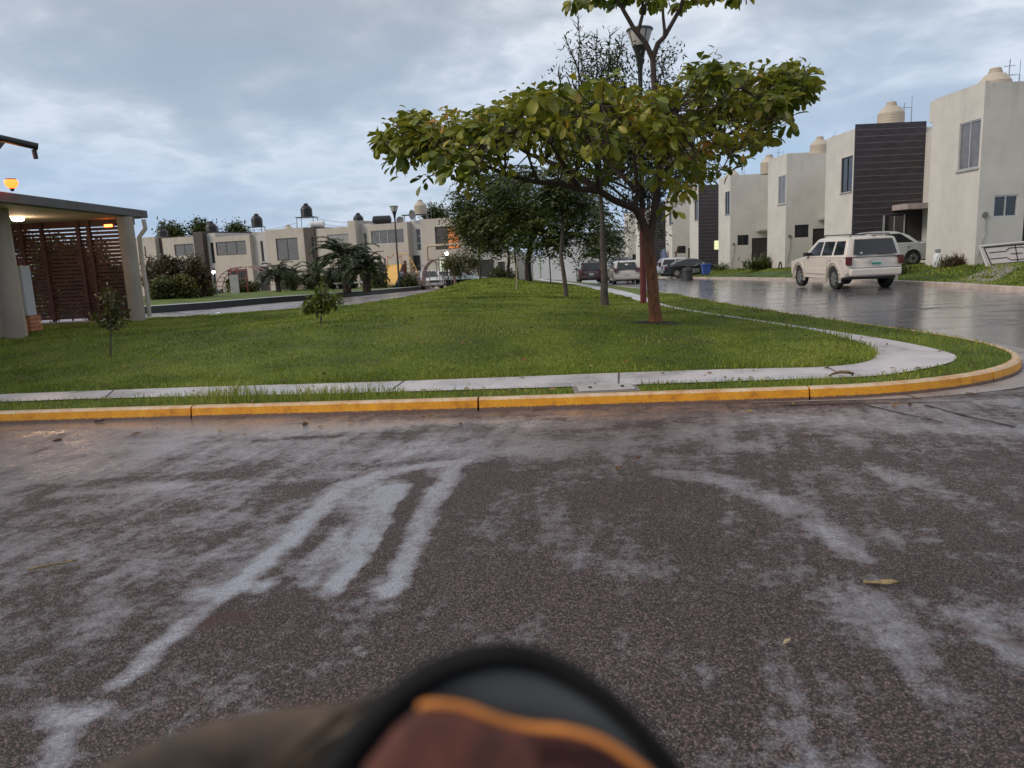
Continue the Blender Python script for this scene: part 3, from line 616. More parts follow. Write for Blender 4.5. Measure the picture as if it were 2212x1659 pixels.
for i, y in enumerate(HY):
    dark = i in (1, 4, 6); base = float(yard_h([(16.3, y)])[0]); g = base-0.35; X = 16.3; T = 6.6 if not i == 1 else 6.6
    X2 = 19.6; wdt = 3.15; yn = HY[i+1] if i+1 < len(HY) else y+9.5
    h = thing('row_house', LBL_R[i], 'house', (X, y, base), group='row houses along the right side of the street')
    mb = MB()
    wz0, wz1 = (3.85, 5.48)
    up = (0.12, wz0, 1.35, wz1)
    cut_wall(mb, (X, y), (0, 1), wdt, g, T, [up], (-1, 0))
    gw = (0.55, 2.12+min(0, base-.35), 1.38, 2.86+min(0, base-.35)); dr = (1.62, base, 3.0, base+2.25)
    pm = plaster
    if dark:
        mb.quad((X, y, g), (X2, y, g), (X2, y, T), (X, y, T))
    else:
        cut_wall(mb, (X, y), (1, 0), X2-X, g, T, [gw, dr], (0, -1))
    mb.quad((X2, y, g), (30, y, g), (30, y, T-.003), (X2, y, T-.003))
    mb.quad((X, y+wdt, g), (30, y+wdt, g), (30, y+wdt, T), (X, y+wdt, T)); mb.quad((30, y, g), (30, y+wdt, g), (30, y+wdt, T), (30, y, T))
    # parapet rim and sunken roof deck
    mb.box(X+.0015, y+.0015, T, X+.15, y+wdt-.0015, T+.07); mb.quad((X+.15, y, T-.02), (30, y, T-.02), (30, y+wdt, T-.02), (X+.15, y+wdt, T-.02))
    # set-back wing filling the bay up to the next block
    mb.quad((X2, y+wdt, g), (X2, yn, g), (X2, yn, T-.25), (X2, y+wdt, T-.25)); mb.quad((X2, y+wdt, T-.25), (X2, yn, T-.25), (30, yn, T-.25), (30, y+wdt, T-.25))
    mb.build('wall', plaster, h, fix=True)
    if i in (2, 0, 5): m2 = MB(); m2.box(18.0, y+4.2, T-.3, 21.5, y+6.5, T+.55); m2.build('roof_room', plaster, h)
    window(h, (X, y), (0, 1), (-1, 0), up, glass_c if i in (0, 2) else glass_d, alum if i in (0, 2) else dframe, 1)
    sl = MB(); sl.box(X-.05, y+.08, wz0-.07, X-.002, y+1.39, wz0-.01); sl.build('sill', concrete, h)
    if not dark:
        window(h, (X, y), (1, 0), (0, -1), gw, glass_d, alum if i == 0 else dframe, 1)
        door(h, (X, y), (1, 0), (0, -1), dr)
        c = MB(); c.box(X+1.9, y-.75, base+2.72, X2+.4, y-.002, base+2.84); c.build('canopy', concrete, h)
        v = MB(); v.lathe((X+.26, y-.05, gw[1]+.1), [(0.07, 0), (0.10, 0), (0.10, .05), (0.07, .05)], 14, 'y'); v.build('vent', mat('vent_metal', (.16, .16, .15), .5), h)
        if i < 4:
            t = MB(); t.tube([(X+.30, y-.03, gw[1]+.05), (X+.30, y-.03, gw[1]-.5), (X+.22, y-.03, base+.9), (X+.08, y-.03, base+.3)], .012, 6); t.build('cable', steel, h)
    else:
        c = MB(); c.box(X+.002, y-.06, base+.0, X2, y-.004, T+.25 if i == 1 else T+.12); cl = c.build('cladding', cladm, h)
        j = MB(); z = base+.3
        while z < T+.2:
            j.box(X+.03, y-.068, z, X2-.02, y-.061, z+.016); z += .30
        j.build('joint_lines', slatjoint, cl)
        if i == 1:
            c = MB(); c.box(X+1.85, y-1.5, base+2.55, X2+.55, y-.07, base+2.80); c.build('canopy', mat('pink_canopy', (.36, .30, .29), .8, dirt=.2), h)
            dk = MB(); dk.box(X+1.5, y-.13, base+.9, X+2.4, y-.07, base+2.3); w_ = dk.build('window', glass_d, h)
            fr = MB(); fr.box(X+1.44, y-.15, base+.85, X+1.5, y-.071, base+2.35); fr.box(X+2.4, y-.15, base+.85, X+2.46, y-.071, base+2.35); fr.box(X+1.93, y-.15, base+.9, X+1.97, y-.131, base+2.3); fr.build('frame', alum, w_)
            dd = MB(); dd.box(X+2.55, y-.13, base, X2-.05, y-.07, base+2.35); dd.build('door', darkdoor, h)
            wv = MB(); wv.box(X+.7, y-.12, base+1.35, X+1.1, y-.07, base+1.55); wv.build('meter_box', mat('pale_meter', (.45, .38, .36), .6), h)
        if i == 4:
            dk = MB(); dk.box(X+1.35, y-.13, base+1.75, X+2.30, y-.07, base+2.5); w_ = dk.build('window', litglass, h)
            fr = MB()
            for k in range(5): fr.box(X+1.34+k*.235, y-.15, base+1.73, X+1.37+k*.235, y-.131, base+2.52)
            for k in range(4): fr.box(X+1.33, y-.151, base+1.73+k*.255, X+2.32, y-.1315, base+1.76+k*.255)
            fr.build('grille', mat('white_bars', (.5, .5, .45), .5), w_)
            gr = MB(); gr.box(X+1.9, y-.12, base+.6, X2-.02, y-.07, base+2.2); gr.build('gate', mat('gate_bamboo', (.12, .10, .06), .8, var=.6, vs=9), h)
    # bay behind the block: dark garage mouth and door in the set-back wing
    gd = MB(); gd.box(X2-.06, y+wdt+1.0, base, X2-.003, y+wdt+3.2, base+2.4); gd.build('garage_door', darkdoor, h)
    houses_r.append(h)
# ---- roof water tanks
def tank_prof(r, H):
    p = [(r*.96, 0)]
    for k in range(6): z = H*.62*k/6; p += [(r, z+.01), (r, z+H*.08), (r*.975, z+H*.095)]
    return p + [(r, H*.62), (r*.93, H*.68), (r*.62, H*.86), (r*.42, H*.89), (r*.42, H*.97), (r*.30, H)]
tk0 = thing('water_tank', 'beige round water tank on the roof of the nearest right house', 'water tank', (0, 0, 0), group='beige roof water tanks')
MB().lathe((0, 0, 0), tank_prof(.55, 1.15), 24).build('body', tankm, tk0, world=False, smooth=True)
MB().lathe((0, 0, 1.15), [(.20, -.01), (.20, .05), (.17, .07)], 16).build('lid', tankm, tk0, world=False, smooth=True)
MB().tube([(.5, 0, .95), (.9, 0, .95), (.9, 0, -.2)], .02, 6).tube([(.9, 0, .95), (.9, 0, 1.45)], .012, 6).build('pipe', steel, tk0, world=False)
def tank_at(px, py_top, Y, lab, first=False, sc=1.0, H=1.22, below=0.0):
    p = at_y(px, py_top, Y); z = p[2]-H*sc
    if first: tk0.location = (p[0], p[1], z); tk0.scale = (sc,)*3; return tk0
    return dup(tk0, (p[0], p[1], z), 0, lab, None, sc)
tank_at(2151, 147, 29.0, '', True, 1.0)
tank_at(1926, 220, 38.5, 'tall beige water tank above the dark slatted house roof', sc=1.12)
tank_at(1771, 295, 46, 'beige water tank behind the parapet left of the slatted house')
tank_at(1662, 334, 50, 'beige water tank on the roof of the sheer white house')
tank_at(1582, 365, 57.6, 'beige water tank on the small white house beside the sedan')
tank_at(1498, 394, 67, 'beige water tank peeking over the dark clad far house', sc=1.0)
tank_at(1467, 409, 72, 'beige water tank on the far house partly behind leaves', sc=1.1)
for (px, py, Y) in [(2151,147,29), (1926,220,38.5), (1771,295,46), (1662,334,50), (1582,365,57.6)]: pass
def antenna(px, py, Y, H, lab):
    p = at_y(px, py, Y); t = thing('antenna', lab, 'antenna', (p[0], p[1], p[2]-H), group='thin roof antennas')
    MB().tube([(p[0], p[1], p[2]-H), (p[0]+.03, p[1], p[2])], .018, 5).build('mast', steel, t)
    MB().tube([(p[0]-.2, p[1], p[2]-.25), (p[0]+.22, p[1], p[2]-.22)], .012, 5).build('crossbar', steel, t)
antenna(2181, 128, 29, 1.2, 'thin antenna beside the tank on the nearest right house')
antenna(1953, 222, 38.5, .8, 'short antenna beside the tall tank of the slatted house')
antenna(1798, 292, 46, .9, 'thin antenna right of the third roof tank')
antenna(1681, 322, 50, 1.0, 'thin antenna on the sheer white house roof')
antenna(1604, 352, 58, 1.1, 'thin antenna on the small white house roof')
# ---- white walls closing the street
ye = 113.0
def wallX(px0, px1, pyt0, Y, z0): return at_y(px0, pyt0, Y)[0], at_y(px1, pyt0, Y)[0], at_y(px0, pyt0, Y)[2]
wm = mat('white_wall', (.62, .62, .63), .85, var=.05, vs=.4, streak=.25)
xa, xb, zt = wallX(1168, 1345, 551, ye, 0)
tag(MB().box(xa, ye, Z0(ye)-.3, 21, ye+.25, zt).build('boundary_wall', wm, loc=(xa, ye, Z0(ye))), 'long low white wall closing the far end of the street', 'wall')
xa2, xb2, zt2 = wallX(1108, 1166, 555, ye+3, 0)
tag(MB().box(xa2, ye+4, Z0(ye)-.3, xb2, ye+4.3, zt2).build('boundary_wall', wm, loc=(xa2, ye+4, Z0(ye))), 'short white wall with small signs behind the dark tree trunk', 'wall')
e = thing('end_house', 'tall blank white house behind the end wall of the street', 'house', (at_y(1185, 590, ye+6)[0], ye+6, -2.3))
x0_, zt3 = at_y(1178, 513, ye+6)[0], at_y(1200, 508, ye+6)[2]
MB().box(x0_, ye+6, -2.6, 34, ye+16, zt3).build('wall', wm, e)
MB().box(x0_-.1, ye+5.9, zt3+.002, 34.1, ye+16.1, zt3+.2).build('parapet', wm, e)
# ---------------------------------------------------------------- left row (seen face on beyond the playground)
A_ = at_y(969, 469.7, 68.0); 
PA = np.array([A_[0], 68.0]); PB = np.array([at_y(349, 514, 82)[0], 82.0])
ZR = A_[2]
u2 = (PA-PB)/np.linalg.norm(PA-PB); n2v = np.array([u2[1], -u2[0]])          # outward (towards the camera)
if n2v[1] > 0: n2v = -n2v
def onp(px, py, d=0.0):
    """pixel -> (s, z) on the facade plane pushed back by d"""
    r = ray(px, py); o = PB - n2v*d
    t = ((o-EYE[:2])@n2v)/(r[:2]@n2v); p = EYE+r*t
    return float((p[:2]-PB)@u2), float(p[2])
def z2(x, y): return (302.4+x*.1464, 421+y*.1464)
def z3(x, y): return (594+x*.1831, 421+y*.1831)
def hp(a, b, d=0): s0, zt_ = onp(*a, d); s1, zb_ = onp(*b, d); return (min(s0, s1), min(zt_, zb_), max(s0, s1), max(zt_, zb_))
def bay(parent, s0, s1, ztop, m, d=0.0, back=8.0, holes=(), name='wall'):
    o = PB - n2v*d + u2*s0; g = float(Z0(o[1]))-.4; mb = MB(); q = lambda s, b, z: (PB[0]+u2[0]*s-n2v[0]*b, PB[1]+u2[1]*s-n2v[1]*b, z)
    hs = [(h[0]-s0, h[1], h[2]-s0, h[3]) for h in holes]
    cut_wall(mb, o, u2, s1-s0, g, ztop, hs, n2v, .14)
    for s in (s0, s1): mb.quad(q(s, d, g), q(s, back, g), q(s, back, ztop), q(s, d, ztop))
    mb.quad(q(s0, back, g), q(s1, back, g), q(s1, back, ztop), q(s0, back, ztop)); mb.quad(q(s0, d, ztop-.002), q(s1, d, ztop-.002), q(s1, back, ztop-.002), q(s0, back, ztop-.002))
    return mb.build(name, m, parent)
def lwin(parent, h, glass, d=0.0, mull=1, trans=0, frame=None):
    return window(parent, PB-n2v*d, u2, n2v, h, glass, frame, mull, .10, trans)
def root_at(s, lab): 
    p = PB+u2*s; return thing('row_house', lab, 'house', (p[0], p[1], float(Z0(p[1]))), group='row houses behind the playground')
def sx(px, py, d=0): return onp(px, py, d)[0]
def zx(px, py, d=0): return onp(px, py, d)[1]
# L1
a = root_at(0, 'leftmost pale house behind the red-leaved hedge'); s0, s1 = sx(*z2(-60, 640))-2, sx(*z2(215, 640))
h = hp(z2(60, 760), z2(100, 930)); bay(a, s0-6, s1, zx(*z2(100, 625)), plaster_cream, holes=[h]); lwin(a, h, glass_d, mull=0)
bay(a, s1+.003, sx(*z2(320, 640))-.003, zx(*z2(270, 620)), brownpaint, d=.5, name='tower')
# L2
s0, s1 = sx(*z2(320, 635)), sx(*z2(810, 615)); a = root_at(s0, 'cream house with a curtained wide window behind the hedge')
h = hp(z2(500, 735), z2(805, 885)); bay(a, s0, s1, zx(*z2(560, 625)), plaster_cream, holes=[h]); lwin(a, h, glass_c, mull=1)
bay(a, s1+.003, sx(*z2(945, 600)), zx(*z2(870, 545)), brownpaint, d=-.25, name='tower')
s2, s3 = sx(*z2(945, 600))+.003, sx(*z2(1070, 600))-.003
h = hp(z2(1032, 705), z2(1072, 1010), .35); h = (h[0], h[1], s3-.05, h[3]); bay(a, s2, s3, zx(*z2(1000, 565)), plaster_side, d=.35, holes=[h], name='side_wall'); lwin(a, h, glass_d, .35, 0, 2)
# L3
s0, s1 = sx(*z2(1070, 610)), sx(*z2(1610, 590)); a = root_at(s0, 'cream house with a long dark upper window behind the arched climber')
h = hp(z2(1112, 700), z2(1575, 875)); hg = hp(z2(1290, 1105), z2(1610, 1385)); bay(a, s0, s1, zx(*z2(1340, 605)), plaster_cream, holes=[h, hg]); lwin(a, h, glass_c, mull=2); lwin(a, hg, glass_d, mull=2, trans=2)
s2 = sx(*z2(1850, 545)); h = hp(z2(1772, 680), z2(1842, 985), .5); bay(a, s1+.003, s2-.003, zx(*z2(1740, 545)), plaster_side, d=.5, holes=[h, (s1+.35, -1.2, s2-.3, zx(*z2(1700, 1060)))], name='side_wall'); lwin(a, h, glass_d, .5, 0, 2)
o_ = PB-n2v*.5; door(a, o_, u2, n2v, (s1+.35, -1.25, s2-.3, zx(*z2(1700, 1060))))
# L4
s0, s1 = s2, sx(*z3(345, 390)); a = root_at(s0, 'cream house with large two-part window left of the palms')
h = hp(z3(5, 518), z3(285, 765)); bay(a, s0, s1, zx(*z3(150, 397)), plaster_cream, holes=[h, (s0+.6, -1.2, s0+3.4, 1.2)]); lwin(a, h, glass_c, mull=1)
door(a, PB, u2, n2v, (s0+.6, -1.25, s0+3.4, 1.2)); 
s2 = sx(*z3(472, 385)); h = hp(z3(425, 490), z3(492, 750), -.2); bay(a, s1+.003, s2-.003, zx(*z3(400, 385)), brownpaint, d=-.2, name='tower')
h = hp(z3(430, 490), z3(468, 750), -.2); lwin(a, h, glass_d, -.35, 0, 2)
# L5
s0, s1 = s2, sx(*z3(880, 375)); a = root_at(s0, 'cream house with a pale three-part window above the palms')
h = hp(z3(612, 472), z3(872, 570)); bay(a, s0, s1, zx(*z3(670, 388)), plaster_cream, holes=[h, (s0+1, -1.2, s0+3.2, 1.1)]); lwin(a, h, mat('pale_curtain_glass', (.30, .29, .28), .3, var=.2, vs=3), mull=2, frame=alum)
door(a, PB, u2, n2v, (s0+1, -1.25, s0+3.2, 1.1))
s2 = sx(*z3(965, 305)); bay(a, s1+.003, s2-.003, zx(*z3(915, 305)), plaster_cream, d=-.3, name='pillar')
s3 = sx(*z3(1095, 345)); h = hp(z3(1040, 450), z3(1090, 612), .5); h = (h[0], h[1], min(h[2], s3-.06), h[3]); bay(a, s2+.003, s3-.003, zx(*z3(1030, 340)), plaster_side, d=.5, holes=[h], name='side_wall'); lwin(a, h, glass_c, .5, 0, 1, alum)
# L6
s0, s1 = s3, sx(*z3(1555, 325)); a = root_at(s0, 'cream house with four-part window behind the slide and lamp post')
h = hp(z3(1128, 425), z3(1525, 565)); bay(a, s0, s1, zx(*z3(1320, 338)), plaster_cream, holes=[h, (s1-3.4, -1.0, s1-.5, 1.15)]); lwin(a, h, glass_c, mull=3, frame=alum)
door(a, PB, u2, n2v, (s1-3.4, -1.0, s1-.5, 1.15))
s2 = sx(*z3(1733, 290)); h = hp(z3(1660, 402), z3(1728, 655), .7); gdh = hp(z3(1575, 718), z3(1728, 960), .7)
bay(a, s1+.003, s2-.003, zx(*z3(1640, 300)), plaster_side, d=.7, holes=[h, gdh], name='side_wall'); lwin(a, h, glass_d, .7, 0, 2, alum); door(a, PB-n2v*.7, u2, n2v, gdh)
bandm = plaster_cream
q0 = PB+u2*(s1+.01)-n2v*.35
# L7
s0, s1 = s2, sx(*z3(2300, 250)); a = root_at(s0, 'cream house with lit orange brick behind half its upper window')
h = hp(z3(1882, 380), z3(2180, 632)); hg2 = hp(z3(1925, 735), z3(2010, 960)); bay(a, s0, s1, zx(*z3(1900, 278)), plaster_cream, holes=[h, hg2])
w_ = lwin(a, h, mat('brown_shutter', (.06, .045, .045), .5, var=.2), mull=1)
def litbrick():
    m = bpy.data.materials.new('lit_brick'); m.use_nodes = True; nt = m.node_tree; b = nt.nodes['Principled BSDF']
    tc_ = nd(nt, 'ShaderNodeNewGeometry').outputs['Position']; mp_ = nd(nt, 'ShaderNodeMapping', ins={'Vector': tc_, 'Rotation': (math.pi/2, 0, 0)})
    br = nd(nt, 'ShaderNodeTexBrick', ins={'Vector': mp_.outputs[0], 'Color1': (.5, .16, .05, 1), 'Color2': (.35, .1, .03, 1), 'Mortar': (.03, .015, .01, 1), 'Scale': 3.0, 'Mortar Size': .03})
    nt.links.new(br.outputs[0], b.inputs['Base Color']); nt.links.new(br.outputs[0], b.inputs['Emission Color']); b.inputs['Emission Strength'].default_value = .9
    return m
lb = MB(); m_ = (h[0]+h[2])/2; q = lambda s, z, d: (PB[0]+u2[0]*s-n2v[0]*d, PB[1]+u2[1]*s-n2v[1]*d, z)
lb.quad(q(m_+.06, h[1]+.05, .09), q(h[2]-.06, h[1]+.05, .09), q(h[2]-.06, h[3]-.05, .09), q(m_+.06, h[3]-.05, .09)); lb.build('lit_interior', litbrick(), w_, fix=False)
lwin(a, hg2, mat('lit_gate', (.5, .55, .4), .5, emit=(.62, .72, .5), es=.45, var=.3, vs=5), mull=0, trans=5)
bt = MB(); r0 = q(s0+.9, h[1]+.35, -1.0); r1 = q(s0+5.5, h[1]+.4, -1.0)
bt.tube([q(s0+.9, h[1]-.9, -1.0), q(s0+.9, h[1]+.15, -1.0), q(s0+1.1, h[1]+.35, -1.0), r1], .11, 8); bt.tube([q(s0+.9, h[1]-.9, -.1), q(s0+.9, h[1]-.9, -1.0)], .08, 8)
bt.build('awning_frame', mat('tan_pipe', (.45, .36, .26), .6), a)
# L8 low beige walls with dark gates behind the trees
a = thing('gatehouse', 'low beige building with dark double gate behind the dark tree', 'building', tuple(PA)+(float(Z0(68)),))
s0 = s1+.01; s9 = sx(1116, 560, .2); g0 = (sx(1030,560,.2), -1.3, sx(1066,560,.2), 1.25); g1 = (sx(1075,560,.2), -1.2, sx(1090,560,.2), 1.0)
bay(a, s0, s9, 1.75, plaster_side, d=.2, back=4, holes=[g0, g1]); door(a, PB-n2v*.2, u2, n2v, g0); door(a, PB-n2v*.2, u2, n2v, g1)
# left-row roof tanks
tb0 = thing('water_tank', 'black water tank on a high steel stand at the left', 'water tank', (0, 0, 0), group='black roof water tanks')
MB().lathe((0, 0, 0), tank_prof(.56, 1.25), 20).build('body', tankb, tb0, world=False, smooth=True)
MB().lathe((0, 0, 1.25), [(.2, -.01), (.2, .05), (.16, .07)], 14).build('lid', tankb, tb0, world=False, smooth=True)
def stand(px, pyt, Y, H, lab, W_=.6):
    p = at_y(px, pyt, Y); t = thing('tank_stand', lab, 'steel stand', (p[0], p[1], p[2]-H), group='steel stands under the black tanks')
    for sx_ in (-1, 1):
        for sy_ in (-1, 1): MB().tube([(p[0]+sx_*W_, p[1]+sy_*W_, p[2]-H), (p[0]+sx_*W_*.95, p[1]+sy_*W_*.95, p[2])], .03, 6).build('leg', blackm, t)
    MB().box(p[0]-W_-.1, p[1]-W_-.1, p[2]-.05, p[0]+W_+.1, p[1]+W_+.1, p[2]-.002).build('platform', blackm, t)
    b = MB()
    for sy_ in (-1, 1): b.tube([(p[0]-W_, p[1]+sy_*W_, p[2]-H*.85), (p[0]+W_, p[1]+sy_*W_, p[2]-H*.2)], .015, 5)
    b.build('brace', blackm, t); return p
p = stand(556, 490, 78, 1.25, 'steel stand lifting the left black tank'); tb0.location = tuple(p)
p = stand(663, 469, 76.5, 2.0, 'taller steel stand under the middle black tank', .85); dup(tb0, tuple(p), 0, 'black water tank on the tallest stand at centre left', None, 1.02)
for px, pb, Y, lb_, sc in [(352, 514, 86, 'low black tank on the leftmost roof before dark trees', 1.0), (458, 504, 83, 'low black tank behind the brown tower roof', 1.05), (775, 484, 76, 'black tank behind the tall cream pillar', .9)]:
    p = at_y(px, pb, Y); dup(tb0, (p[0], p[1], p[2]-.1), 0, lb_, None, sc)
p = at_y(909, 463, 71); d_ = dup(tk0, tuple(p), 0, 'beige tank on steel platform above the lit brick window', None, 1.08); 
t = thing('tank_stand', 'low wide platform under the beige tank of the left row', 'steel stand', (p[0], p[1], p[2]-.9))
for dx in (-1.6, -.6, .6): 
    for dy in (-.5, .5): MB().tube([(p[0]+dx, p[1]+dy, p[2]-.9), (p[0]+dx, p[1]+dy, p[2]-.06)], .035, 6).build('leg', steel, t)
MB().box(p[0]-1.75, p[1]-.6, p[2]-.058, p[0]+.75, p[1]+.6, p[2]-.002).build('platform', blackm, t)
p = at_y(623, 494, 79); dup(tk0, (p[0], p[1], p[2]-.75), 0, 'mostly hidden beige tank top between the two black tanks', None, .95)
def lying_tank(px, py, Y, r, L, m, lab):
    p = at_y(px, py, Y); t = thing('water_heater' if m is not tankb else 'water_tank', lab, 'water heater' if m is not tankb else 'water tank', (p[0], p[1], p[2]-r))
    MB().lathe((p[0]-L/2, p[1], p[2]), [(r*.3, -.12), (r*.75, -.06), (r, .03), (r, L-.03), (r*.75, L+.06), (r*.3, L+.12)], 18, 'x').build('body', m, t, smooth=True)
    b = MB()
    for k in (-.3, .3): b.box(p[0]+k*L-.05, p[1]-r, p[2]-r-.25, p[0]+k*L+.05, p[1]+r, p[2]-r+.02)
    b.build('cradle', steel, t)
lying_tank(825, 475.5, 73, .42, 1.6, tankb, 'black tank lying on its side on the cream roof')
lying_tank(686, 484.5, 75, .33, 1.25, mat('white_heater', (.6, .6, .58), .4), 'white solar heater cylinder beside the middle stand')
def dish(px, py, Y, r, lab, yaw):
    p = at_y(px, py, Y); t = thing('satellite_dish', lab, 'satellite dish', (p[0], p[1], p[2]-r-.3), yaw, group='satellite dishes on the left roofs')
    mb = MB(); n = 20; V = [(0, .12*r, r+.3)]; 
    for k in range(1, 5):
        for j in range(n): a_ = 2*math.pi*j/n; rr = r*k/4; V.append((rr*math.cos(a_), .12*r-(k/4)**2*.25*r, r+.3+rr*math.sin(a_)))
    F_ = [(0, 1+j, 1+(j+1) % n) for j in range(n)] + [(1+k*n+j, 1+k*n+(j+1) % n, 1+(k+1)*n+(j+1) % n, 1+(k+1)*n+j) for k in range(3) for j in range(n)]
    mb.add(V, F_).build('reflector', mat('dish_grey', (.28, .26, .25), .5), t, world=False, smooth=True)
    MB().tube([(0, .1, 0), (0, .1, r+.3)], .03, 6).build('mast', steel, t, world=False)
    MB().tube([(0, 0, .35), (0, -.6*r, r*.9), (0, -.75*r, r+.3)], .015, 5).build('feed_arm', steel, t, world=False)
dish(889, 464, 70, .45, 'dish turned sideways left of the beige tank', 1.0); dish(864, 476, 71, .36, 'small pale dish right of the lying black tank', .2)
def wire(pts, lab):
    P_ = [at_y(*a) for a in pts]; out = []
    for a_, b_ in zip(P_[:-1], P_[1:]): out += [a_+(b_-a_)*t - np.array([0, 0, .5*4*t*(1-t)*.4]) for t in np.linspace(0, 1, 9)]
    tag(MB().tube(out, .016, 5).build('wire', blackm, loc=tuple(out[0])), lab, 'wire', 'power wires over the left roofs')
wire([(470, 500, 84), (556, 496, 80), (640, 481, 78)], 'thin wire sagging left of the two black tanks')
wire([(684, 472, 77), (800, 480, 75), (960, 480, 72)], 'upper thin wire running right from the tallest tank stand')
wire([(700, 484, 77), (800, 488, 75), (900, 484, 72)], 'lower thin wire behind the cream pillar')
# ---------------------------------------------------------------- guard shelter at the left
sh = thing('guard_shelter', 'open flat roofed shelter with round columns and red brown slat screen', 'shelter', (-10.2, 16, .4))
GZ = .38
c1 = at_z(33, 727, 0.40, False); c2 = at_z(298, 690, .40, False)
roofm = mat('dark_fascia', (.095, .085, .085), .6, var=.15, rvar=.1); ceilm = mat('shelter_ceiling', (.46, .42, .37), .8, var=.05)
rc = at_y(318, 455, 19.9); rl = at_z(0, 413, rc[2], False)
ex, ey = rl[0]-rc[0], rl[1]-rc[1]; Lr = math.hypot(ex, ey); ex /= Lr; ey /= Lr
nx_, ny_ = -ey, ex
if nx_ > 0: nx_, ny_ = -nx_, -ny_
zt = rc[2]; zb_ = at_y(318, 472, 19.9)[2]
A0 = np.array([rc[0], rc[1]]); E1 = np.array([ex, ey]); N1 = np.array([nx_, ny_])
def sp(a_, b_, z): p = A0+E1*a_+N1*b_; return (p[0], p[1], z)
def slab(mb, a0, b0, a1, b1, z0, z1):
    V = [sp(a_, b_, z) for a_ in (a0, a1) for b_ in (b0, b1) for z in (z0, z1)]
    mb.add(V, [(0,1,3,2),(4,6,7,5),(0,4,5,1),(2,3,7,6),(0,2,6,4),(1,5,7,3)])
mb = MB(); slab(mb, 0, 0, 15, 7.5, zb_+.01, zt); mb.build('roof', roofm, sh, bevel=.015)
mb = MB(); slab(mb, .12, .12, 14.9, 7.4, zb_-.005, zb_+.009); mb.build('ceiling', ceilm, sh)
colm = mat('column_concrete', (.34, .29, .24), .75, var=.12, vs=1.5, bump=.3, streak=.3)
for c, r in ((c1, .185), (c2, .185)):
    MB().lathe((c[0], c[1], GZ-.1), [(r, 0), (r, zb_-GZ+.09)], 28).build('column', colm, sh, smooth=True)
c3 = at_z(-60, 740, .4, False)
MB().box(c3[0]-1.6, c3[1]+1.0, GZ-.1, c3[0]+.3, c3[1]+1.2, zb_-.006).build('wall', mat('shelter_wall', (.42, .36, .27), .8, var=.1), sh)
# screen of horizontal slats between red brown posts
slm = mat('slat_wood', (.075, .024, .017), .55, var=.35, vs=3)
s0p = at_y(74, 700, 19.6); s1p = at_y(316, 688, 19.6)
SD = np.array(s1p[:2])-np.array(s0p[:2]); SL = np.linalg.norm(SD); SD /= SL; SN = np.array([SD[1], -SD[0]])
def sq(mb, a0, a1, d0, d1, z0, z1):
    V = [(s0p[0]+SD[0]*a_+SN[0]*d_, s0p[1]+SD[1]*a_+SN[1]*d_, z) for a_ in (a0, a1) for d_ in (d0, d1) for z in (z0, z1)]
    mb.add(V, [(0,1,3,2),(4,6,7,5),(0,4,5,1),(2,3,7,6),(0,2,6,4),(1,5,7,3)])
sc_ = thing('slat_screen', 'dark red brown screen of horizontal slats under the shelter roof', 'screen', (s0p[0], s0p[1], GZ))
nsl = 25; hz_ = zb_-.05-GZ-.08; mb = MB()
for k in range(nsl):
    z = GZ+.06+hz_*k/nsl; sq(mb, -.55+random.uniform(-.01, .01), SL-.02, -.02, .02, z, z+hz_/nsl*.74)
mb.build('slats', slm, sc_)
for a_ in (.0, .55, SL*.5, SL*.56+.1, SL-.1): 
    m_ = MB(); sq(m_, a_, a_+.09, .021, .09, GZ, zb_-.01); m_.build('post', slm, sc_)
m_ = MB(); sq(m_, -.5, SL, -.05, .05, zb_-.16, zb_-.012); m_.build('top_rail', slm, sc_)
# downpipe
dpp = [at_y(x, y, 19.6) for x, y in ((310, 474), (314, 494), (301, 512), (306, 560), (316, 620), (323, 684))]
dp = [(p[0], p[1], p[2]) for p in dpp]; 
MB().tube(dp, .055, 10).build('downpipe', mat('pale_pipe', (.50, .46, .42), .5, var=.1, dirt=.2), sh, smooth=True)
# floor slab of the shelter, brick plinths and white cabinet
fz = GZ
fl = MB(); slab(fl, -.2, .75, 15, 9, -.15, GZ-.02)
tag(fl.build('floor', mat('shelter_floor', (.30, .24, .19), .5, var=.2, vs=2, bump=.2), loc=sp(7, 4, 0)), kind='structure')
cb = thing('cabinet', 'white metal electrical cabinet on a brick plinth beside the slat screen', 'cabinet', tuple(at_z(48, 712, .4, False)))
kx, ky = cb.location[0], cb.location[1]+1.0
whitem = mat('white_enamel', (.52, .52, .54), .4, var=.05)
p0 = at_z(68, 714, .42, False); w_ = .62
brickm = mat('clay_brick', (.50, .20, .10), .85, var=.35, vs=9)
for k in range(4): MB().box(p0[0]-w_-.35, p0[1], .40+.085*k, p0[0]+.0, p0[1]+.4, .475+.085*k).build('brick_course', brickm, cb)
cz = .74
MB().box(p0[0]-w_-.3, p0[1]+.04, cz, p0[0]-.05, p0[1]+.36, 1.83).build('body', whitem, cb, bevel=.01)
MB().box(p0[0]-w_-.28, p0[1]+.02, cz+.03, p0[0]-.07, p0[1]+.038, 1.50).build('door', whitem, cb)
MB().box(p0[0]-.27, p0[1]-.01, 1.10, p0[0]-.20, p0[1]+.019, 1.2).build('latch', alum, cb)
p0b = at_z(0, 728, .4, False)
plb = MB()
for k in range(4): plb.box(p0b[0]-1.0, p0b[1]+.0, .40+.085*k, p0b[0]+.40, p0b[1]+.3, .475+.085*k)
tag(plb.build('brick_step', brickm, loc=tuple(p0b)), 'orange brick step behind the near column foot', 'step')
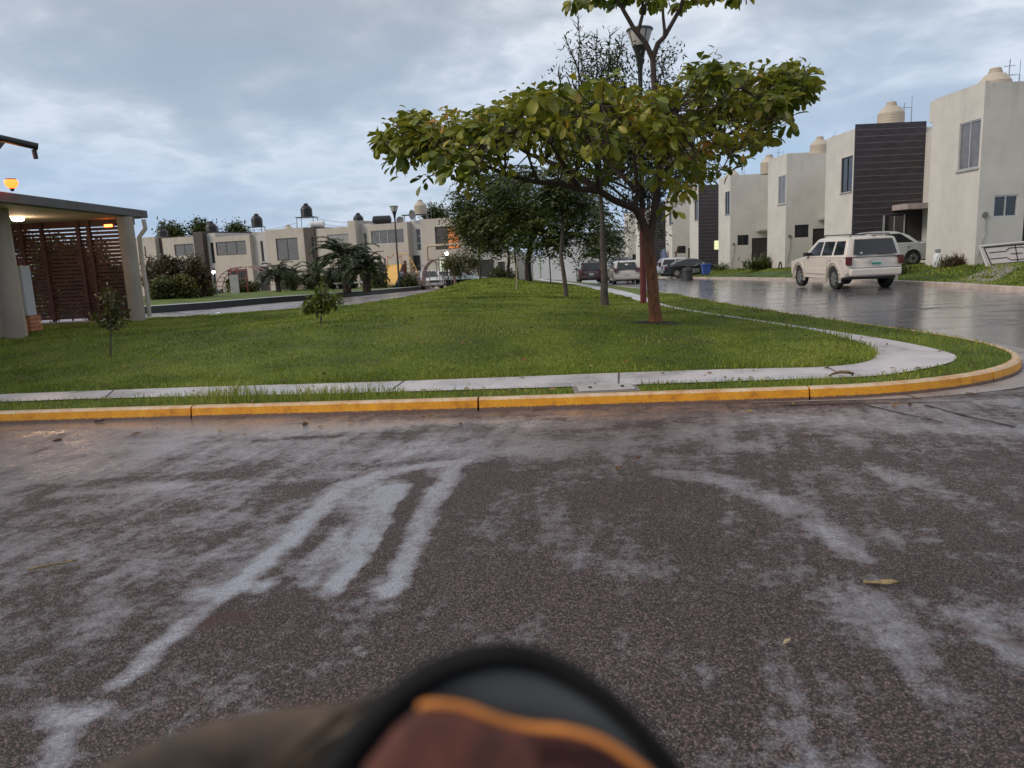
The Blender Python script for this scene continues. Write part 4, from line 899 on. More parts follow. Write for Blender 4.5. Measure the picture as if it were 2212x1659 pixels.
# amber lamp on the roof, white ceiling lamp, red lamp
def em(name, c, s): return mat(name, c, .4, emit=c, es=s, var=0)
am = at_y(27, 401, 13.0)
rz_ = zt
amp = at_z(27, 413, zt, False); 
t = thing('floodlight', 'glowing amber lamp standing on the shelter roof', 'lamp', (amp[0], amp[1], zt))
MB().lathe((amp[0], amp[1], zt), [(.03, 0), (.03, .03), (.05, .05)], 10).build('stem', blackm, t)
MB().lathe((amp[0], amp[1], zt+.05), [(.04, 0), (.08, .03), (.105, .08), (.11, .12), (.10, .145), (.08, .155)], 18).build('lens', em('amber_glow', (1.0, .085, .012), 4.5), t, smooth=True)

MB().lathe((amp[0], amp[1], zt+.206), [(.085, 0), (.085, .015)], 18).build('cap', blackm, t)
pl_ = bpy.data.lights.new('amber_light', 'POINT'); pl_.energy = 4; pl_.color = (1, .35, .05); pl_.shadow_soft_size = .15
lo_ = bpy.data.objects.new('amber_light', pl_); COL.objects.link(lo_); lo_.location = (0, 0, .55); lo_.parent = t
p = at_z(38, 470, zb_-.02, False)
t = thing('ceiling_lamp', 'lit white lamp under the shelter ceiling', 'lamp', (p[0], p[1], zb_-.02))
MB().lathe((p[0], p[1], zb_-.10), [(.09, 0), (.13, .03), (.13, .09)], 16).build('diffuser', em('white_glow', (1, .95, .85), 4), t, smooth=True)
pl_ = bpy.data.lights.new('ceiling_light', 'POINT'); pl_.energy = 16; pl_.color = (1, .70, .42); pl_.shadow_soft_size = .12
lo_ = bpy.data.objects.new('ceiling_light', pl_); COL.objects.link(lo_); lo_.location = (0, 0, -.2); lo_.parent = t
p = at_y(234, 487.5, 19.3)
t = thing('warning_lamp', 'small glowing red lamp at the top of the slat screen', 'lamp', (p[0], p[1], p[2]))
MB().box(p[0]-.09, p[1]-.04, p[2]-.03, p[0]+.09, p[1]+.04, p[2]+.03).build('lens', em('red_glow', (1, .16, .03), 6), t, bevel=.01)
MB().box(p[0]-.12, p[1]+.041, p[2]-.05, p[0]+.12, p[1]+.07, p[2]+.05).build('housing', blackm, t)
# black arm at the top left edge
pa, pb_ = at_y(-60, 285, 13.6), at_y(82, 317, 14.2)
t = thing('street_lamp', 'black horizontal arm with a short drop at the upper left edge', 'lamp', tuple(pa))
MB().tube([tuple(pa), tuple(pb_)], .064, 12).build('arm', blackm, t, smooth=True)
MB().tube([(pb_[0]-.08, pb_[1], pb_[2]-.05), (pb_[0]-.07, pb_[1], pb_[2]-.21)], .043, 8).build('nozzle', blackm, t)
pc = at_y(-25, 320, 13.82)
MB().add([tuple(at_y(-40, 300, 13.7)), tuple(at_y(12, 308, 13.7)), tuple(at_y(-10, 335, 13.7)), tuple(at_y(-40, 345, 13.7)), tuple(at_y(-40, 300, 13.82)), tuple(at_y(12, 308, 13.82)), tuple(at_y(-10, 335, 13.82)), tuple(at_y(-40, 345, 13.82))], [(0,1,2,3),(7,6,5,4),(0,4,5,1),(1,5,6,2),(2,6,7,3),(3,7,4,0)]).build('bracket', blackm, t)
MB().tube([tuple(pa), (pa[0], pa[1], zt)], .06, 10).build('post', blackm, t)
# ---------------------------------------------------------------- vehicles  (local: x forward, y left, z up)
def paint(name, c, metal=0.0): return mat(name, c, 0.28, metal, var=0.04, coat=0.7, spec=0.5, dirt=0.06)
head_m = mat('headlamp', (.6, .6, .62), .15, .3); tail_m = mat('tail_lamp', (.085, .006, .006), .18, var=.3, vs=30, coat=.8)
rim_m = mat('alloy_rim', (.42, .41, .40), .35, .8, dirt=.2); trim_m = mat('black_trim', (.02, .02, .02), .6)
carglass = mat('car_glass', (.010, .012, .014), .06, spec=.5, coat=.25, var=.2)
carglass2 = mat('car_glass_clear', (.09, .105, .12), .05, spec=1.0, coat=1.0, var=.2)
def arc(cx, r, zb, n=10): 
    a0 = math.asin(min(1, max(-1, (zb-r*1.0)/r))) if False else 0
    return [(cx+r*math.cos(t), WHZ+r*math.sin(t)) for t in np.linspace(math.pi+ASIN, -ASIN, n)]
WHZ = .35; ASIN = .2
def car(name, label, cat, loc, rz, paintm, L=4.4, W=1.78, H=1.48, belt=.92, wb=2.6, R=.32, sill=.24, hood=.88, deck=None, cab=(-1.9, -1.6, .35, 1.15),
        bend=.10, tumble=.32, glass=None, wins=None, lamps_z=(.62, .9), rear_glass=(.12, .88), plate='rear', flare=0, roofrails=False, tailw=.30, group=None):
    t = thing(name, label, cat, loc, rz, group); glass = glass or carglass
    deck = deck if deck is not None else belt; hl = L/2; ra = R*1.17; xr, xf = -wb/2-.02, wb/2+.06
    def ar(cx): 
        a0 = math.asin((sill-R)/ra) if abs((sill-R)/ra) < 1 else -.5
        return [(cx+ra*math.cos(q), R+ra*math.sin(q)) for q in np.linspace(math.pi-a0, a0, 11)]
    out = [(-hl+.10, sill+.08), (-hl+.0, sill+.20), (-hl-.0, sill+.42), (-hl+.05, deck-.10), (-hl+.10, deck-.03), (-hl+.2, deck), (cab[0], belt), (0, belt-.005), (cab[3], belt-.015 if cab[3] < hl-.8 else hood),
           (cab[3]+.25, hood+.01), (hl-.45, hood-.06), (hl-.12, hood-.14), (hl-.02, hood-.26), (hl, sill+.28), (hl-.03, sill+.12), (hl-.12, sill+.02)]
    out += [(xf+ra+.05, sill)] + ar(xf)[::-1] + [(0, sill-.01)] + ar(xr)[::-1] + [(xr-ra-.04, sill+.01)]
    wz = lambda z: W/2*(1 - .07*max(0, (.55-z)/.4)**1.5) - tumble*max(0, z-belt)
    FR = [(-1, .085, .035), (-.965, .04, .012), (-.85, .015, .004), (0, 0, -.012), (.85, .015, .004), (.965, .04, .012), (1, .085, .035)]
    def loft(mb, ol, topz, crown):
        V = []; n = len(ol)
        for f, e, dz in FR:
            for x, z in ol:
                k = min(1, abs(x)/hl)**5; y = f*wz(z); 
                zz = z - (dz*crown if z > topz else 0)
                V.append((x-math.copysign(e*(1 if k > .3 else k), x)*(k > .15) - math.copysign((f*f)*.10*k, x), y, zz))
        F = [(i*n+k, i*n+(k+1) % n, (i+1)*n+(k+1) % n, (i+1)*n+k) for i in range(len(FR)-1) for k in range(n)]
        F += [tuple(range(n)), tuple(range(len(FR)*n-1, (len(FR)-1)*n-1, -1))]
        mb.add(V, F)
    b = MB(); loft(b, out, belt-.12, 1.0)
    cb_ = [(cab[0], belt-.02), (cab[0]+(cab[1]-cab[0])*.55, belt+(H-belt)*.62), (cab[1]-.02, H-.05), (cab[1]+.12, H-.01), ((cab[1]+cab[2])/2, H+.012), (cab[2]-.15, H-.012), (cab[2]+.03, H-.05), (cab[2]+(cab[3]-cab[2])*.5, belt+(H-belt)*.48), (cab[3], belt-.02)]
    loft(b, cb_, H-.08, 1.5)
    body = b.build('body', paintm, t, world=False, smooth=True, bevel=.018, seg=2)
    MB().box(-hl+.25, -W/2+.16, sill-.02, hl-.3, W/2-.16, belt-.2).build('underbody', trim_m, t, world=False)
    # side glass
    if wins is None:
        wins = []
        zb, zt = belt+.035, H-.10; x0b, x1b = cab[0], cab[3]
        lx = lambda z: cab[0]+(cab[1]-cab[0])*(z-belt)/(H-belt); rx = lambda z: cab[3]+(cab[2]-cab[3])*(z-belt)/(H-belt)
        m1 = (cab[1]+cab[2])/2+.05
        wins = [[(lx(zb)+.22, zb), (m1-.04, zb), (m1-.04, zt), (lx(zt)+.12, zt)], [(m1+.04, zb), (rx(zb)-.22, zb), (rx(zt)-.10, zt), (m1+.04, zt)]]
    for sgn in (-1, 1):
        for pw in wins:
            g = MB(); n = len(pw); V = [(x, sgn*(wz(z)+.005), z-.02*(z > H-.15)) for x, z in pw] + [(x, sgn*(wz(z)-.012), z-.02*(z > H-.15)) for x, z in pw]
            g.add(V, [tuple(range(n)), tuple(range(2*n-1, n-1, -1))] + [(i, (i+1) % n, n+(i+1) % n, n+i) for i in range(n)])
            g.build('side_window', glass, t, world=False)
        # door seams and handles
        for x in (m_x for m_x in ((cab[1]+cab[2])/2+.05, min(cab[3]-.05, xf-ra-.03), xr+ra*.6)):
            s_ = MB().box(x-.006, sgn*W/2-.004, sill+.1, x+.006, sgn*W/2+.003, belt-.04)
            s_.build('door_seam', trim_m, t, world=False)
        for x in ((cab[1]+cab[2])/2-.10, (cab[1]+cab[2])/2+.15-1.05):
            hd = MB().box(x-.09, sgn*(W/2), belt-.13, x+.09, sgn*(W/2+.025), belt-.10)
            hd.build('door_handle', paintm, t, world=False, bevel=.006)
        mx = cab[3]-.35
        mr = MB().box(mx-.08, sgn*(W/2-.02), belt+.02, mx+.08, sgn*(W/2+.17), belt+.15).build('side_mirror', trim_m if flare else paintm, t, world=False, bevel=.02)
        tl = MB().box(-hl+.015, sgn*(W/2-tailw), lamps_z[0], -hl+.20, sgn*(W/2-.02), lamps_z[1]).build('tail_light', tail_m, t, world=False, bevel=.02)
        MB().box(hl-.26, sgn*(W/2-.42), hood-.30, hl-.03, sgn*(W/2-.045), hood-.14).build('headlight', head_m, t, world=False, bevel=.03)
    # windscreens
    for (xb, xt, sgx, nm) in ((cab[0], cab[1], -1, 'rear_window'), (cab[3], cab[2], 1, 'windscreen')):
        g = MB(); V = []
        for off in (.012, -.01):
            for fz, fw in ((rear_glass[0], .80), (rear_glass[0], -.80), (rear_glass[1], -.80), (rear_glass[1], .80)):
                z = belt+(H-belt)*fz
                if sgx < 0: xx = np.interp(fz, [0, .62, .93], [cab[0], cab[0]+(cab[1]-cab[0])*.55, cab[1]-.02])
                else: xx = np.interp(fz, [0, .48, .95], [cab[3], cab[2]+(cab[3]-cab[2])*.5, cab[2]+.03])
                V.append((xx+sgx*(off+.012), fw*wz(z)*.97, z))
        g.add(V, [(0, 1, 2, 3), (7, 6, 5, 4), (0, 4, 5, 1), (1, 5, 6, 2), (2, 6, 7, 3), (3, 7, 4, 0)]); g.build(nm, glass, t, world=False)
    # bumpers and plate
    rb = MB().box(-hl-.05, -W/2+.10, sill+.10, -hl+.13, W/2-.10, sill+.34).build('rear_bumper', paintm, t, world=False, smooth=True, bevel=.05, seg=3)
    MB().box(hl-.12, -W/2+.10, sill+.06, hl+.04, W/2-.10, sill+.24).build('front_bumper', paintm if not flare else trim_m, t, world=False, smooth=True, bevel=.04, seg=3)
    MB().box(hl-.06, -.42, hood-.32, hl+.012, .42, hood-.16).build('grille', trim_m, t, world=False, bevel=.01)
    if flare:
        for sgn in (-1, 1):
            for cx in (xf, xr):
                f_ = MB()
                for q0, q1 in zip(np.linspace(math.pi+.25, -.25, 13)[:-1], np.linspace(math.pi+.25, -.25, 13)[1:]):
                    V = []
                    for q in (q0, q1):
                        for r_ in (ra-.005, ra+.085):
                            for yy in (W/2-.02, W/2+.035): V.append((cx+r_*math.cos(q), sgn*yy, R+r_*math.sin(q)))
                    f_.add(V, [(0,1,3,2),(4,6,7,5),(0,4,5,1),(2,3,7,6)])
                f_.build('fender_flare', paintm, t, world=False, smooth=True)
        for sgn in (-1, 1):
            c_ = MB().box(xr+ra+.09, sgn*(W/2-.02), sill+.14, xf-ra-.09, sgn*(W/2+.028), sill+.34)
            c_.build('side_cladding', paintm, t, world=False, bevel=.012)
    if roofrails:
        r_ = MB()
        for sgn in (-1, 1):
            y = sgn*(wz(H)-.12); r_.tube([(cab[1]+.12, y, H-.01), (cab[1]+.22, y, H+.055), (0, y, H+.07), (cab[2]-.3, y, H+.05), (cab[2]-.15, y, H-.01)], .018, 8)
        for xx in (cab[1]+.5, cab[2]-.7): r_.tube([(xx, -wz(H)+.12, H+.06), (xx, wz(H)-.12, H+.06)], .014, 8)
        r_.build('roof_rack', trim_m, t, world=False)
    for cx in (xf, xr):
        for sgn in (-1, 1):
            y0 = sgn*(W/2-.22); y1 = sgn*(W/2+.0); tw = .21
            w_ = MB().lathe((cx, y0 if sgn > 0 else y1, R), [(R*.60, 0), (R*.93, .0), (R, .03), (R, tw-.03), (R*.93, tw), (R*.60, tw)], 28, 'y', cap=False).build('wheel', rubber, t, world=False, smooth=True)
            rm = MB(); yo = (y1-sgn*.025)
            rm.lathe((cx, yo-.01, R), [(R*.10, 0), (R*.10, .02)], 12, 'y'); rm.lathe((cx, yo-.02, R), [(R*.56, 0), (R*.64, 0), (R*.64, .03), (R*.56, .03), (R*.56, 0)], 28, 'y', cap=False)
            for k in range(7):
                a_ = 2*math.pi*k/7; c0, s0_ = math.cos(a_), math.sin(a_); wv = .045
                V = [(cx+r_*c0-sd*wv*s0_, yo+dy, R+r_*s0_+sd*wv*c0) for r_ in (R*.05, R*.60) for sd in (-1, 1) for dy in (-.012, .012)]
                rm.add(V, [(0,1,3,2),(4,6,7,5),(0,4,5,1),(2,3,7,6),(0,2,6,4),(1,5,7,3)])
            rm.build('rim', rim_m, w_, world=False)
            MB().lathe((cx, yo-sgn*.05, R), [(0.01, 0), (R*.58, 0), (R*.58, .006), (.01, .006)], 20, 'y').build('brake', trim_m, w_, world=False)
    return t, wz
def plate(t, x, z, m='white'):
    p_ = MB().box(x-.012, -.16, z, x, .16, z+.16).build('number_plate', mat('plate_white', (.5, .52, .5), .5), t, world=False)
    MB().box(x-.016, -.15, z+.01, x-.0125, .15, z+.075).build('plate_band', mat('plate_green', (.03, .22, .16), .5), p_, world=False)
white_p = paint('white_paint', (.58, .52, .46)); 
# white offroader
q1 = at_z(1795, 625, 0); q2 = at_z(1905, 620, 0)
SX, SY = 12.05, 26.3
def gz(x, y): return float(Z0(y))
rzU = math.pi/2+.03
suv, wz_ = car('offroad_car', 'white four door offroader parked at the right kerb seen from behind', 'car', (11.55, 26.3, gz(0, 26)), rzU, white_p, L=4.62, W=1.86, H=1.72, belt=1.08, wb=2.69, R=.37, sill=.36, hood=1.05, deck=1.06,
    cab=(-2.24, -2.02, .22, .98), tumble=.26, lamps_z=(.80, 1.08), rear_glass=(.08, .84), flare=1, roofrails=True, tailw=.17,
    wins=[[(-2.0, 1.15), (-1.30, 1.13), (-1.30, 1.60), (-1.88, 1.60)], [(-1.16, 1.13), (-.42, 1.12), (-.42, 1.60), (-1.16, 1.60)], [(-.30, 1.12), (.72, 1.11), (.10, 1.60), (-.30, 1.60)]])
MB().box(-2.36, -.55, .985, -2.30, .55, 1.02).build('tailgate_trim', alum, suv, world=False, bevel=.008)
MB().box(-2.322, -.80, .70, -2.30, .80, .715).build('tailgate_seam', trim_m, suv, world=False)
plate(suv, -2.325, .80)
MB().tube([(-2.34, .02, 1.14), (-2.30, -.30, 1.16)], .012, 6).build('rear_wiper', trim_m, suv, world=False)
MB().lathe((-2.235, .45, 1.17), [(.0, 0), (.045, 0), (.045, .004), (.0, .004)], 12, 'x').build('sticker', mat('sticker_white', (.7, .7, .7), .5), suv, world=False)
MB().box(-2.16, -.05, 1.70, -2.08, .05, 1.725).build('brake_light', tail_m, suv, world=False)
# silver sedan beside it (in the bay, tail to the right)
sedan_s, _ = car('sedan', 'silver sedan in the driveway behind the white offroader', 'car', (15.2, 31.9, float(yard_h([(15.6, 32.5)])[0])+.12), math.pi, paint('silver_paint', (.58, .58, .57), .15), L=4.6, W=1.78, H=1.47, belt=.95, wb=2.65, deck=1.0, cab=(-1.62, -.80, .40, 1.15), tumble=.34)
# black coupe-like sedan in the driveway of the far dark clad house
pz_ = at_z(1437, 590, .35)
sedan_d, _ = car('sedan', 'dark grey sedan parked nose in beside the small white house', 'car', (14.45, 60.2, float(yard_h([(14.6, 61)])[0])-.05), -.04, paint('charcoal_paint', (.010, .012, .015), .1), L=4.75, W=1.82, H=1.42, belt=.90, wb=2.75, R=.34, deck=.98, cab=(-2.05, -.75, .25, 1.35), tumble=.38, tailw=.35)
hb1, _ = car('hatchback', 'white hatchback mostly hidden behind the dark sedan', 'car', (14.2, 63.4, float(yard_h([(14.5, 63)])[0])), 0.0, paint('white_paint_b', (.6, .6, .6)), L=4.0, W=1.7, H=1.52, belt=.95, wb=2.5, cab=(-1.93, -1.55, .3, 1.15), deck=.95, lamps_z=(.85, 1.2))
# cars parked further up the street
p = at_y(1358, 602, 47)
hb2, _ = car('hatchback', 'white hatchback parked on the street left of the red post', 'car', (p[0], p[1]+2.0, gz(0, p[1]+2)), math.pi/2-.04, white_p, L=3.95, W=1.70, H=1.47, belt=.93, wb=2.46, cab=(-1.93, -1.45, .3, 1.1), deck=.95, glass=carglass, lamps_z=(.80, 1.04), rear_glass=(.06, .86))
plate(hb2, -2.0, .52)
p = at_y(1345, 597, 52)
sv2, _ = car('offroad_car', 'black offroader parked beyond the white street hatchback', 'car', (p[0]+.9, p[1]+7.5, gz(0, p[1]+7)), math.pi/2, paint('black_paint', (.012, .012, .014)), L=4.7, W=1.85, H=1.80, belt=1.08, wb=2.7, R=.37, sill=.34, hood=1.05, cab=(-2.25, -2.05, .3, 1.0), deck=1.06, lamps_z=(.85, 1.2), glass=carglass2, rear_glass=(.1, .85), roofrails=True)
p = at_y(1280, 600, 55)
sv3, _ = car('offroad_car', 'dark maroon car parked left of the slender tree trunk up the street', 'car', (p[0], p[1]+2.4, gz(0, p[1]+2)), math.pi/2-.03, paint('maroon_paint', (.035, .010, .012)), L=4.4, W=1.78, H=1.62, belt=1.0, wb=2.6, R=.34, sill=.3, hood=.98, cab=(-2.1, -1.85, .35, 1.1), deck=1.0, lamps_z=(.78, 1.05), rear_glass=(.08, .85))
plate(sv3, -2.23, .62)
# cars in front of the left row
def side_car(px, py, label, pm, rz=0.0, **k):
    p = at_y(px, py, k.pop('Y', 62.5)); return car('car' if k.pop('n', None) is None else 'car', label, 'car', (p[0], p[1], float(Z0(p[1]))+.08), rz, pm, **k)
side_car(925, 617, 'white car parked behind the bar climbing dome', paint('white_paint_c', (.58, .56, .55)), -1.2, H=1.5, L=4.0, cab=(-1.93, -1.5, .3, 1.1))
side_car(992, 604, 'pale blue car behind the round bush near the bright lamp', paint('pale_blue_paint', (.30, .36, .38)), -.35, H=1.5, cab=(-1.93, -1.5, .3, 1.2))
side_car(866, 616, 'dark blue car behind the yellow slide', paint('dark_blue_paint', (.03, .05, .10)), -1.3, H=1.45, L=4.2, cab=(-1.93, -1.3, .3, 1.2))
side_car(420, 634, 'grey green car behind the low bush at the left', paint('grey_green_paint', (.16, .19, .18)), .25, H=1.5, cab=(-1.93, -1.5, .3, 1.2))
# motorcycle standing by the dark sedan
def wheel_b(t, x, R=.3, w=.09):
    w_ = MB().lathe((x, -w/2, R), [(R*.78, 0), (R*.95, 0), (R, w*.3), (R, w*.7), (R*.95, w), (R*.78, w)], 20, 'y', cap=False).build('wheel', rubber, t, world=False, smooth=True)
    m_ = MB()
    for k in range(6): a_ = math.pi*k/3; m_.tube([(x, 0, R), (x+R*.8*math.cos(a_), 0, R+R*.8*math.sin(a_))], .012, 5)
    m_.build('spokes', steel, w_, world=False)
mo = thing('motorcycle', 'black motorcycle parked on the grass behind the red post', 'motorcycle', (13.6, 55.5, float(yard_h([(13.7, 55)])[0])), .15)
wheel_b(mo, -.65); wheel_b(mo, .68)
MB().tube([(-.5, 0, .62), (-.1, 0, .72), (.25, 0, .85), (.42, 0, .95)], [.11, .12, .16, .06], 10).build('tank', paint('black_paint', (.012, .012, .014)), mo, world=False, smooth=True)
MB().box(-.75, -.12, .72, -.05, .12, .83).build('seat', trim_m, mo, world=False, bevel=.04)
MB().box(-.28, -.15, .30, .22, .15, .60).build('engine', steel, mo, world=False, bevel=.03)
MB().tube([(.68, 0, .3), (.42, 0, 1.0)], .035, 8).tube([(-.65, 0, .3), (-.2, 0, .4)], .03, 8).build('fork', steel, mo, world=False)
MB().tube([(.32, -.36, 1.08), (.42, -.1, 1.02), (.42, .1, 1.02), (.32, .36, 1.08)], .018, 8).build('handlebar', blackm, mo, world=False)
MB().lathe((.52, 0, .93), [(.09, 0), (.07, .08)], 14, 'x').build('headlight', head_m, mo, world=False)
# ---------------------------------------------------------------- street furniture and playground
def lamp_post(base, top_z, label, redbase=True):
    x, y, z = base; t = thing('street_lamp', label, 'street lamp', (x, y, z), group='cone headed street lamps'); H = top_z-z
    MB().tube([(0, 0, -.1), (0, 0, H*.36)], [.085, .075], 16).build('lower_pole', redpaint if redbase else darkpost, t, world=False, smooth=True)
    MB().tube([(0, 0, H*.36), (0, 0, H-.95)], [.068, .055], 16).build('upper_pole', mat('rusty_dark_pole', (.035, .022, .022), .55, var=.5, vs=3), t, world=False, smooth=True)
    MB().lathe((0, 0, H-1.35), [(.058, 0), (.060, .35), (.085, .55), (.13, .78), (.19, .93)], 24).build('cone', blackm, t, world=False, smooth=True)
    MB().lathe((0, 0, H-.42), [(.195, .004), (.30, .34), (.30, .36)], 24).build('shade', mat('lamp_shade', (.40, .37, .34), .5, var=.1), t, world=False, smooth=True)
    MB().lathe((0, 0, H-.06), [(.31, 0), (.335, .015), (.33, .05), (.15, .075), (.01, .08)], 24).build('cap', mat('lamp_cap', (.10, .10, .10), .5), t, world=False, smooth=True)
    rb_ = MB()
    for k in range(4): a_ = k*math.pi/2+.4; rb_.tube([(.195*math.cos(a_), .195*math.sin(a_), H-.41), (.31*math.cos(a_), .31*math.sin(a_), H-.05)], .014, 5)
    rb_.build('rib', blackm, t, world=False); return t
b = on_lawn(1390, 655); lamp_post(tuple(b), at_y(1381, 62, b[1])[2], 'tall street lamp with red painted base behind the foreground tree')
tz = at_y(848, 445, 58); lb2 = lamp_post((tz[0]+.1, 58, float(Z0(58))+.1), tz[2], 'slim dark street lamp standing behind the yellow slide', False)
def bush_bin(px, py, label, m, cat, shape): pass
# black bin at the kerb, blue bin, small black box
p = at_z(1484, 606, 0.02); t = thing('bin', 'black rounded bin standing at the right kerb', 'bin', tuple(p))
MB().lathe((p[0], p[1], p[2]), [(.40, 0), (.36, .1), (.36, .62), (.30, .75), (.12, .82), (.01, .83)], 20).build('body', trim_m, t, smooth=True)
MB().lathe((p[0], p[1], p[2]+.55), [(.365, 0), (.385, .02), (.385, .06), (.365, .08)], 20, cap=False).build('rim', blackm, t, smooth=True)
p = at_z(1525, 592, .35); t = thing('bin', 'blue plastic bin on the grass in front of the dark sedan', 'bin', tuple(p))
bluem = mat('blue_plastic', (.03, .07, .28), .45)
MB().add([(p[0]+sx_*w, p[1]+sy_*w, p[2]+h_) for h_, w in ((0, .22), (.62, .29)) for sx_, sy_ in ((-1,-1),(1,-1),(1,1),(-1,1))], [(3,2,1,0),(4,5,6,7),(0,1,5,4),(1,2,6,5),(2,3,7,6),(3,0,4,7)]).build('body', bluem, t, bevel=.02)
MB().box(p[0]-.32, p[1]-.32, p[2]+.62, p[0]+.32, p[1]+.32, p[2]+.68).build('lid', bluem, t, bevel=.015)
p = at_z(1238, 599, .1); t = thing('bin', 'small black box shaped bin near the end wall of the street', 'bin', tuple(p))
MB().box(p[0]-.45, p[1]-.4, p[2], p[0]+.45, p[1]+.4, p[2]+.75).build('body', trim_m, t, bevel=.05); MB().box(p[0]-.48, p[1]-.43, p[2]+.75, p[0]+.48, p[1]+.43, p[2]+.83).build('lid', blackm, t, bevel=.02)
# gas cylinder, garden reel, folding railing panel by the nearest house
p = at_y(2025, 566, 28.0); z = float(yard_h([(p[0], 28)])[0]); t = thing('gas_cylinder', 'white gas cylinder standing at the foot of the nearest house wall', 'gas cylinder', (p[0], 28, z))
MB().lathe((p[0], 28, z), [(.13, 0), (.16, .04), (.17, .12), (.17, .38), (.13, .5), (.05, .55), (.01, .56)], 18).build('body', mat('cyl_white', (.6, .6, .6), .4), t, smooth=True)
MB().lathe((p[0], 28, z+.55), [(.07, 0), (.09, .02), (.09, .12), (.08, .12)], 14).build('collar', steel, t)
t = thing('railing', 'white framed black scrollwork railing leaning before the nearest house', 'railing', (17.0, 25.6, float(yard_h([(17, 25.6)])[0])))
za = t.location[2]; whp = mat('white_tube', (.6, .58, .54), .5, dirt=.2); u0, v0 = at_y(2121, 532, 25.6), at_y(2132, 577, 25.6)
ax, az = (u0[0]+v0[0])/2-.05, v0[2]; 
RT = lambda a_, b_: (ax+a_, 25.6-.25+b_*.35, az+.03+b_*.95+a_*.045)
wf = MB().tube([RT(0, 0), RT(-.15, .72), RT(3.2, .74), RT(3.2, 0), RT(0, 0)], .035, 8).build('frame', whp, t)
ir = MB()
ir.tube([RT(.12, .06), RT(3.1, .06)], .02, 6); ir.tube([RT(-.02, .66), RT(3.1, .66)], .026, 6); ir.tube([RT(.15, .06), RT(0, .66)], .02, 6)
for k in range(2):
    cx_ = 1.05+k*1.6
    for b_ in (.25, .47):
        ir.tube([RT(cx_-1.0+.1, b_), RT(cx_-.35, b_), RT(cx_-.22, .15 if b_ < .4 else .57), RT(cx_+.22, .15 if b_ < .4 else .57), RT(cx_+.35, b_), RT(cx_+.6, b_)], .018, 6)
    ir.tube([RT(cx_, .06), RT(cx_, .66)], .018, 6); ir.tube([RT(cx_-.2, .36), RT(cx_+.2, .36)], .018, 6)
ir.build('ironwork', blackm, t)
sl = MB(); sl.add([RT(0, .01), RT(-.14, .71), RT(3.2, .71), RT(3.2, .01)], [(0, 1, 2, 3)])
back = sl.build('backing', mat('pale_panel', (.48, .42, .40), .7), t); md = back.modifiers.new('s', 'SOLIDIFY'); md.thickness = .02; md.offset = 1
# drive slabs
def slab_z(P_): return yard_h(P_)+.012
tag(sheet('driveway', [(13.62, 23.6), (20, 27.2), (30, 27.0), (30, 25.4), (17, 24.3), (13.62, 21.8)], slab_z, m_wetconc('drive_concrete', (.24, .21, .19), .4), .5), kind='structure')
# clutter by the white houses
p = at_y(1675, 566, 44.0); z = float(yard_h([(p[0], 44)])[0]); t = thing('hose_reel', 'coiled black hose leaning on the corner of the sheer white house', 'hose', (15.95, 44.3, z-.2))
for k in range(4): MB().tube([(15.9, 44.5+.22*math.cos(a_)+k*.03, z+.15+.38*math.sin(a_)) for a_ in np.linspace(0, 6.28, 17)], .03, 6).build('coil', rubber, t)
p = at_y(1640, 570, 54.5); z = float(yard_h([(17.6, 54.5)])[0])
t = thing('rubbish_bag', 'white bag set against the dark bags near the second door', 'bag', (17.55, 54.2, z))
def lump(mb, c, r, sq_=(1, 1, 1), seed=0, n=12):
    V = []; 
    for i in range(n+1):
        th = math.pi*i/n
        for j in range(2*n):
            ph = math.pi*j/n; d = Vector((math.sin(th)*math.cos(ph), math.sin(th)*math.sin(ph), math.cos(th)))
            k = 1+.22*mnoise.noise(d*1.8+Vector((seed, seed*2, 0)))
            V.append((c[0]+d.x*r*k*sq_[0], c[1]+d.y*r*k*sq_[1], c[2]+d.z*r*k*sq_[2]))
    mb.add(V, [(i*2*n+j, i*2*n+(j+1) % (2*n), (i+1)*2*n+(j+1) % (2*n), (i+1)*2*n+j) for i in range(n) for j in range(2*n)]); return mb
lump(MB(), (17.5, 54.2, z+.35), .36, (.8, .7, 1.15), 3).build('sack', mat('white_plastic', (.55, .55, .56), .4), t, smooth=True)
MB().tube([(17.5, 54.2, z+.70), (17.52, 54.2, z+.82)], [.05, .09], 8).build('knot', mat('white_plastic', (.55, .55, .56), .4), t)
t = thing('rubbish_bag', 'black bag pile beside the white bag near the second door', 'bag', (18.3, 54.2, z))
lump(MB(), (18.25, 54.2, z+.4), .45, (1.0, .7, .95), 5).build('sack', rubber, t, smooth=True); MB().tube([(18.25, 54.2, z+.78), (18.27, 54.2, z+.92)], [.05, .08], 8).build('knot', rubber, t)
# laundry and a leaning plank by the far houses
t = thing('clothesline', 'blue clothes hanging beside the far white house wall', 'clothesline', (16.1, 78.5, float(yard_h([(16.1, 78.5)])[0])))
bz = t.location[2]
for k, (dy, c_) in enumerate(((0, (.08, .11, .22)), (.75, (.12, .13, .2)), (1.4, (.05, .08, .18)))):
    cl_ = MB(); n = 8; V = []
    for i in range(n+1):
        for j in range(n+1): V.append((15.9+.05*math.sin(i*1.3+j*.4), 77.9+dy+.6*i/n, bz+2.3-1.2*j/n))
    cl_.add(V, [(i*(n+1)+j, i*(n+1)+j+1, (i+1)*(n+1)+j+1, (i+1)*(n+1)+j) for i in range(n) for j in range(n)])
    o_ = cl_.build('garment', mat('cloth%d' % k, c_, .9), t, smooth=True); md = o_.modifiers.new('s', 'SOLIDIFY'); md.thickness = .02
MB().tube([(15.9, 77.6, bz), (15.9, 77.6, bz+2.35), (15.9, 80.2, bz+2.33), (15.9, 80.2, bz)], .025, 6).build('line_frame', steel, t)
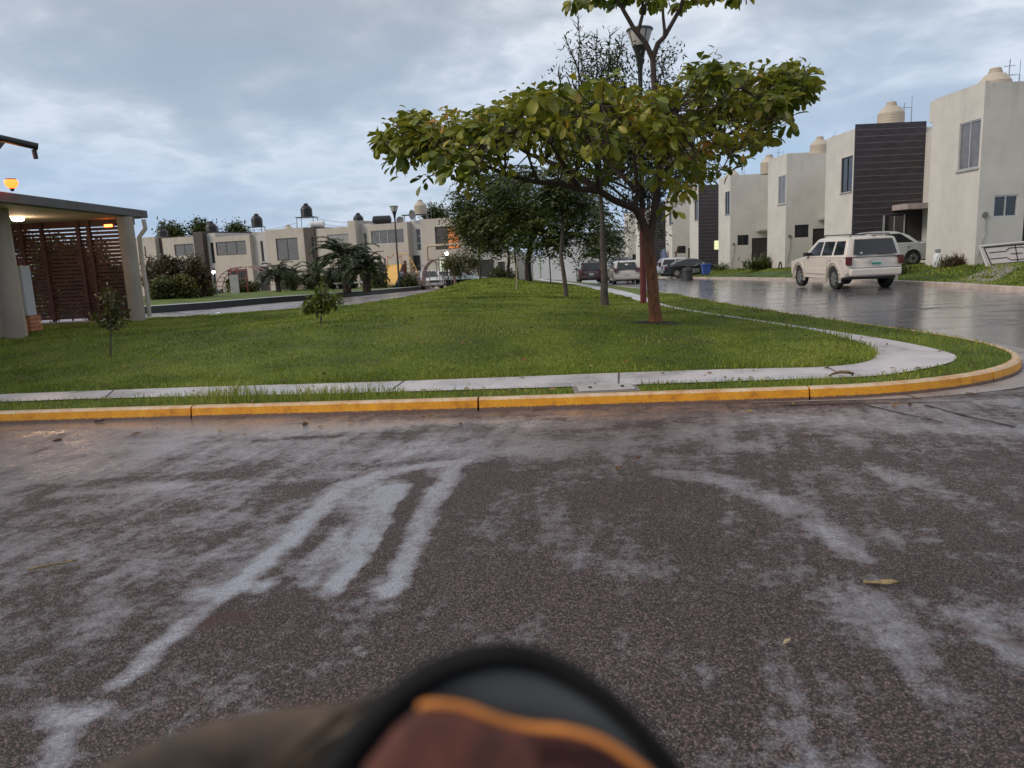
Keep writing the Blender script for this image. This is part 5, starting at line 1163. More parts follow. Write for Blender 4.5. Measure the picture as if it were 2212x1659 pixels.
p = at_y(1432, 580, 73.0); tag(MB().add([(15.4,73,bz-.3),(15.55,73,bz-.3),(15.55,73.05,bz-.3),(15.4,73.05,bz-.3),(16.1,73.2,bz+2.5),(16.25,73.2,bz+2.5),(16.25,73.25,bz+2.5),(16.1,73.25,bz+2.5)],[(0,1,2,3),(4,5,6,7),(0,1,5,4),(1,2,6,5),(2,3,7,6),(3,0,4,7)]).build('plank', mat('red_wood', (.13, .05, .04), .7), loc=(15.4, 73, bz-.3)), 'red brown plank leaning on the wall of the far white house', 'plank')
# ---- utility cover in the verge
ca, cb2, cc_, cd = [at_z(x, y, .15) for x, y in ((1255, 851), (1383, 849), (1378, 838), (1262, 840))]
t = thing('utility_cover', 'pale concrete utility box lid set in the verge by the yellow kerb', 'utility cover', tuple(ca))
def frus(mb, q, z0, z1, sc=1.0):
    c = sum(q)/4; V = [(c[0]+(p_[0]-c[0])*sc, c[1]+(p_[1]-c[1])*sc, z) for z in (z0, z1) for p_ in q]
    mb.add(V, [(3,2,1,0),(4,5,6,7),(0,1,5,4),(1,2,6,5),(2,3,7,6),(3,0,4,7)])
x0c, x1c, y0c, y1c = ca[0], cb2[0], 7.70, 8.04
frm = MB(); frm.box(x0c-.05, y0c-.01, .05, x1c+.05, y1c+.04, .134); frm.build('frame', mat('cover_frame', (.20, .17, .15), .7, var=.2), t, bevel=.006)
MB().box(x0c+.0, y0c+.02, .135, x1c-.0, y1c, .150).build('lid', mat('cover_lid', (.40, .37, .35), .45, var=.15, bump=.3, bs=60), t, bevel=.006)
for f_ in (.22, .80): 
    xx = x0c+(x1c-x0c)*f_; MB().box(xx-.018, y0c+.13, .1505, xx+.018, y0c+.22, .1545).build('lifting_slot', blackm, t)
MB().box(x0c+.3, y0c+.16, .1505, x1c-.3, y0c+.18, .152).build('groove', concrete, t)
# curved dry frond on the pavement
f0 = at_z(1792, 811, .17); tag(MB().tube([tuple(at_z(x, y, h)) for x, y, h in ((1790, 812, .16), (1800, 807, .19), (1815, 803.5, .22), (1832, 804, .22), (1843, 807, .20), (1840, 812, .17))], [.008, .014, .018, .018, .014, .006], 8).build('dry_frond', mat('dry_brown', (.14, .085, .045), .8, var=.4, vs=20), loc=tuple(f0)), 'curved dry brown frond lying on the pavement corner', 'frond')
# joints across pavement as recessed dark lines
jm = mat('joint_dark', (.07, .05, .045), .9)
jn = MB()
for (a_, b_) in (((878, 819), (846, 842)), ((1337, 802), (1336, 830)), ((1784, 791), (1812, 806)), ((520, 830), (500, 855)), ((250, 839), (228, 858))):
    A, B = at_z(*a_, .138), at_z(*b_, .138); d_ = np.array([B[1]-A[1], A[0]-B[0], 0]); d_ = d_/np.linalg.norm(d_)*.009
    jn.add([tuple(A-d_+[0,0,.003]), tuple(A+d_+[0,0,.003]), tuple(B+d_+[0,0,.003]), tuple(B-d_+[0,0,.003])], [(0, 1, 2, 3)])
tag(jn.build('pavement_joints', jm), kind='structure')
ck = MB()
def crack(pts, w):
    P_ = []
    for a_, b_ in zip(pts[:-1], pts[1:]):
        A, B = at_z(*a_, 0), at_z(*b_, 0); n = max(2, int(np.linalg.norm(B-A)/.08))
        for k in range(n): P_.append(A+(B-A)*k/n+np.array([random.uniform(-.008, .008), random.uniform(-.008, .008), 0]))
    P_ = [np.array(p_) for p_ in P_]; V = []
    for i, p_ in enumerate(P_):
        t_ = P_[min(i+1, len(P_)-1)]-P_[max(i-1, 0)]; n_ = np.array([-t_[1], t_[0], 0]); n_ = n_/(np.linalg.norm(n_)+1e-9)*w*random.uniform(.5, 1.3)
        V += [tuple(p_+n_+[0,0,.0065]), tuple(p_-n_+[0,0,.0065])]
    ck.add(V, [(2*i, 2*i+1, 2*i+3, 2*i+2) for i in range(len(P_)-1)])
crack([(1865, 874), (1930, 890), (2000, 905), (2060, 918)], .012); crack([(2000, 876), (2100, 903), (2214, 928)], .014)
crack([(1935, 849), (1990, 862)], .008); crack([(1690, 877), (1870, 872), (2120, 868)], .012)
tag(ck.build('road_cracks', mat('crack_dark', (.012, .010, .010), .9)), kind='structure')
# litter on the road
def leaf_scrap(px, py, L, W_, rz, m, lab, nm='dry_leaf', cat='leaf'):
    p = at_z(px, py, .006); c, s = math.cos(rz), math.sin(rz); V = []; n = 7
    for i in range(n):
        u_ = i/(n-1); w = W_*math.sin(math.pi*min(1, u_*.9+.08))**.7
        for v_ in (-1, 0, 1):
            a_, b_ = (u_-.5)*L, v_*w/2*random.uniform(.8, 1.1); V.append((p[0]+a_*c-b_*s, p[1]+a_*s+b_*c, p[2]+.012*abs(v_)*random.uniform(.5, 1.5)+.01*u_*u_))
    o = MB().add(V, [(3*i+k, 3*i+k+1, 3*i+k+4, 3*i+k+3) for i in range(n-1) for k in range(2)]).build(nm, m, loc=tuple(p), smooth=True)
    md = o.modifiers.new('s', 'SOLIDIFY'); md.thickness = .002; tag(o, lab, cat); return o
drym = mat('dry_leaf_tan', (.22, .16, .08), .8, var=.4, vs=60); 
leaf_scrap(1905, 1263, .16, .045, -.25, drym, 'largest tan scrap of dry leaf on the wet road at the right')
leaf_scrap(1700, 1390, .035, .012, .4, mat('pale_twig', (.45, .35, .2), .8), 'tiny pale leaf flake on the road below the tan scrap')
leaf_scrap(115, 1224, .24, .014, .35, drym, 'thin dry stalk on the road at the far left', 'dry_stalk', 'stalk')
leaf_scrap(1335, 1013, .04, .03, .2, mat('brown_nut', (.12, .05, .02), .7), 'small brown fallen fruit scrap nearer on the road centre', 'fallen_fruit', 'fruit')
leaf_scrap(1380, 990, .035, .03, .2, mat('brown_nut', (.12, .05, .02), .7), 'small brown fallen fruit scrap farther towards the kerb', 'fallen_fruit', 'fruit')
leaf_scrap(215, 911, .10, .05, .2, mat('dark_clump', (.03, .012, .01), .9), 'dark wet leaf clump against the yellow kerb at the left', 'wet_leaf')
# ---------------------------------------------------------------- playground
rp = mat('worn_red_pipe', (.30, .05, .05), .5, var=.4, vs=4); pk = mat('faded_pink_pipe', (.33, .20, .18), .6, var=.3, vs=3); yl = mat('slide_yellow', (.72, .42, .10), .45, var=.1, dirt=.1)
pg = lambda px, py: (lambda p: np.array([p[0], p[1], float(park_h([(p[0], p[1])])[0])]))(at_y(px, py, 60.0 - (px-700)*.011))
def arch_climber(px0, px1, py, top_py, label, m1, m2, nr=9):
    a_, b_ = pg(px0, py), pg(px1, py-3); t = thing('arch_climber', label, 'climbing frame', tuple(a_)); H = at_y((px0+px1)/2, top_py, (a_[1]+b_[1])/2)[2]-a_[2]
    dv = b_-a_; L = np.linalg.norm(dv[:2]); u_ = dv/L; n_ = np.array([-u_[1], u_[0], 0]); r = MB(); rr = MB(); arcs = []
    for off in (-.45, .45):
        pts = [tuple(a_+u_*(L/2-L/2*math.cos(q))+n_*off+np.array([0, 0, H*math.sin(q)**.8])) for q in np.linspace(0.001, math.pi-.001, 17)]; arcs.append(pts)
        r.tube(pts, .045, 7)
    r.build('arch_rail', m1, t)
    for k in range(1, 16): rr.tube([arcs[0][k], arcs[1][k]], .025, 5)
    rr.build('rungs', m2, t); return t, a_, b_, H, u_, n_
t, a_, b_, H_, u_, n_ = arch_climber(474, 592, 633, 576, 'faded pink arched ladder climber left of the small palms', pk, rp)
lad = MB(); pc_ = a_*.45+b_*.55
for o_ in (-.5, .1, .9): 
    q_ = a_+u_*(np.linalg.norm((b_-a_)[:2])*.42)+u_*o_+n_*-.5; lad.tube([tuple(q_), tuple(q_+[0, 0, H_*.98])], .04, 6)
for k in range(6): 
    q_ = a_+u_*(np.linalg.norm((b_-a_)[:2])*.42)+n_*-.5+[0, 0, H_*(k+.6)/6.6]; lad.tube([tuple(q_-u_*.5), tuple(q_+u_*(.9 if k % 2 else .1))], .028, 5)
lad.build('ladder', rp, t)
w1 = a_+u_*(np.linalg.norm((b_-a_)[:2])*.33)-n_*.9
MB().box(w1[0]+.15, w1[1]-.3, w1[2], w1[0]+.85, w1[1]-.2, w1[2]+1.5).build('panel', mat('pale_panel2', (.30, .29, .29), .6), t)
# slide
a_ = pg(838, 621); t = thing('slide', 'yellow playground slide with curved handrails beside the palms', 'slide', tuple(a_))
bz = a_[2]; top = at_y(853, 572, a_[1]+2.6); tH = top[2]
V = []; n = 10; W2 = .62; x0_, x1_ = a_[0], top[0]
for i in range(n+1):
    f = i/n; y = a_[1]+2.6*f; z = bz+.15+(tH-bz-.15)*(f**1.15); x = x0_+(x1_-x0_)*f
    V += [(x-W2, y, z+.18), (x-W2+.03, y, z), (x+W2-.03, y, z), (x+W2, y, z+.18)]
o = MB().add(V, [(4*i+k, 4*i+k+1, 4*i+k+5, 4*i+k+4) for i in range(n) for k in range(3)]).build('chute', yl, t); md = o.modifiers.new('s', 'SOLIDIFY'); md.thickness = .03
MB().box(top[0]-.55, top[1], tH-.08, top[0]+.75, top[1]+1.0, tH).build('platform', mat('brown_deck', (.14, .07, .05), .7), t)
lg = MB()
for dx in (-.5, .7):
    for dy in (.05, .95): lg.tube([(top[0]+dx, top[1]+dy, bz-.1), (top[0]+dx, top[1]+dy, tH+.0)], .05, 7)
lg.build('leg', rp, t)
hr = MB(); tipz = at_y(848, 548, top[1])[2]
for sx_ in (-1, 1): hr.tube([(top[0]+sx_*.6, top[1]-.3, tH-.1), (top[0]+sx_*.55, top[1]+.0, tH+.7), (top[0]+sx_*.35, top[1]+.3, tipz*.6+tH*.4), (top[0]+sx_*.08, top[1]+.5, tipz)], .045, 7)
hr.build('handrail', mat('pink_orange_pipe', (.45, .20, .13), .5, var=.3, vs=3), t)
nr_ = MB()
hl_ = [(top[0]+1.0+.9*math.sin(q), top[1]+.5, bz+(tipz-bz)*(.98-.98*q/1.6)) for q in np.linspace(0, 1.6, 9)]
nr_.tube([(top[0]+.2, top[1]+.5, tipz-.1)]+hl_, .045, 7); 
for h_ in hl_[2:-1:1]: nr_.tube([(top[0]+.7, top[1]+.5, h_[2]-.35), h_], .03, 5)
nr_.build('ladder', yl, t)
MB().tube([(top[0]+.75, top[1]+.5, bz-.1), (top[0]+.75, top[1]+.5, tH+.3)], .13, 8).build('pole', mat('brown_deck', (.14, .07, .05), .7), t)
# climbing dome of bars
c0, c1_ = pg(905, 617), pg(985, 612); t = thing('climbing_frame', 'dull pink bar climbing dome right of the slide', 'climbing frame', tuple((c0+c1_)/2)); L = c1_[0]-c0[0]; Hd = at_y(945, 560, c0[1])[2]-c0[2]
br = MB(); prev = None
for j in range(8):
    yo = -1.0+j*.35; pts = [(c0[0]+L/2-L*.42*math.cos(q), c0[1]+1.2+yo, c0[2]+Hd*math.sin(q)**.7) for q in np.linspace(.01, math.pi-.01, 11)]
    if j % 2 == 0: br.tube(pts, .04, 6)
    if j == 0: base_pts = pts
for i_ in range(1, 10): x, _, z = base_pts[i_]; br.tube([(x, c0[1]+.2, z), (x, c0[1]+2.5, z)], .03, 5)
br.build('dome_bars', mat('dull_pink_pipe', (.20, .13, .13), .6, var=.4, vs=4), t)
vb = MB()
for k in range(7): x = c0[0]+L*.48+k*.22; vb.tube([(x, c0[1]-.1, c0[2]-.05), (x+.05, c0[1]-.1, c0[2]+Hd*.95)], .028, 5)
for k in range(4): vb.tube([(c0[0]+.05, c0[1]-.1, c0[2]+.25+k*.45), (c0[0]+L*.30, c0[1]-.1, c0[2]+.25+k*.45)], .028, 5)
for x in (c0[0]+.05, c0[0]+L*.30): vb.tube([(x, c0[1]-.1, c0[2]-.05), (x, c0[1]-.1, c0[2]+Hd*.62)], .035, 6)
vb.build('ladder_bars', mat('dull_pink_pipe', (.20, .13, .13), .6), t)
# small spring rider arch, low wall blocks and fence posts with a lamp
a_ = pg(700, 628); t = thing('swing_seat', 'small orange arch rider between the palms', 'play rider', tuple(a_))
MB().tube([tuple(a_+[x, 0, z]) for x, z in ((-.45, 0), (-.45, .9), (-.3, 1.35), (0, 1.5), (.3, 1.35), (.45, .9), (.45, 0))], .05, 7).build('arch', mat('orange_pipe', (.42, .16, .06), .5), t, smooth=True)
MB().box(a_[0]-.3, a_[1]-.15, a_[2]+.45, a_[0]+.3, a_[1]+.15, a_[2]+.55).build('seat', trim_m, t, bevel=.02)
a_ = pg(766, 616); tag(MB().box(a_[0]-1.7, a_[1], a_[2]+.35, a_[0]+1.7, a_[1]+.5, a_[2]+.45).box(a_[0]-1.5, a_[1]+.1, a_[2], a_[0]-1.3, a_[1]+.4, a_[2]+.349).box(a_[0]+1.3, a_[1]+.1, a_[2], a_[0]+1.5, a_[1]+.4, a_[2]+.349).build('bench', mat('pale_bench', (.5, .48, .45), .6), loc=tuple(a_)), 'low pale concrete bench behind the palms', 'bench')
def glow_lamp(px, py, Y, lab, polez=None, r=.12):
    p = at_y(px, py, Y); g0 = float(Z0(Y)); t = thing('lamp', lab, 'lamp', (p[0], p[1], g0))
    MB().lathe((p[0], p[1], p[2]-r), [(.02, 0), (r*.8, r*.4), (r, r), (r*.8, r*1.6), (.02, r*2)], 16).build('bulb', em('lamp_glow', (1, .97, .92), 18), t, smooth=True)
    MB().tube([(p[0], p[1], g0), (p[0], p[1], p[2]-r)], .04, 8).build('post', darkpost, t)
glow_lamp(461, 588, 58, 'glowing white lamp beside the arched climber'); glow_lamp(965, 548, 56, 'glowing white lamp above the round bush')
for k, (px, py, pt_, lab) in enumerate([(436, 634, 590, 'dark green post left of the glowing lamp'), (446, 632, 596, 'short green post beside the grey green car'), (468, 631, 580, 'dark post by the white house corner'), (835, 614, 560, 'thin dark post behind the slide top'), (735, 622, 560, 'thin green post behind the left big palm')]):
    a_ = pg(px, py); z1 = at_y(px, pt_, a_[1])[2]; tag(MB().tube([tuple(a_-[0, 0, .1]), (a_[0], a_[1], z1)], .06, 8).lathe((a_[0], a_[1], z1), [(.07, 0), (.07, .04), (.02, .08)], 8).build('fence_post', darkpost, loc=tuple(a_)), lab, 'post')
# thin dark road post by the street
p = on_lawn(1190, 612); z1 = at_y(1186, 548, p[1])[2]; tag(MB().tube([tuple(p), (p[0]-.05, p[1], z1)], .04, 8).lathe((p[0]-.05, p[1], z1), [(.05, 0), (.05, .03), (.01, .06)], 8).build('post', darkpost, loc=tuple(p)), 'thin dark post standing by the street between two trunks', 'post')
# ---------------------------------------------------------------- vegetation
def leaf_cloud(name, pos, dirs, L, W_, mt, parent, tmpl='oval', up=None, fold=.25, world=True, droop=0.0):
    """one quad strip per leaf.  pos, dirs (n,3); L, W_ arrays"""
    n = len(pos); d = dirs/np.linalg.norm(dirs, axis=1)[:, None]
    u = np.tile([0, 0, 1.0], (n, 1)) + RNG.normal(0, .45, (n, 3)) if up is None else up
    s = np.cross(d, u); s /= (np.linalg.norm(s, axis=1)[:, None]+1e-9); nn = np.cross(s, d)
    L = np.broadcast_to(L, n)[:, None]; W_ = np.broadcast_to(W_, n)[:, None]
    if tmpl == 'oval':     # obovate, folded along the midrib: 8 verts, 6 quads/tri
        prof = [(0, .06), (.3, .62), (.62, 1.0), (.88, .72), (1.0, .08)]
        cols = []
        for a, w in prof:
            c = pos + d*L*a - nn*L*(droop*a*a)
            cols += [c - s*W_*w*.5 + nn*W_*fold*w, c, c + s*W_*w*.5 + nn*W_*fold*w]
        V = np.stack(cols, 1).reshape(-1, 3); k = 15
        base = np.array([[3*i+j, 3*i+j+1, 3*i+j+4, 3*i+j+3] for i in range(4) for j in range(2)])
    elif tmpl == 'diamond':
        V = np.stack([pos, pos + d*L*.45 - s*W_*.5, pos + d*L, pos + d*L*.45 + s*W_*.5], 1).reshape(-1, 3); k = 4; base = np.array([[0, 1, 2, 3]])
    F = (base[None] + (np.arange(n)*k)[:, None, None]).reshape(-1, 4)
    return mesh_obj(name, V, F, mt, parent, world=world)
bark_r = bpy.data.materials.new('bark_red'); bark_r.use_nodes = True
_n = bark_r.node_tree; _b = _n.nodes['Principled BSDF']; _P = nd(_n, 'ShaderNodeNewGeometry').outputs['Position']
_a = nd(_n, 'ShaderNodeTexNoise', ins={'Vector': nd(_n, "ShaderNodeMapping", ins={'Vector': _P, 'Scale': (9, 9, 2.2)}).outputs[0], 'Scale': 2.0, 'Detail': 8.0, 'Roughness': .7}).outputs[0]
_z = nd(_n, 'ShaderNodeSeparateXYZ', ins={0: _P}).outputs[2]
_lo = ramp(_n, _a, [(0.35, (0.06, 0.022, 0.010)), (0.55, (0.20, 0.075, 0.030)), (0.75, (0.30, 0.13, 0.05))])
_hi = ramp(_n, _a, [(0.35, (0.022, 0.014, 0.012)), (0.7, (0.075, 0.042, 0.034))])
_f = ramp(_n, math_(_n, 'ADD', math_(_n, 'DIVIDE', _z, 3.2), math_(_n, 'MULTIPLY', _a, .25)), [(0.48, 0.0), (0.80, 1.0)])
_n.links.new(mixc(_n, _f, _lo, _hi), _b.inputs['Base Color']); _b.inputs['Roughness'].default_value = .8
_bp = nd(_n, 'ShaderNodeBump', ins={'Height': _a, 'Strength': 1.0, 'Distance': .03}); _n.links.new(_bp.outputs[0], _b.inputs['Normal'])
bark_g = mat('bark_grey', (.075, .058, .048), .85, var=.45, vs=7, bump=.8, bs=30)
bark_d = mat('bark_dark', (.035, .026, .022), .85, var=.4, vs=6, bump=.8, bs=30)
def jit(pts, a=.02):
    out = []
    for p, q in zip(pts[:-1], pts[1:]):
        p, q = np.array(p), np.array(q); n = max(1, int(np.linalg.norm(q-p)/.35))
        for k in range(n): out.append(p+(q-p)*k/n+(RNG.normal(0, a, 3) if (k or out) else 0))
    out.append(np.array(pts[-1])); return out
def limb(mb, pts, r0, r1, a=.02, n=9):
    P_ = jit(pts, a); m = len(P_); rr = [r0+(r1-r0)*(i/(m-1))**.8 for i in range(m)]; mb.tube([tuple(p) for p in P_], rr, n); return P_
# ---- foreground almond-like tree with big leaves
tb = on_lawn(1416, 698); TY = tb[1]
tr = thing('broadleaf_tree', 'foreground tree with flat wide crown of large yellow green leaves', 'tree', tuple(tb))
D = lambda px, py, dy=0.0: at_y(px, py, TY+dy)
mb = MB(); nodes = []
def L_(pts, r0, r1, a=.018):
    P_ = limb(mb, [D(*p) for p in pts], r0, r1, a); nodes.extend([p for p in P_]); return P_
L_([(1417, 700), (1416, 680), (1413, 650), (1409, 600), (1404, 552), (1401, 512)], .116, .100, .010)
mb.lathe(tuple(tb-[0, 0, .06]), [(.185, 0), (.14, .06), (.118, .20)], 12)
L_([(1400, 515), (1388, 480), (1370, 450, -.1), (1330, 428, -.3), (1293, 412, -.4), (1249, 402, -.6), (1161, 391, -.8), (1091, 373, -1.0), (1038, 351, -1.1), (985, 325, -1.2), (940, 300, -1.2)], .085, .018)
L_([(1293, 412, -.4), (1249, 378, -.1), (1183, 347, .2), (1144, 334, .3), (1090, 300, .5), (1020, 290, .7)], .06, .018)
L_([(1249, 402, -.6), (1215, 350, -1.0), (1190, 310, -1.2), (1150, 280, -1.4)], .045, .015)
L_([(1161, 391, -.8), (1145, 350, -1.1), (1130, 310, -1.3)], .03, .012); L_([(1091, 373, -1.0), (1080, 340, -1.6), (1060, 300, -2.0)], .028, .012)
L_([(1368, 452), (1377, 413, .3), (1340, 370, .8), (1290, 330, 1.2), (1230, 290, 1.6), (1180, 260, 1.9)], .06, .016)
L_([(1377, 413, .3), (1372, 350, .6), (1350, 290, .9), (1330, 250, 1.1)], .045, .016)
L_([(1293, 412, -.4), (1290, 360, -.9), (1270, 300, -1.5), (1250, 250, -1.9)], .04, .014)
L_([(1402, 520), (1412, 483), (1423, 417), (1425, 351), (1430, 300), (1412, 250), (1412, 190), (1410, 127)], .078, .048)
L_([(1410, 127), (1395, 95), (1372, 62), (1345, 20), (1325, -20)], .05, .03); L_([(1410, 127), (1425, 95), (1440, 75), (1468, 20), (1480, -20)], .05, .03)
L_([(1437, 78), (1432, 45), (1430, 0)], .03, .022); L_([(1378, 70), (1385, 30), (1388, -10)], .035, .022)
L_([(1425, 378), (1478, 343, .2), (1557, 303, .3), (1620, 265, .2), (1680, 225, 0), (1725, 195, -.1)], .06, .014)
L_([(1425, 365), (1460, 310, -.7), (1510, 260, -1.3), (1560, 220, -1.7), (1600, 190, -1.9)], .05, .014)
L_([(1425, 351), (1470, 300, 1.0), (1520, 250, 1.8), (1580, 200, 2.2)], .045, .014)
L_([(1425, 340), (1380, 290, -1.0), (1340, 250, -1.8), (1300, 230, -2.3)], .045, .014)
L_([(1425, 340), (1440, 280, -1.2), (1450, 240, -2.1)], .04, .014); L_([(1425, 340), (1420, 290, 1.3), (1400, 250, 2.2)], .04, .014)
L_([(1478, 343, .2), (1520, 340, -.5), (1580, 330, -.7)], .03, .012)
top = [(815,300,296),(835,262,318),(870,247,345),(900,246,360),(940,250,378),(1000,255,372),(1040,235,365),(1080,212,352),(1110,206,345),(1150,184,345),(1200,184,352),(1260,190,372),(1330,194,392),(1400,196,392),(1450,184,385),(1490,160,380),(1520,140,382),(1570,142,375),(1610,152,345),(1650,158,300),(1690,146,268),(1730,142,232),(1757,168,205)]
tx = np.array([t_[0] for t_ in top]); t0_ = np.array([t_[1] for t_ in top]); t1_ = np.array([t_[2] for t_ in top])
nodesA = np.array(nodes[:]); POS, DIR, LL = [], [], []; twigs = MB(); cnt = 0
while cnt < 800:
    px = RNG.uniform(815, 1757); f = RNG.beta(1.1, 1.7) if cnt % 3 else RNG.beta(1, 1); py = np.interp(px, tx, t0_)+8+(np.interp(px, tx, t1_)-np.interp(px, tx, t0_)-10)*f
    hw = 3.2*math.sqrt(max(.02, 1-((px-1290)/480)**2)); dy = RNG.uniform(-hw, hw)
    # gaps under the crown centre where limbs and sky show
    if f > .70 and 1050 < px < 1190 and RNG.random() < .75: continue
    if f > .80 and 1190 < px < 1440 and RNG.random() < .45: continue
    if mnoise.noise(Vector((px/48, py/30, dy*.45))) > .08 + .12*RNG.random(): continue
    py += 9*mnoise.noise(Vector((px/22, 7.0, 0)))*(1 if f < .3 else 1.6) - (RNG.exponential(9) if f < .18 else 0) + (RNG.exponential(9) if f > .8 else 0)
    if f > .58 and RNG.random() < .35: continue
    c = D(1290+(px-1290)*.972, py+3, dy); cnt += 1
    j = np.argmin(np.linalg.norm(nodesA-c+[0, 0, .4], axis=1)); a_ = nodesA[j]
    if np.linalg.norm(a_-c) < 2.2: limb(twigs, [a_, (a_+c)/2+[0, 0, -.08], c-[0, 0, .03]], .014, .007, .015, 5)
    m = int(RNG.integers(7, 13)); az = RNG.uniform(0, 2*math.pi, m); el = RNG.uniform(-1.0, .5, m)
    dd = np.column_stack([np.cos(az)*np.cos(el), np.sin(az)*np.cos(el), np.sin(el)])
    POS.append(c+dd*.04+RNG.normal(0, .05, (m, 3))); DIR.append(dd); LL.append((RNG.uniform(.085, .17) if RNG.random() < .72 else RNG.uniform(.17, .24))+RNG.uniform(0, .08, m))
# top whorl at the upper frame edge
for px, py, dy in [(1238, 0, 0), (1262, -8, .4), (1290, -12, -.4), (1325, -6, .2), (1345, -14, 0), (1380, -12, .3), (1398, 2, 0), (1415, -8, -.5), (1440, -4, .4), (1470, 4, 0), (1490, -10, .3), (1530, -14, .2), (1580, -14, -.2), (1605, -16, .3), (1360, -30, 0), (1450, -30, 0), (1540, -34, 0), (1280, -34, 0)]:
    c = D(px, py, dy); m = 12; az = RNG.uniform(0, 2*math.pi, m); el = RNG.uniform(-1.25, -.1, m)
    dd = np.column_stack([np.cos(az)*np.cos(el), np.sin(az)*np.cos(el), np.sin(el)]); POS.append(c+dd*.03); DIR.append(dd); LL.append(RNG.uniform(.16, .27, m))
    j = np.argmin(np.linalg.norm(nodesA-c, axis=1)); limb(twigs, [nodesA[j], (nodesA[j]+c)/2+[0, 0, .05], c], .02, .008, .01, 5)
POS, DIR, LL = np.vstack(POS), np.vstack(DIR), np.concatenate(LL)
mb.V += []; k0 = len(mb.V); mb.add(twigs.V, twigs.F)
mb.build('trunk', bark_r, tr, smooth=True, fix=True)
ALM = leafmat('almond_leaf', [(0.0, (0.045, 0.068, 0.010)), (0.3, (0.110, 0.140, 0.015)), (0.6, (0.220, 0.230, 0.022)), (0.88, (0.31, 0.27, 0.03)), (0.99, (0.42, 0.20, 0.03))], .42, .32)
leaf_cloud('crown', POS, DIR, LL, LL*.52, ALM, tr, 'oval', fold=.18, droop=.22)
# mulch ring
rg = MB(); V = []
for k in range(28): a_ = 2*math.pi*k/28; r_ = .48+.10*mnoise.noise(Vector((math.cos(a_)*2, math.sin(a_)*2, 5))); V.append((tb[0]+r_*math.cos(a_), tb[1]+r_*math.sin(a_), lawn_z(tb[0]+r_*math.cos(a_), tb[1]+r_*math.sin(a_))+.006))
V.append((tb[0], tb[1], tb[2]+.04)); rg.add(V, [(k, (k+1) % 28, 28) for k in range(28)])
soilm = mat('dark_soil', (.018, .012, .008), .95, var=.4, vs=12, bump=1.0, bs=40); tag(rg.build('soil', soilm), kind='structure')
# ---- generic trees: blobs of clustered small leaves round a limb skeleton
def cluster_tree(name, label, base, trunk_pts, blobs, r0, leafm, barkm, ncl=200, per=26, L=.09, W_=.035, spread=.30, droop=-.2, limbs=True, wts=None, group=None, tmpl='diamond', cat='tree', drape=False, r1=.35):
    t = thing(name, label, cat, tuple(base), 0, group); mb = MB()
    tp = [np.array(p, float) for p in trunk_pts]; limb(mb, tp, r0, r0*r1, r0*.12); fork = tp[-1]
    vol = np.array([b[1][0]*b[1][1]*b[1][2] for b in blobs])**.8; vol = vol*np.array(wts) if wts else vol; vol /= vol.sum(); C_ = []
    for i in range(ncl):
        b = blobs[RNG.choice(len(blobs), p=vol)]; v = RNG.normal(0, 1, 3); v /= np.linalg.norm(v); rr = RNG.uniform(.45, 1.0)**.5
        C_.append(np.array(b[0])+v*rr*np.array(b[1]))
    C_ = np.array(C_)
    if limbs:
        tips = []
        for b in blobs:
            tgt = np.array(b[0]); k = RNG.uniform(.55, 1.0); st = tp[-1] if len(tp) < 3 else tp[-1]*(k)+tp[-2]*(1-k)
            P_ = limb(mb, [st, (st+tgt)/2+RNG.normal(0, .12, 3), tgt], r0*.42, r0*.12, r0*.2, 7); tips += P_[1:]
        tips = np.array(tips)
        for c in C_[::2]:
            j = np.argmin(np.linalg.norm(tips-c, axis=1)); limb(mb, [tips[j], (tips[j]+c)/2+RNG.normal(0, .04, 3), c], max(.009, r0*.07), .005, .01, 4)
    mb.build('trunk', barkm, t, smooth=True, fix=True)
    n = ncl*per; P_ = np.repeat(C_, per, 0); d0 = np.repeat(RNG.normal(0, 1, (ncl, 3)), per, 0)
    if drape:   # compound fronds: leaflets along drooping rachises
        q = np.tile(np.arange(per)/per, ncl)[:, None]; az = np.repeat(RNG.uniform(0, 2*math.pi, ncl*4), per//4+1)[:n] if False else None
        grp = per//3; gi = np.arange(n)//grp; ga = RNG.uniform(0, 2*math.pi, n//grp+2)[gi]; tt = (np.arange(n) % grp)/grp
        rl = RNG.uniform(.6, 1.2, n//grp+2)[gi]*spread*2
        off = np.column_stack([np.cos(ga)*tt*rl, np.sin(ga)*tt*rl, (.25*tt-1.1*tt*tt)*rl]); side = np.where(np.arange(n) % 2 == 0, 1, -1)
        P_ = P_+off; DD = np.column_stack([np.cos(ga+side*1.2), np.sin(ga+side*1.2), np.full(n, -.45)])+RNG.normal(0, .15, (n, 3))
    else:
        P_ = P_+RNG.normal(0, spread*.5, (n, 3)); DD = d0*.5+RNG.normal(0, 1, (n, 3))+[0, 0, droop*3]
    leaf_cloud('crown', P_, DD, RNG.uniform(.7, 1.25, n)*L, RNG.uniform(.8, 1.2, n)*W_, leafm, t, tmpl)
    return t
LMD = leafmat('dark_green_leaf', [(0.0, (0.018, 0.027, 0.005)), (0.5, (0.046, 0.063, 0.009)), (1.0, (0.115, 0.135, 0.018))], .5, .25)
LMO = leafmat('olive_leaf', [(0.0, (0.020, 0.026, 0.008)), (0.5, (0.045, 0.058, 0.014)), (0.85, (0.075, 0.080, 0.02)), (1.0, (0.11, 0.05, 0.02))], .5, .25)
LMR = leafmat('red_hedge_leaf', [(0.0, (0.030, 0.028, 0.012)), (0.4, (0.060, 0.046, 0.018)), (0.75, (0.12, 0.07, 0.03)), (1.0, (0.20, 0.12, 0.06))], .5, .2)
LMY = leafmat('young_leaf', [(0.0, (0.06, 0.09, 0.012)), (0.6, (0.13, 0.16, 0.02)), (1.0, (0.24, 0.22, 0.03))], .45, .35)
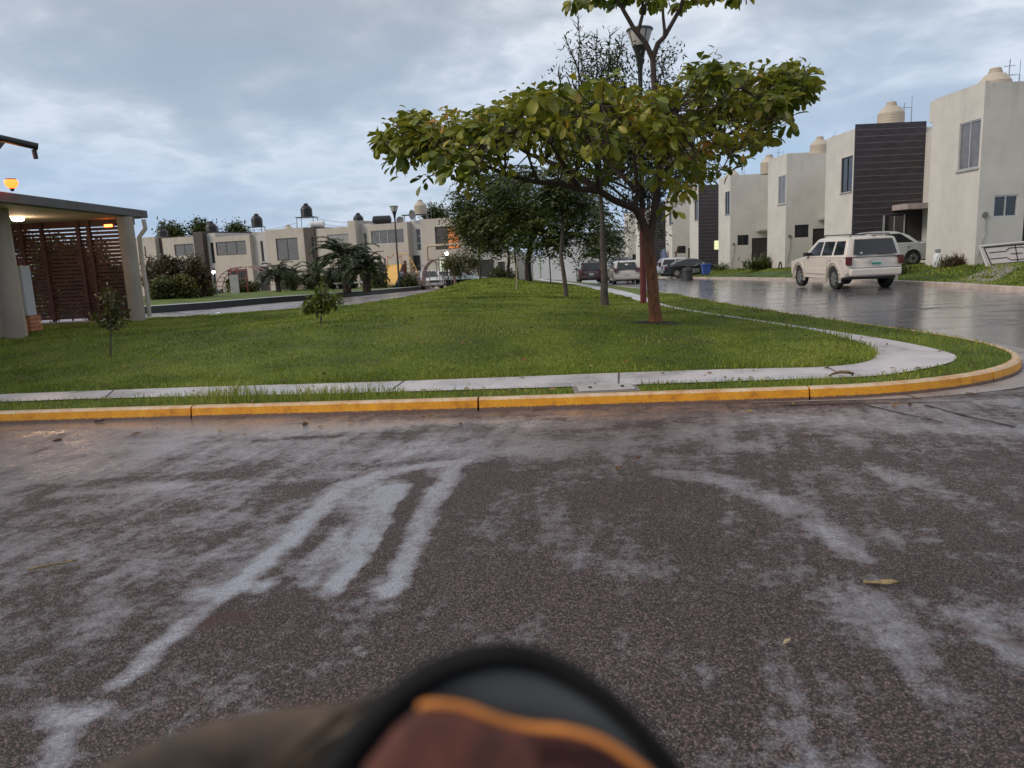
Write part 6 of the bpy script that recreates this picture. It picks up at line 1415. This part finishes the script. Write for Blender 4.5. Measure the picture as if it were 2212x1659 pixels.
LMB = leafmat('bush_leaf', [(0.0, (0.025, 0.034, 0.008)), (0.5, (0.070, 0.080, 0.014)), (1.0, (0.15, 0.125, 0.022))], .55, .2)
def blob(px, py, Y, rx, rz, ry=None):
    c = at_y(px, py, Y); k = Y/FPX; return (tuple(c), (rx*k, (ry if ry else rx)*k, rz*k))
# slender small-leaved tree just behind
b = on_lawn(1307, 660); Y = b[1]
cluster_tree('slender_tree', 'tall small leaved tree rising behind the broadleaf crown', b, [b-[0,0,.05], at_y(1306, 600, Y), at_y(1301, 520, Y), at_y(1299, 440, Y), at_y(1297, 380, Y)],
    [blob(1290, 170, Y, 48, 58), blob(1255, 130, Y, 26, 45), blob(1330, 165, Y, 35, 60), blob(1225, 165, Y, 20, 40), blob(1430, 160, Y, 32, 45), blob(1300, 250, Y, 85, 50), blob(1400, 260, Y, 75, 50), blob(1290, 350, Y, 70, 40), blob(1430, 360, Y+1, 65, 55), blob(1490, 350, Y+.5, 38, 42), blob(1390, 420, Y+1, 45, 35), blob(1235, 330, Y, 45, 30), blob(1400, 470, Y+1, 28, 55, 20), blob(1350, 300, Y, 60, 40)],
    .115, LMO, bark_g, ncl=700, per=26, L=.125, W_=.042, spread=.38, wts=[.9, .8, .95, .6, .9]+[1]*9)
# bare whips standing out of its top
wt = [o_ for o_ in bpy.data.objects if o_.get('label', '').startswith('tall small leaved')][0]
for pts in ([(1252, 240), (1250, 130), (1248, 35)], [(1262, 200), (1240, 140), (1218, 75)], [(1285, 220), (1288, 150), (1290, 62)], [(1312, 220), (1316, 140), (1318, 70)], [(1330, 210), (1338, 130), (1345, 78)], [(1235, 230), (1215, 190), (1205, 160)], [(1420, 250), (1428, 170), (1435, 125)], [(1445, 250), (1460, 190), (1475, 170)]):
    wp = MB(); limb(wp, [at_y(x, y, Y) for x, y in pts], .028, .008, .02, 6)
    for k in range(9):
        f = RNG.uniform(.3, 1); a_ = at_y(pts[1][0]+(pts[2][0]-pts[1][0])*f, pts[1][1]+(pts[2][1]-pts[1][1])*f, Y); limb(wp, [a_, a_+np.array([RNG.normal(0, .13), RNG.normal(0, .13), .16])], .009, .004, .0, 4)
    wp.build('shoot', bark_d, wt)
# dark drooping trees beyond the mound
def far_base(px, py, Y): p = at_y(px, py, Y); return np.array([p[0], Y, lawn_z(p[0], Y)])
b = far_base(1143, 612, 38); Y = 38
cluster_tree('shade_tree', 'dark tree with dense drooping crown on a thick leaning trunk beyond the mound', b, [b-[0,0,.1], at_y(1140, 590, Y), at_y(1141, 560, Y), at_y(1146, 530, Y), at_y(1146, 480, Y)],
    [blob(1140, 420, Y, 90, 55), blob(1200, 460, Y, 85, 55), blob(1270, 480, Y-1, 60, 50), blob(1170, 500, Y-1, 70, 35), blob(1090, 440, Y, 60, 50), blob(1240, 420, Y+1, 70, 45), blob(1290, 520, Y-1, 30, 35), blob(1190, 530, Y-1, 35, 26), blob(1130, 370, Y, 50, 18)],
    .20, LMD, bark_d, ncl=430, per=42, L=.26, W_=.085, spread=.55, drape=True)
b = far_base(1098, 607, 42); Y = 42
cluster_tree('shade_tree', 'feathery green tree left of the dark one with a pale forked trunk', b, [b-[0,0,.1], at_y(1098, 580, Y), at_y(1099, 550, Y), at_y(1088, 500, Y)],
    [blob(1050, 440, Y, 60, 50), blob(1010, 430, Y, 38, 45), blob(1060, 385, Y, 55, 25), blob(1020, 480, Y-1, 42, 42), blob(1080, 480, Y-1, 45, 38), blob(995, 520, Y-1, 18, 28), blob(1070, 525, Y-1, 35, 20), blob(1100, 400, Y, 35, 30)],
    .12, LMD, bark_g, ncl=330, per=42, L=.26, W_=.08, spread=.55, drape=True)
b = far_base(1037, 600, 50); Y = 50
cluster_tree('shade_tree', 'smaller shade tree at the left end of the dark group', b, [b-[0,0,.3], at_y(1036, 570, Y), at_y(1034, 520, Y)], [blob(1030, 490, Y, 40, 40), blob(1000, 470, Y, 28, 35), blob(1060, 500, Y, 32, 34)], .11, LMD, bark_g, ncl=120, per=36, L=.26, W_=.09, spread=.6, drape=True)
b = far_base(1118, 604, 46); Y = 46
cluster_tree('shade_tree', 'thin trunked tree between the forked and the dark trunks', b, [b-[0,0,.3], at_y(1116, 575, Y), at_y(1110, 535, Y)], [blob(1110, 490, Y, 42, 40), blob(1140, 470, Y, 42, 35)], .12, LMD, bark_d, ncl=110, per=36, L=.26, W_=.09, spread=.6, drape=True)
# young street tree at x=1222 with slim trunk
b = on_lawn(1224, 643); Y = b[1]
cluster_tree('young_tree', 'slim grey trunk young tree between the dark tree and the lamp', b, [b-[0,0,.05], at_y(1218, 600, Y), at_y(1212, 550, Y), at_y(1216, 490, Y), at_y(1210, 430, Y)], [blob(1215, 410, Y, 42, 28), blob(1195, 430, Y, 28, 22), blob(1250, 440, Y, 30, 25), blob(1205, 380, Y, 30, 20)], .075, LMD, bark_g, ncl=90, per=36, L=.17, W_=.06, spread=.34, drape=True, r1=.5)
# roadside tree by the end of the street
b = at_y(1296, 590, 62); b = np.array([b[0], 62, float(Z0(62))+.1]); Y = 62
cluster_tree('street_tree', 'small bushy dark tree between the end wall and the far right houses', b, [b, at_y(1296, 570, Y), at_y(1297, 540, Y)], [blob(1300, 520, Y, 32, 24), blob(1318, 500, Y, 26, 22), blob(1282, 540, Y, 20, 15), blob(1325, 538, Y, 16, 12)], .12, LMD, bark_d, ncl=110, per=34, L=.32, W_=.12, spread=.75, drape=True)
# round bush tree by the climbing dome
b = at_y(998, 615, 52); b = np.array([b[0], 52, float(Z0(52))+.2]); Y = 52
cluster_tree('bush', 'round dark bush on a thin stem right of the climbing dome', b, [b, at_y(995, 600, Y), at_y(990, 585, Y)], [blob(995, 572, Y, 38, 22), blob(975, 578, Y, 20, 16), blob(1015, 572, Y, 24, 17)], .06, LMB, bark_d, ncl=150, per=34, L=.13, W_=.07, spread=.34, cat='bush')
# hedges at the left
def hedge(name, label, px0, px1, pyt, pyb, Y, lm, ncl=130, per=60, L=.14):
    c = at_y((px0+px1)/2, pyb, Y); b = np.array([c[0], Y, float(park_h([(c[0], Y)])[0])]); w = (px1-px0)/2; bl = []
    for k in range(5): bl.append(blob(px0+w*.35+(px1-px0-.7*w)*k/4, (pyt+pyb)/2+RNG.uniform(-4, 4), Y+RNG.uniform(-.6, .6), w*.35, (pyb-pyt)/2*.95))
    return cluster_tree(name, label, b, [b-[0, 0, .1], b+[0, 0, .5]], bl, .07, lm, bark_d, ncl=ncl, per=per, L=L, W_=L*.5, spread=.30, cat='bush')
hedge('hedge', 'large reddish brown leaved hedge beside the shelter downpipe', 312, 448, 556, 645, 42, LMR, 330, 55, .19)
hedge('bush', 'low rounded olive bush in front of the red hedge', 330, 420, 602, 652, 39, LMB, 170, 55, .16)
hedge('bush', 'short green shrub at the right foot of the red hedge', 414, 462, 618, 648, 44, LMD, 60, 45, .15)
hedge('bush', 'small bush tuft behind the left palms', 640, 700, 590, 626, 57, LMB, 60, 40)
hedge('bush', 'green shrubs between the small palm and the tall palms', 610, 650, 588, 628, 56, LMD, 50, 40)
hedge('bush', 'dark shrub under the window left of the small palms', 488, 560, 606, 632, 62, LMB, 70, 40, .2)
hedge('bush', 'dark leafy shrub right behind the tallest palm', 700, 770, 590, 624, 60, LMD, 90, 40, .22)
hedge('bush', 'dark shrub between the second palm and the slide', 796, 834, 592, 620, 58, LMD, 60, 40, .2)
hedge('bush', 'shrub in the gap left of the climbing dome', 868, 900, 598, 618, 60, LMB, 45, 40, .18)
hedge('bush', 'green shrub mass at the foot of the gatehouse wall', 1060, 1112, 580, 606, 62, LMD, 50, 34, .2)
c = at_y(150, 690, 23.5)
for k, (px0, px1, pt, lab, lm_) in enumerate([(70, 150, 505, 'dark climbing hedge seen through the left half of the slat screen', LMB), (150, 235, 520, 'dark bush seen through the middle of the slat screen', LMR), (225, 275, 585, 'low bush seen through the right part of the slat screen', LMD)]):
    hedge('hedge', lab, px0, px1, pt, 680, 23.2+k*.4, lm_, 150, 50, .15)
cluster_tree('shrub', 'orange lit leafy shrub between the near column and the slat screen', at_z(45, 700, .3, False), [at_z(45, 700, .3, False), at_y(44, 600, 19.9)], [blob(44, 525, 19.9, 14, 30), blob(38, 560, 19.9, 10, 26)], .04, leafmat('lit_orange_leaf', [(0, (.10, .05, .01)), (1, (.32, .13, .02))], .5, .3), bark_d, ncl=40, per=30, L=.09, W_=.05, spread=.2, cat='shrub')  # the orange light on these leaves is put into their colour
# trees beyond the left roofs
for k, (px, py, rx, rz, lab) in enumerate([(372, 500, 22, 14, 'dark tree crown behind the leftmost roof tank'), (440, 498, 24, 16, 'dark tree crown behind the brown tower roof'), (512, 500, 15, 13, 'small dark tree top between two roofs'), (940, 462, 20, 9, 'dark tree top behind the beige tank of the left row')]):
    Y = 105; c = at_y(px, py, Y); b = np.array([c[0], Y, float(Z0(Y))])
    cluster_tree('background_tree', lab, b, [b, c-[0, 0, 1.5]], [blob(px-rx*.4, py, Y, rx*.6, rz), blob(px+rx*.45, py+3, Y, rx*.6, rz*.8)], .22, LMD, bark_d, ncl=80, per=26, L=.5, W_=.2, spread=1.0)
# stake and saplings
def sapling(px, py, pyt, label, blobs, nl, L, lean=0, Y=None, lm=None, stem=.016, pal=4):
    b = on_lawn(px, py) if Y is None else np.array([at_y(px, py, Y)[0], Y, lawn_z(at_y(px, py, Y)[0], Y)]); Y = b[1]; t = thing('sapling', label, 'sapling', tuple(b), 0, 'young planted saplings')
    mb = MB(); tp = at_y(px+lean, pyt, Y); st = [b-[0, 0, .05], b*.6+tp*.4+[.01, .02, 0], tp]; P_ = limb(mb, st, stem, stem*.4, .008, 6); pos, dirs = [], []
    for (x, y, r) in blobs:
        c = at_y(x, y, Y)+[0, RNG.uniform(-.15, .15), 0]; q = P_[int(len(P_)*.55)] if len(P_) > 2 else b; k = Y/FPX
        for _ in range(3):
            e_ = c+RNG.normal(0, r*k*.45, 3); Q = limb(mb, [q, (q+e_)/2+[0, 0, -.03], e_], stem*.45, .003, .008, 4)
            for w in np.linspace(.35, 1, nl//3): pos.append(q*(1-w)+e_*w+RNG.normal(0, r*k*.28, 3)); dirs.append(RNG.normal(0, 1, 3)+[0, 0, -.25])
    mb.build('stem', bark_g, t, smooth=True)
    leaf_cloud('crown', np.array(pos), np.array(dirs), RNG.uniform(.7, 1.2, len(pos))*L, L*.42, lm or LMY, t, 'oval')
sapling(238, 772, 628, 'spindly sapling in front of the slat screen', [(212, 640, 18), (240, 630, 15), (225, 665, 16), (262, 672, 14), (205, 682, 10), (275, 690, 8), (250, 650, 14)], 60, .085, 0, lm=LMB)
sapling(692, 700, 640, 'leafy yellow green sapling left of the big palms', [(660, 650, 16), (680, 635, 16), (705, 645, 16), (725, 650, 14), (650, 668, 8), (700, 618, 12), (690, 655, 14)], 54, .13)
sapling(735, 660, 640, 'smaller yellow green sapling at the foot of the big palm', [(735, 640, 12), (745, 650, 12), (722, 650, 10)], 30, .13, Y=27)
b = on_lawn(1115, 628); z1 = at_y(1117, 558, b[1]); tag(MB().tube([tuple(b-[0,0,.05]), tuple((b+z1)/2+[.01,0,0]), tuple(z1)], [.028, .024, .018], 8).build('stake', mat('pale_wood', (.30, .25, .17), .8, var=.2), loc=tuple(b), smooth=True), 'pale wooden stake standing on the mound before the dark trees', 'stake')
# ---- palms
PLM = leafmat('palm_leaf', [(0.0, (0.012, 0.020, 0.006)), (0.6, (0.030, 0.048, 0.010)), (1.0, (0.065, 0.085, 0.018))], .45, .2)
palmbark = mat('palm_bark', (.045, .028, .020), .9, var=.5, vs=12, bump=1, bs=25)
def palm(px, pyb, pyc, Y, fl, label, nf=26, r=.14, surf=park_h):
    c = at_y(px, pyc, Y); z0 = float(surf([(c[0], Y)])[0]); t = thing('palm_tree', label, 'palm', (c[0], Y, z0), 0, 'short palms by the playground path'); H = c[2]-z0
    mb = MB(); prof = []
    for k in range(13): f = k/12; prof.append(((r*(1.1-.35*f)+ (.03 if k % 2 else 0)+(.10*max(0, f-.6))), H*f*.98))
    mb.lathe((0, 0, -.05), prof, 14)
    for k in range(46):   # cut frond boots
        a_ = RNG.uniform(0, 6.28); f = RNG.uniform(.45, .98); rr = r*.9; z = H*f
        mb.tube([(rr*.8*math.cos(a_), rr*.8*math.sin(a_), z), (rr*1.9*math.cos(a_), rr*1.9*math.sin(a_), z+.16)], [.035, .014], 5)
    mb.build('trunk', palmbark, t, world=False)
    pos, dirs, ups, LL = [], [], [], []; rach = MB()
    for i in range(nf):
        az = 2*math.pi*i*.381966+RNG.uniform(-.2, .2); el0 = RNG.uniform(.15, 1.45) if i > nf*.3 else RNG.uniform(-.2, .5); l = fl*RNG.uniform(.8, 1.15); pts = []; p = np.array([0, 0, H*.97]); el = el0; n = 14
        for k in range(n+1):
            pts.append(p.copy()); el -= (1.35+.25*el0)/n*1.25*(k/n+.3); p = p+np.array([math.cos(az)*math.cos(el), math.sin(az)*math.cos(el), math.sin(el)])*l/n
        rach.tube([tuple(q) for q in pts], [.022-.018*k/n for k in range(n+1)], 4)
        sidev = np.array([-math.sin(az), math.cos(az), 0])
        for k in range(2*n+6):
            f = .18+.82*k/(2*n+6); j = f*n; j0 = min(n-1, int(j)); q = pts[j0]+(pts[j0+1]-pts[j0])*(j-j0); tg = pts[j0+1]-pts[j0]; tg /= np.linalg.norm(tg)
            for sg in (-1, 1):
                dv = sidev*sg*.8+tg*.75+np.array([0, 0, -.18])+RNG.normal(0, .08, 3); pos.append(q); dirs.append(dv); LL.append(fl*.27*(1-.55*abs(f-.45)*1.6))
    LL = np.array(LL); o = leaf_cloud('crown', np.array(pos), np.array(dirs), LL, .058, PLM, t, 'diamond', world=False)
    rach.build('rachis', mat('rachis_green', (.06, .07, .025), .6), t, world=False)
    return t
palm(744, 636, 558, 44, 2.25, 'tall palm with shaggy trunk in front of the pillar', 46, .22)
palm(789, 648, 582, 41, 1.5, 'second big palm with drooping fronds left of the slide', 42, .20)
palm(598, 640, 590, 52, 1.5, 'small palm right of the arched climber', 24, .16)
palm(632, 626, 596, 58, 1.5, 'little palm behind the leafy sapling', 20, .14)
palm(684, 626, 592, 55, 1.6, 'small palm in front of the dark cladding tower', 22, .15)
# hanging vine tree at x~810..: thin palm stems shading the wall
# ---- shrubs and flowers by right houses
def tuft(px, py, Y, label, n, L, lm, x=None, r=.5, name='shrub'):
    p = at_y(px, py, Y); X_ = p[0] if x is None else x; z = float(yard_h([(X_, Y)])[0]); t = thing(name, label, 'shrub', (X_, Y, z))
    a_ = RNG.uniform(0, 6.28, n); e_ = RNG.uniform(.3, 1.4, n); q = np.column_stack([RNG.normal(0, r*.5, n), RNG.normal(0, r*.3, n), np.abs(RNG.normal(0, r*.3, n))])
    leaf_cloud('foliage', q, np.column_stack([np.cos(a_)*np.cos(e_), np.sin(a_)*np.cos(e_), np.sin(e_)]), RNG.uniform(.6, 1.2, n)*L, L*.16, lm, t, 'diamond', world=False)
    MB().tube([(0, 0, -.02), (.02, 0, r*.4)], [.02, .008], 5).build('stem', bark_d, t, world=False)
tuft(1665, 565, 47.6, 'weedy grass clump at the foot of the sheer white house', 500, .55, LMD, x=15.7, r=.9)
tuft(2062, 565, 27.2, 'brown dry shrub before the nearest house wall', 900, .20, LMR, r=.45)
tuft(2000, 560, 28.6, 'tall ragged weeds behind the rear of the offroader', 300, .26, LMO, x=14.6, r=.7)
tuft(1580, 578, 56.5, 'small potted plants at the corner beside the sedan', 260, .32, LMD, x=15.8, r=.7)
tuft(2180, 545, 25.4, 'thin dark plant by the meter of the nearest house', 160, .5, LMD, x=18.4, r=.35)
# ---------------------------------------------------------------- grass blades
GRM = leafmat('grass_blade', [(0.0, (0.050, 0.072, 0.010)), (0.35, (0.130, 0.175, 0.016)), (0.7, (0.25, 0.30, 0.025)), (1.0, (0.40, 0.36, 0.11))], .55, .3)
def blades(name, poly, zf, n, hgt, wid, x0, x1, y0, y1, lab, near=8.0, edge=None, hmul=None):
    P_ = np.column_stack([RNG.uniform(x0, x1, n*3), y0+(y1-y0)*RNG.random(n*3)**1.7]); P_ = P_[inside(P_, poly)][:n]; n = len(P_)
    z = zf(P_); cl = np.array([mnoise.noise(Vector((a*1.7, b*1.7, 3))) for a, b in P_]); dist = np.hypot(P_[:, 0], P_[:, 1])
    h = hgt*RNG.uniform(.5, 1.3, n)*(1+.5*cl)
    if hmul is not None: h = h*hmul(P_)
    w = wid*RNG.uniform(.7, 1.3, n)*np.maximum(1, dist/10); az = RNG.uniform(0, 6.28, n); ln = RNG.uniform(.1, .75, n)
    dx, dy = np.cos(az), np.sin(az); q = RNG.uniform(0, 3.14, n); sx_, sy_ = np.cos(q), np.sin(q)
    B = np.column_stack([P_, z-.005]); S = np.column_stack([sx_*w/2, sy_*w/2, np.zeros(n)])
    Mid = B+np.column_stack([dx*ln*h*.35, dy*ln*h*.35, h*.6]); T = B+np.column_stack([dx*ln*h, dy*ln*h, h*(1-.25*ln)])
    V = np.stack([B-S, B+S, Mid+S*.7, Mid-S*.7, T], 1).reshape(-1, 3); i = np.arange(n)*5
    F = np.vstack([np.column_stack([i, i+1, i+2, i+3]), np.column_stack([i+3, i+2, i+4, i+4])])
    F = [tuple(f) for f in F[:n].tolist()]+[tuple(f[:3]) for f in F[n:].tolist()]
    o = mesh_obj(name, V, F, GRM); return tag(o, lab, 'grass', kind='stuff')
blades('grass', LAWN_POLY, lawn_h, 250000, .035, .0085, -14, 6, 8.5, 26, 'short green grass covering the corner lawn')
blades('grass', LAWN_POLY, lawn_h, 70000, .06, .016, -14, 6, 22, 60, 'grass on the far mound of the lawn')
tall = lambda P_: 1+1.9*np.exp(-((P_[:, 0]+3.0)/.95)**2)+1.3*np.exp(-((P_[:, 0]+1.75)/.5)**2)
VPOLY = KT + WALK_OUT[::-1]
rect = (MB, x0c-.08, x1c+.08)
vp = [p for p in VPOLY]
def hm(P_):
    r = tall(P_); r = np.where((P_[:, 0] > x0c-.07) & (P_[:, 0] < x1c+.07) & (P_[:, 1] < 8.3) & (P_[:, 1] > 7.3), .02, r); return r
blades('grass', VPOLY, lambda P_: Z0(P_[:, 1])+.125, 70000, .06, .007, -14, 6.6, 7.3, 24, 'rough grass strip between pavement and yellow kerb', hmul=hm)
# fallen leaves
nf_ = 420; fp = np.column_stack([RNG.uniform(-9, 6.5, nf_*3), 7.0+RNG.random(nf_*3)**1.4*13]); zz_ = np.where(inside(fp, LAWN_POLY), lawn_h(fp)+.03, np.where(inside(fp, WALK_OUT+LAWN_IN[::-1]), Z0(fp[:, 1])+.142, np.where(inside(fp, VPOLY), Z0(fp[:, 1])+.16, -9)))
zz_ = np.where((zz_ < -5) & (fp[:, 1] < 7.6), .008, zz_); k_ = zz_ > -5; fp, zz_ = fp[k_][:nf_], zz_[k_][:nf_]; n_ = len(fp); a_ = RNG.uniform(0, 6.28, n_)
o = leaf_cloud('fallen_leaves', np.column_stack([fp, zz_]), np.column_stack([np.cos(a_), np.sin(a_), RNG.uniform(-.02, .15, n_)]), RNG.uniform(.03, .10, n_), RNG.uniform(.018, .045, n_), leafmat('fallen_leaf', [(0, (.07, .03, .015)), (.5, (.20, .10, .03)), (1, (.38, .28, .08))], .6, .1), None, 'oval')
tag(o, 'small fallen leaves scattered on lawn and pavement', 'leaves', kind='stuff')
# shaggy fringe where the lawn overhangs the pavement
EP = offset(LAWN_IN, .10)+offset(LAWN_IN, -.03)[::-1]
blades('grass', EP, lambda P_: Z0(P_[:, 1])+.137, 26000, .10, .008, -10, 6, 8.4, 20, 'longer grass fringe along the lawn edge')
blades('grass', RKi+[(19, 60), (19, 15)], yard_h, 40000, .07, .014, 13, 19, 17, 60, 'grass in the front yards of the right houses')
# ---------------------------------------------------------------- dark rimmed bag held just below the lens
def cp(px, py, d): r = ray(px, py); return EYE+r*d*.78
bg_ = thing('bag', 'out of focus dark bag with thick black rim and orange piping close to the camera', 'bag', tuple(cp(1100, 1900, .40)))
def cr(pts, n=8):
    pts = [np.array(p, float) for p in pts]; P_ = [pts[0]*2-pts[1]]+pts+[pts[-1]*2-pts[-2]]; out = []
    for i in range(1, len(P_)-2):
        for k in range(n):
            t = k/n; a, b, c, d = P_[i-1:i+3]; out.append(.5*((2*b)+(-a+c)*t+(2*a-5*b+4*c-d)*t*t+(-a+3*b-3*c+d)*t**3))
    out.append(pts[-1]); return out
rim = [(560, 1960, .34), (640, 1800, .34), (715, 1680, .345), (790, 1580, .35), (870, 1500, .355), (970, 1440, .36), (1080, 1415, .36), (1180, 1432, .36), (1290, 1495, .355), (1380, 1575, .35), (1470, 1680, .345), (1540, 1800, .34), (1590, 1960, .34)]
R3 = cr([cp(*p) for p in rim], 6); n = len(R3); rad = np.interp(np.linspace(0, 1, n), [0, .2, .5, .62, .8, 1], [.0066, .0066, .0048, .0043, .0033, .0031])
bagblk = mat('bag_black', (.004, .0035, .004), .7, var=.2, spec=.2)
MB().tube([tuple(p) for p in R3], list(rad), 14).build('rim', bagblk, bg_, smooth=True)
inner = mat('bag_grey_panel', (.045, .048, .052), .38, var=.25, vs=20)
def fan(name, outline, depth_c, m, bulge, thick=.004):
    P_ = [cp(*p) for p in outline]; c = sum(P_)/len(P_); N_ = (EYE-c)/np.linalg.norm(EYE-c); V = []; F = []; nr = 6; k = len(P_)
    for j in range(1, nr+1):
        f = j/nr
        for p in P_: V.append(tuple(c+(p-c)*f+N_*bulge*(1-f*f)))
    V.append(tuple(c+N_*bulge)); F += [(len(V)-1, i, (i+1) % k) for i in range(k)]
    for j in range(nr-1):
        for i in range(k): F.append((j*k+i, j*k+(i+1) % k, (j+1)*k+(i+1) % k, (j+1)*k+i))
    o = MB().add(V, F).build(name, m, bg_, smooth=True); md = o.modifiers.new('s', 'SOLIDIFY'); md.thickness = thick; md.offset = -1; return o
fan('inner_panel', [(p[0], p[1], p[2]+.004) for p in rim]+[(1400, 2050, .36), (1100, 2060, .37), (760, 2050, .36)], 0, inner, .004)
pip = [(905, 1530, .338), (930, 1521, .338), (1000, 1527, .338), (1080, 1556, .338), (1150, 1572, .338), (1220, 1578, .338), (1290, 1598, .336), (1360, 1640, .334), (1440, 1715, .332), (1500, 1850, .33)]
MB().tube([tuple(p) for p in cr([cp(*p) for p in pip], 6)], .0016, 10).build('piping', mat('orange_piping', (.50, .17, .03), .7, var=.4, vs=60), bg_, smooth=True)
brf = mat('brown_fabric', (.020, .006, .005), .8, var=.5, vs=55, col2=(.13, .035, .022)); 
fan('front_pocket', [(790, 1650, .338), (850, 1575, .338)]+pip+[(1450, 2000, .335), (1100, 2040, .34), (700, 1950, .335), (740, 1760, .335)], 0, brf, .006)
rb_ = MB()
for k in range(14):
    x = 1160+k*19; y0 = np.interp(x, [1150, 1220, 1290, 1360, 1440], [1590, 1597, 1616, 1656, 1722]); rb_.tube([tuple(cp(x, y0, .331)), tuple(cp(x+6, y0+70, .3305)), tuple(cp(x+10, y0+180, .331))], .0008, 6)
rb_.build('ribs', mat('dark_rib', (.04, .008, .008), .7), bg_)
fl = [(1010, 1440, .40), (930, 1452, .40), (860, 1480, .40), (760, 1515, .39), (640, 1525, .39), (520, 1540, .385), (430, 1565, .38), (330, 1600, .38), (220, 1650, .38), (120, 1720, .38), (60, 1900, .38), (400, 2050, .40), (900, 2050, .42), (1000, 1700, .42)]
fan('flap', fl, 0, mat('bag_taupe', (.020, .016, .014), .75, var=.5, vs=26, col2=(.13, .085, .055)), .012, .006)
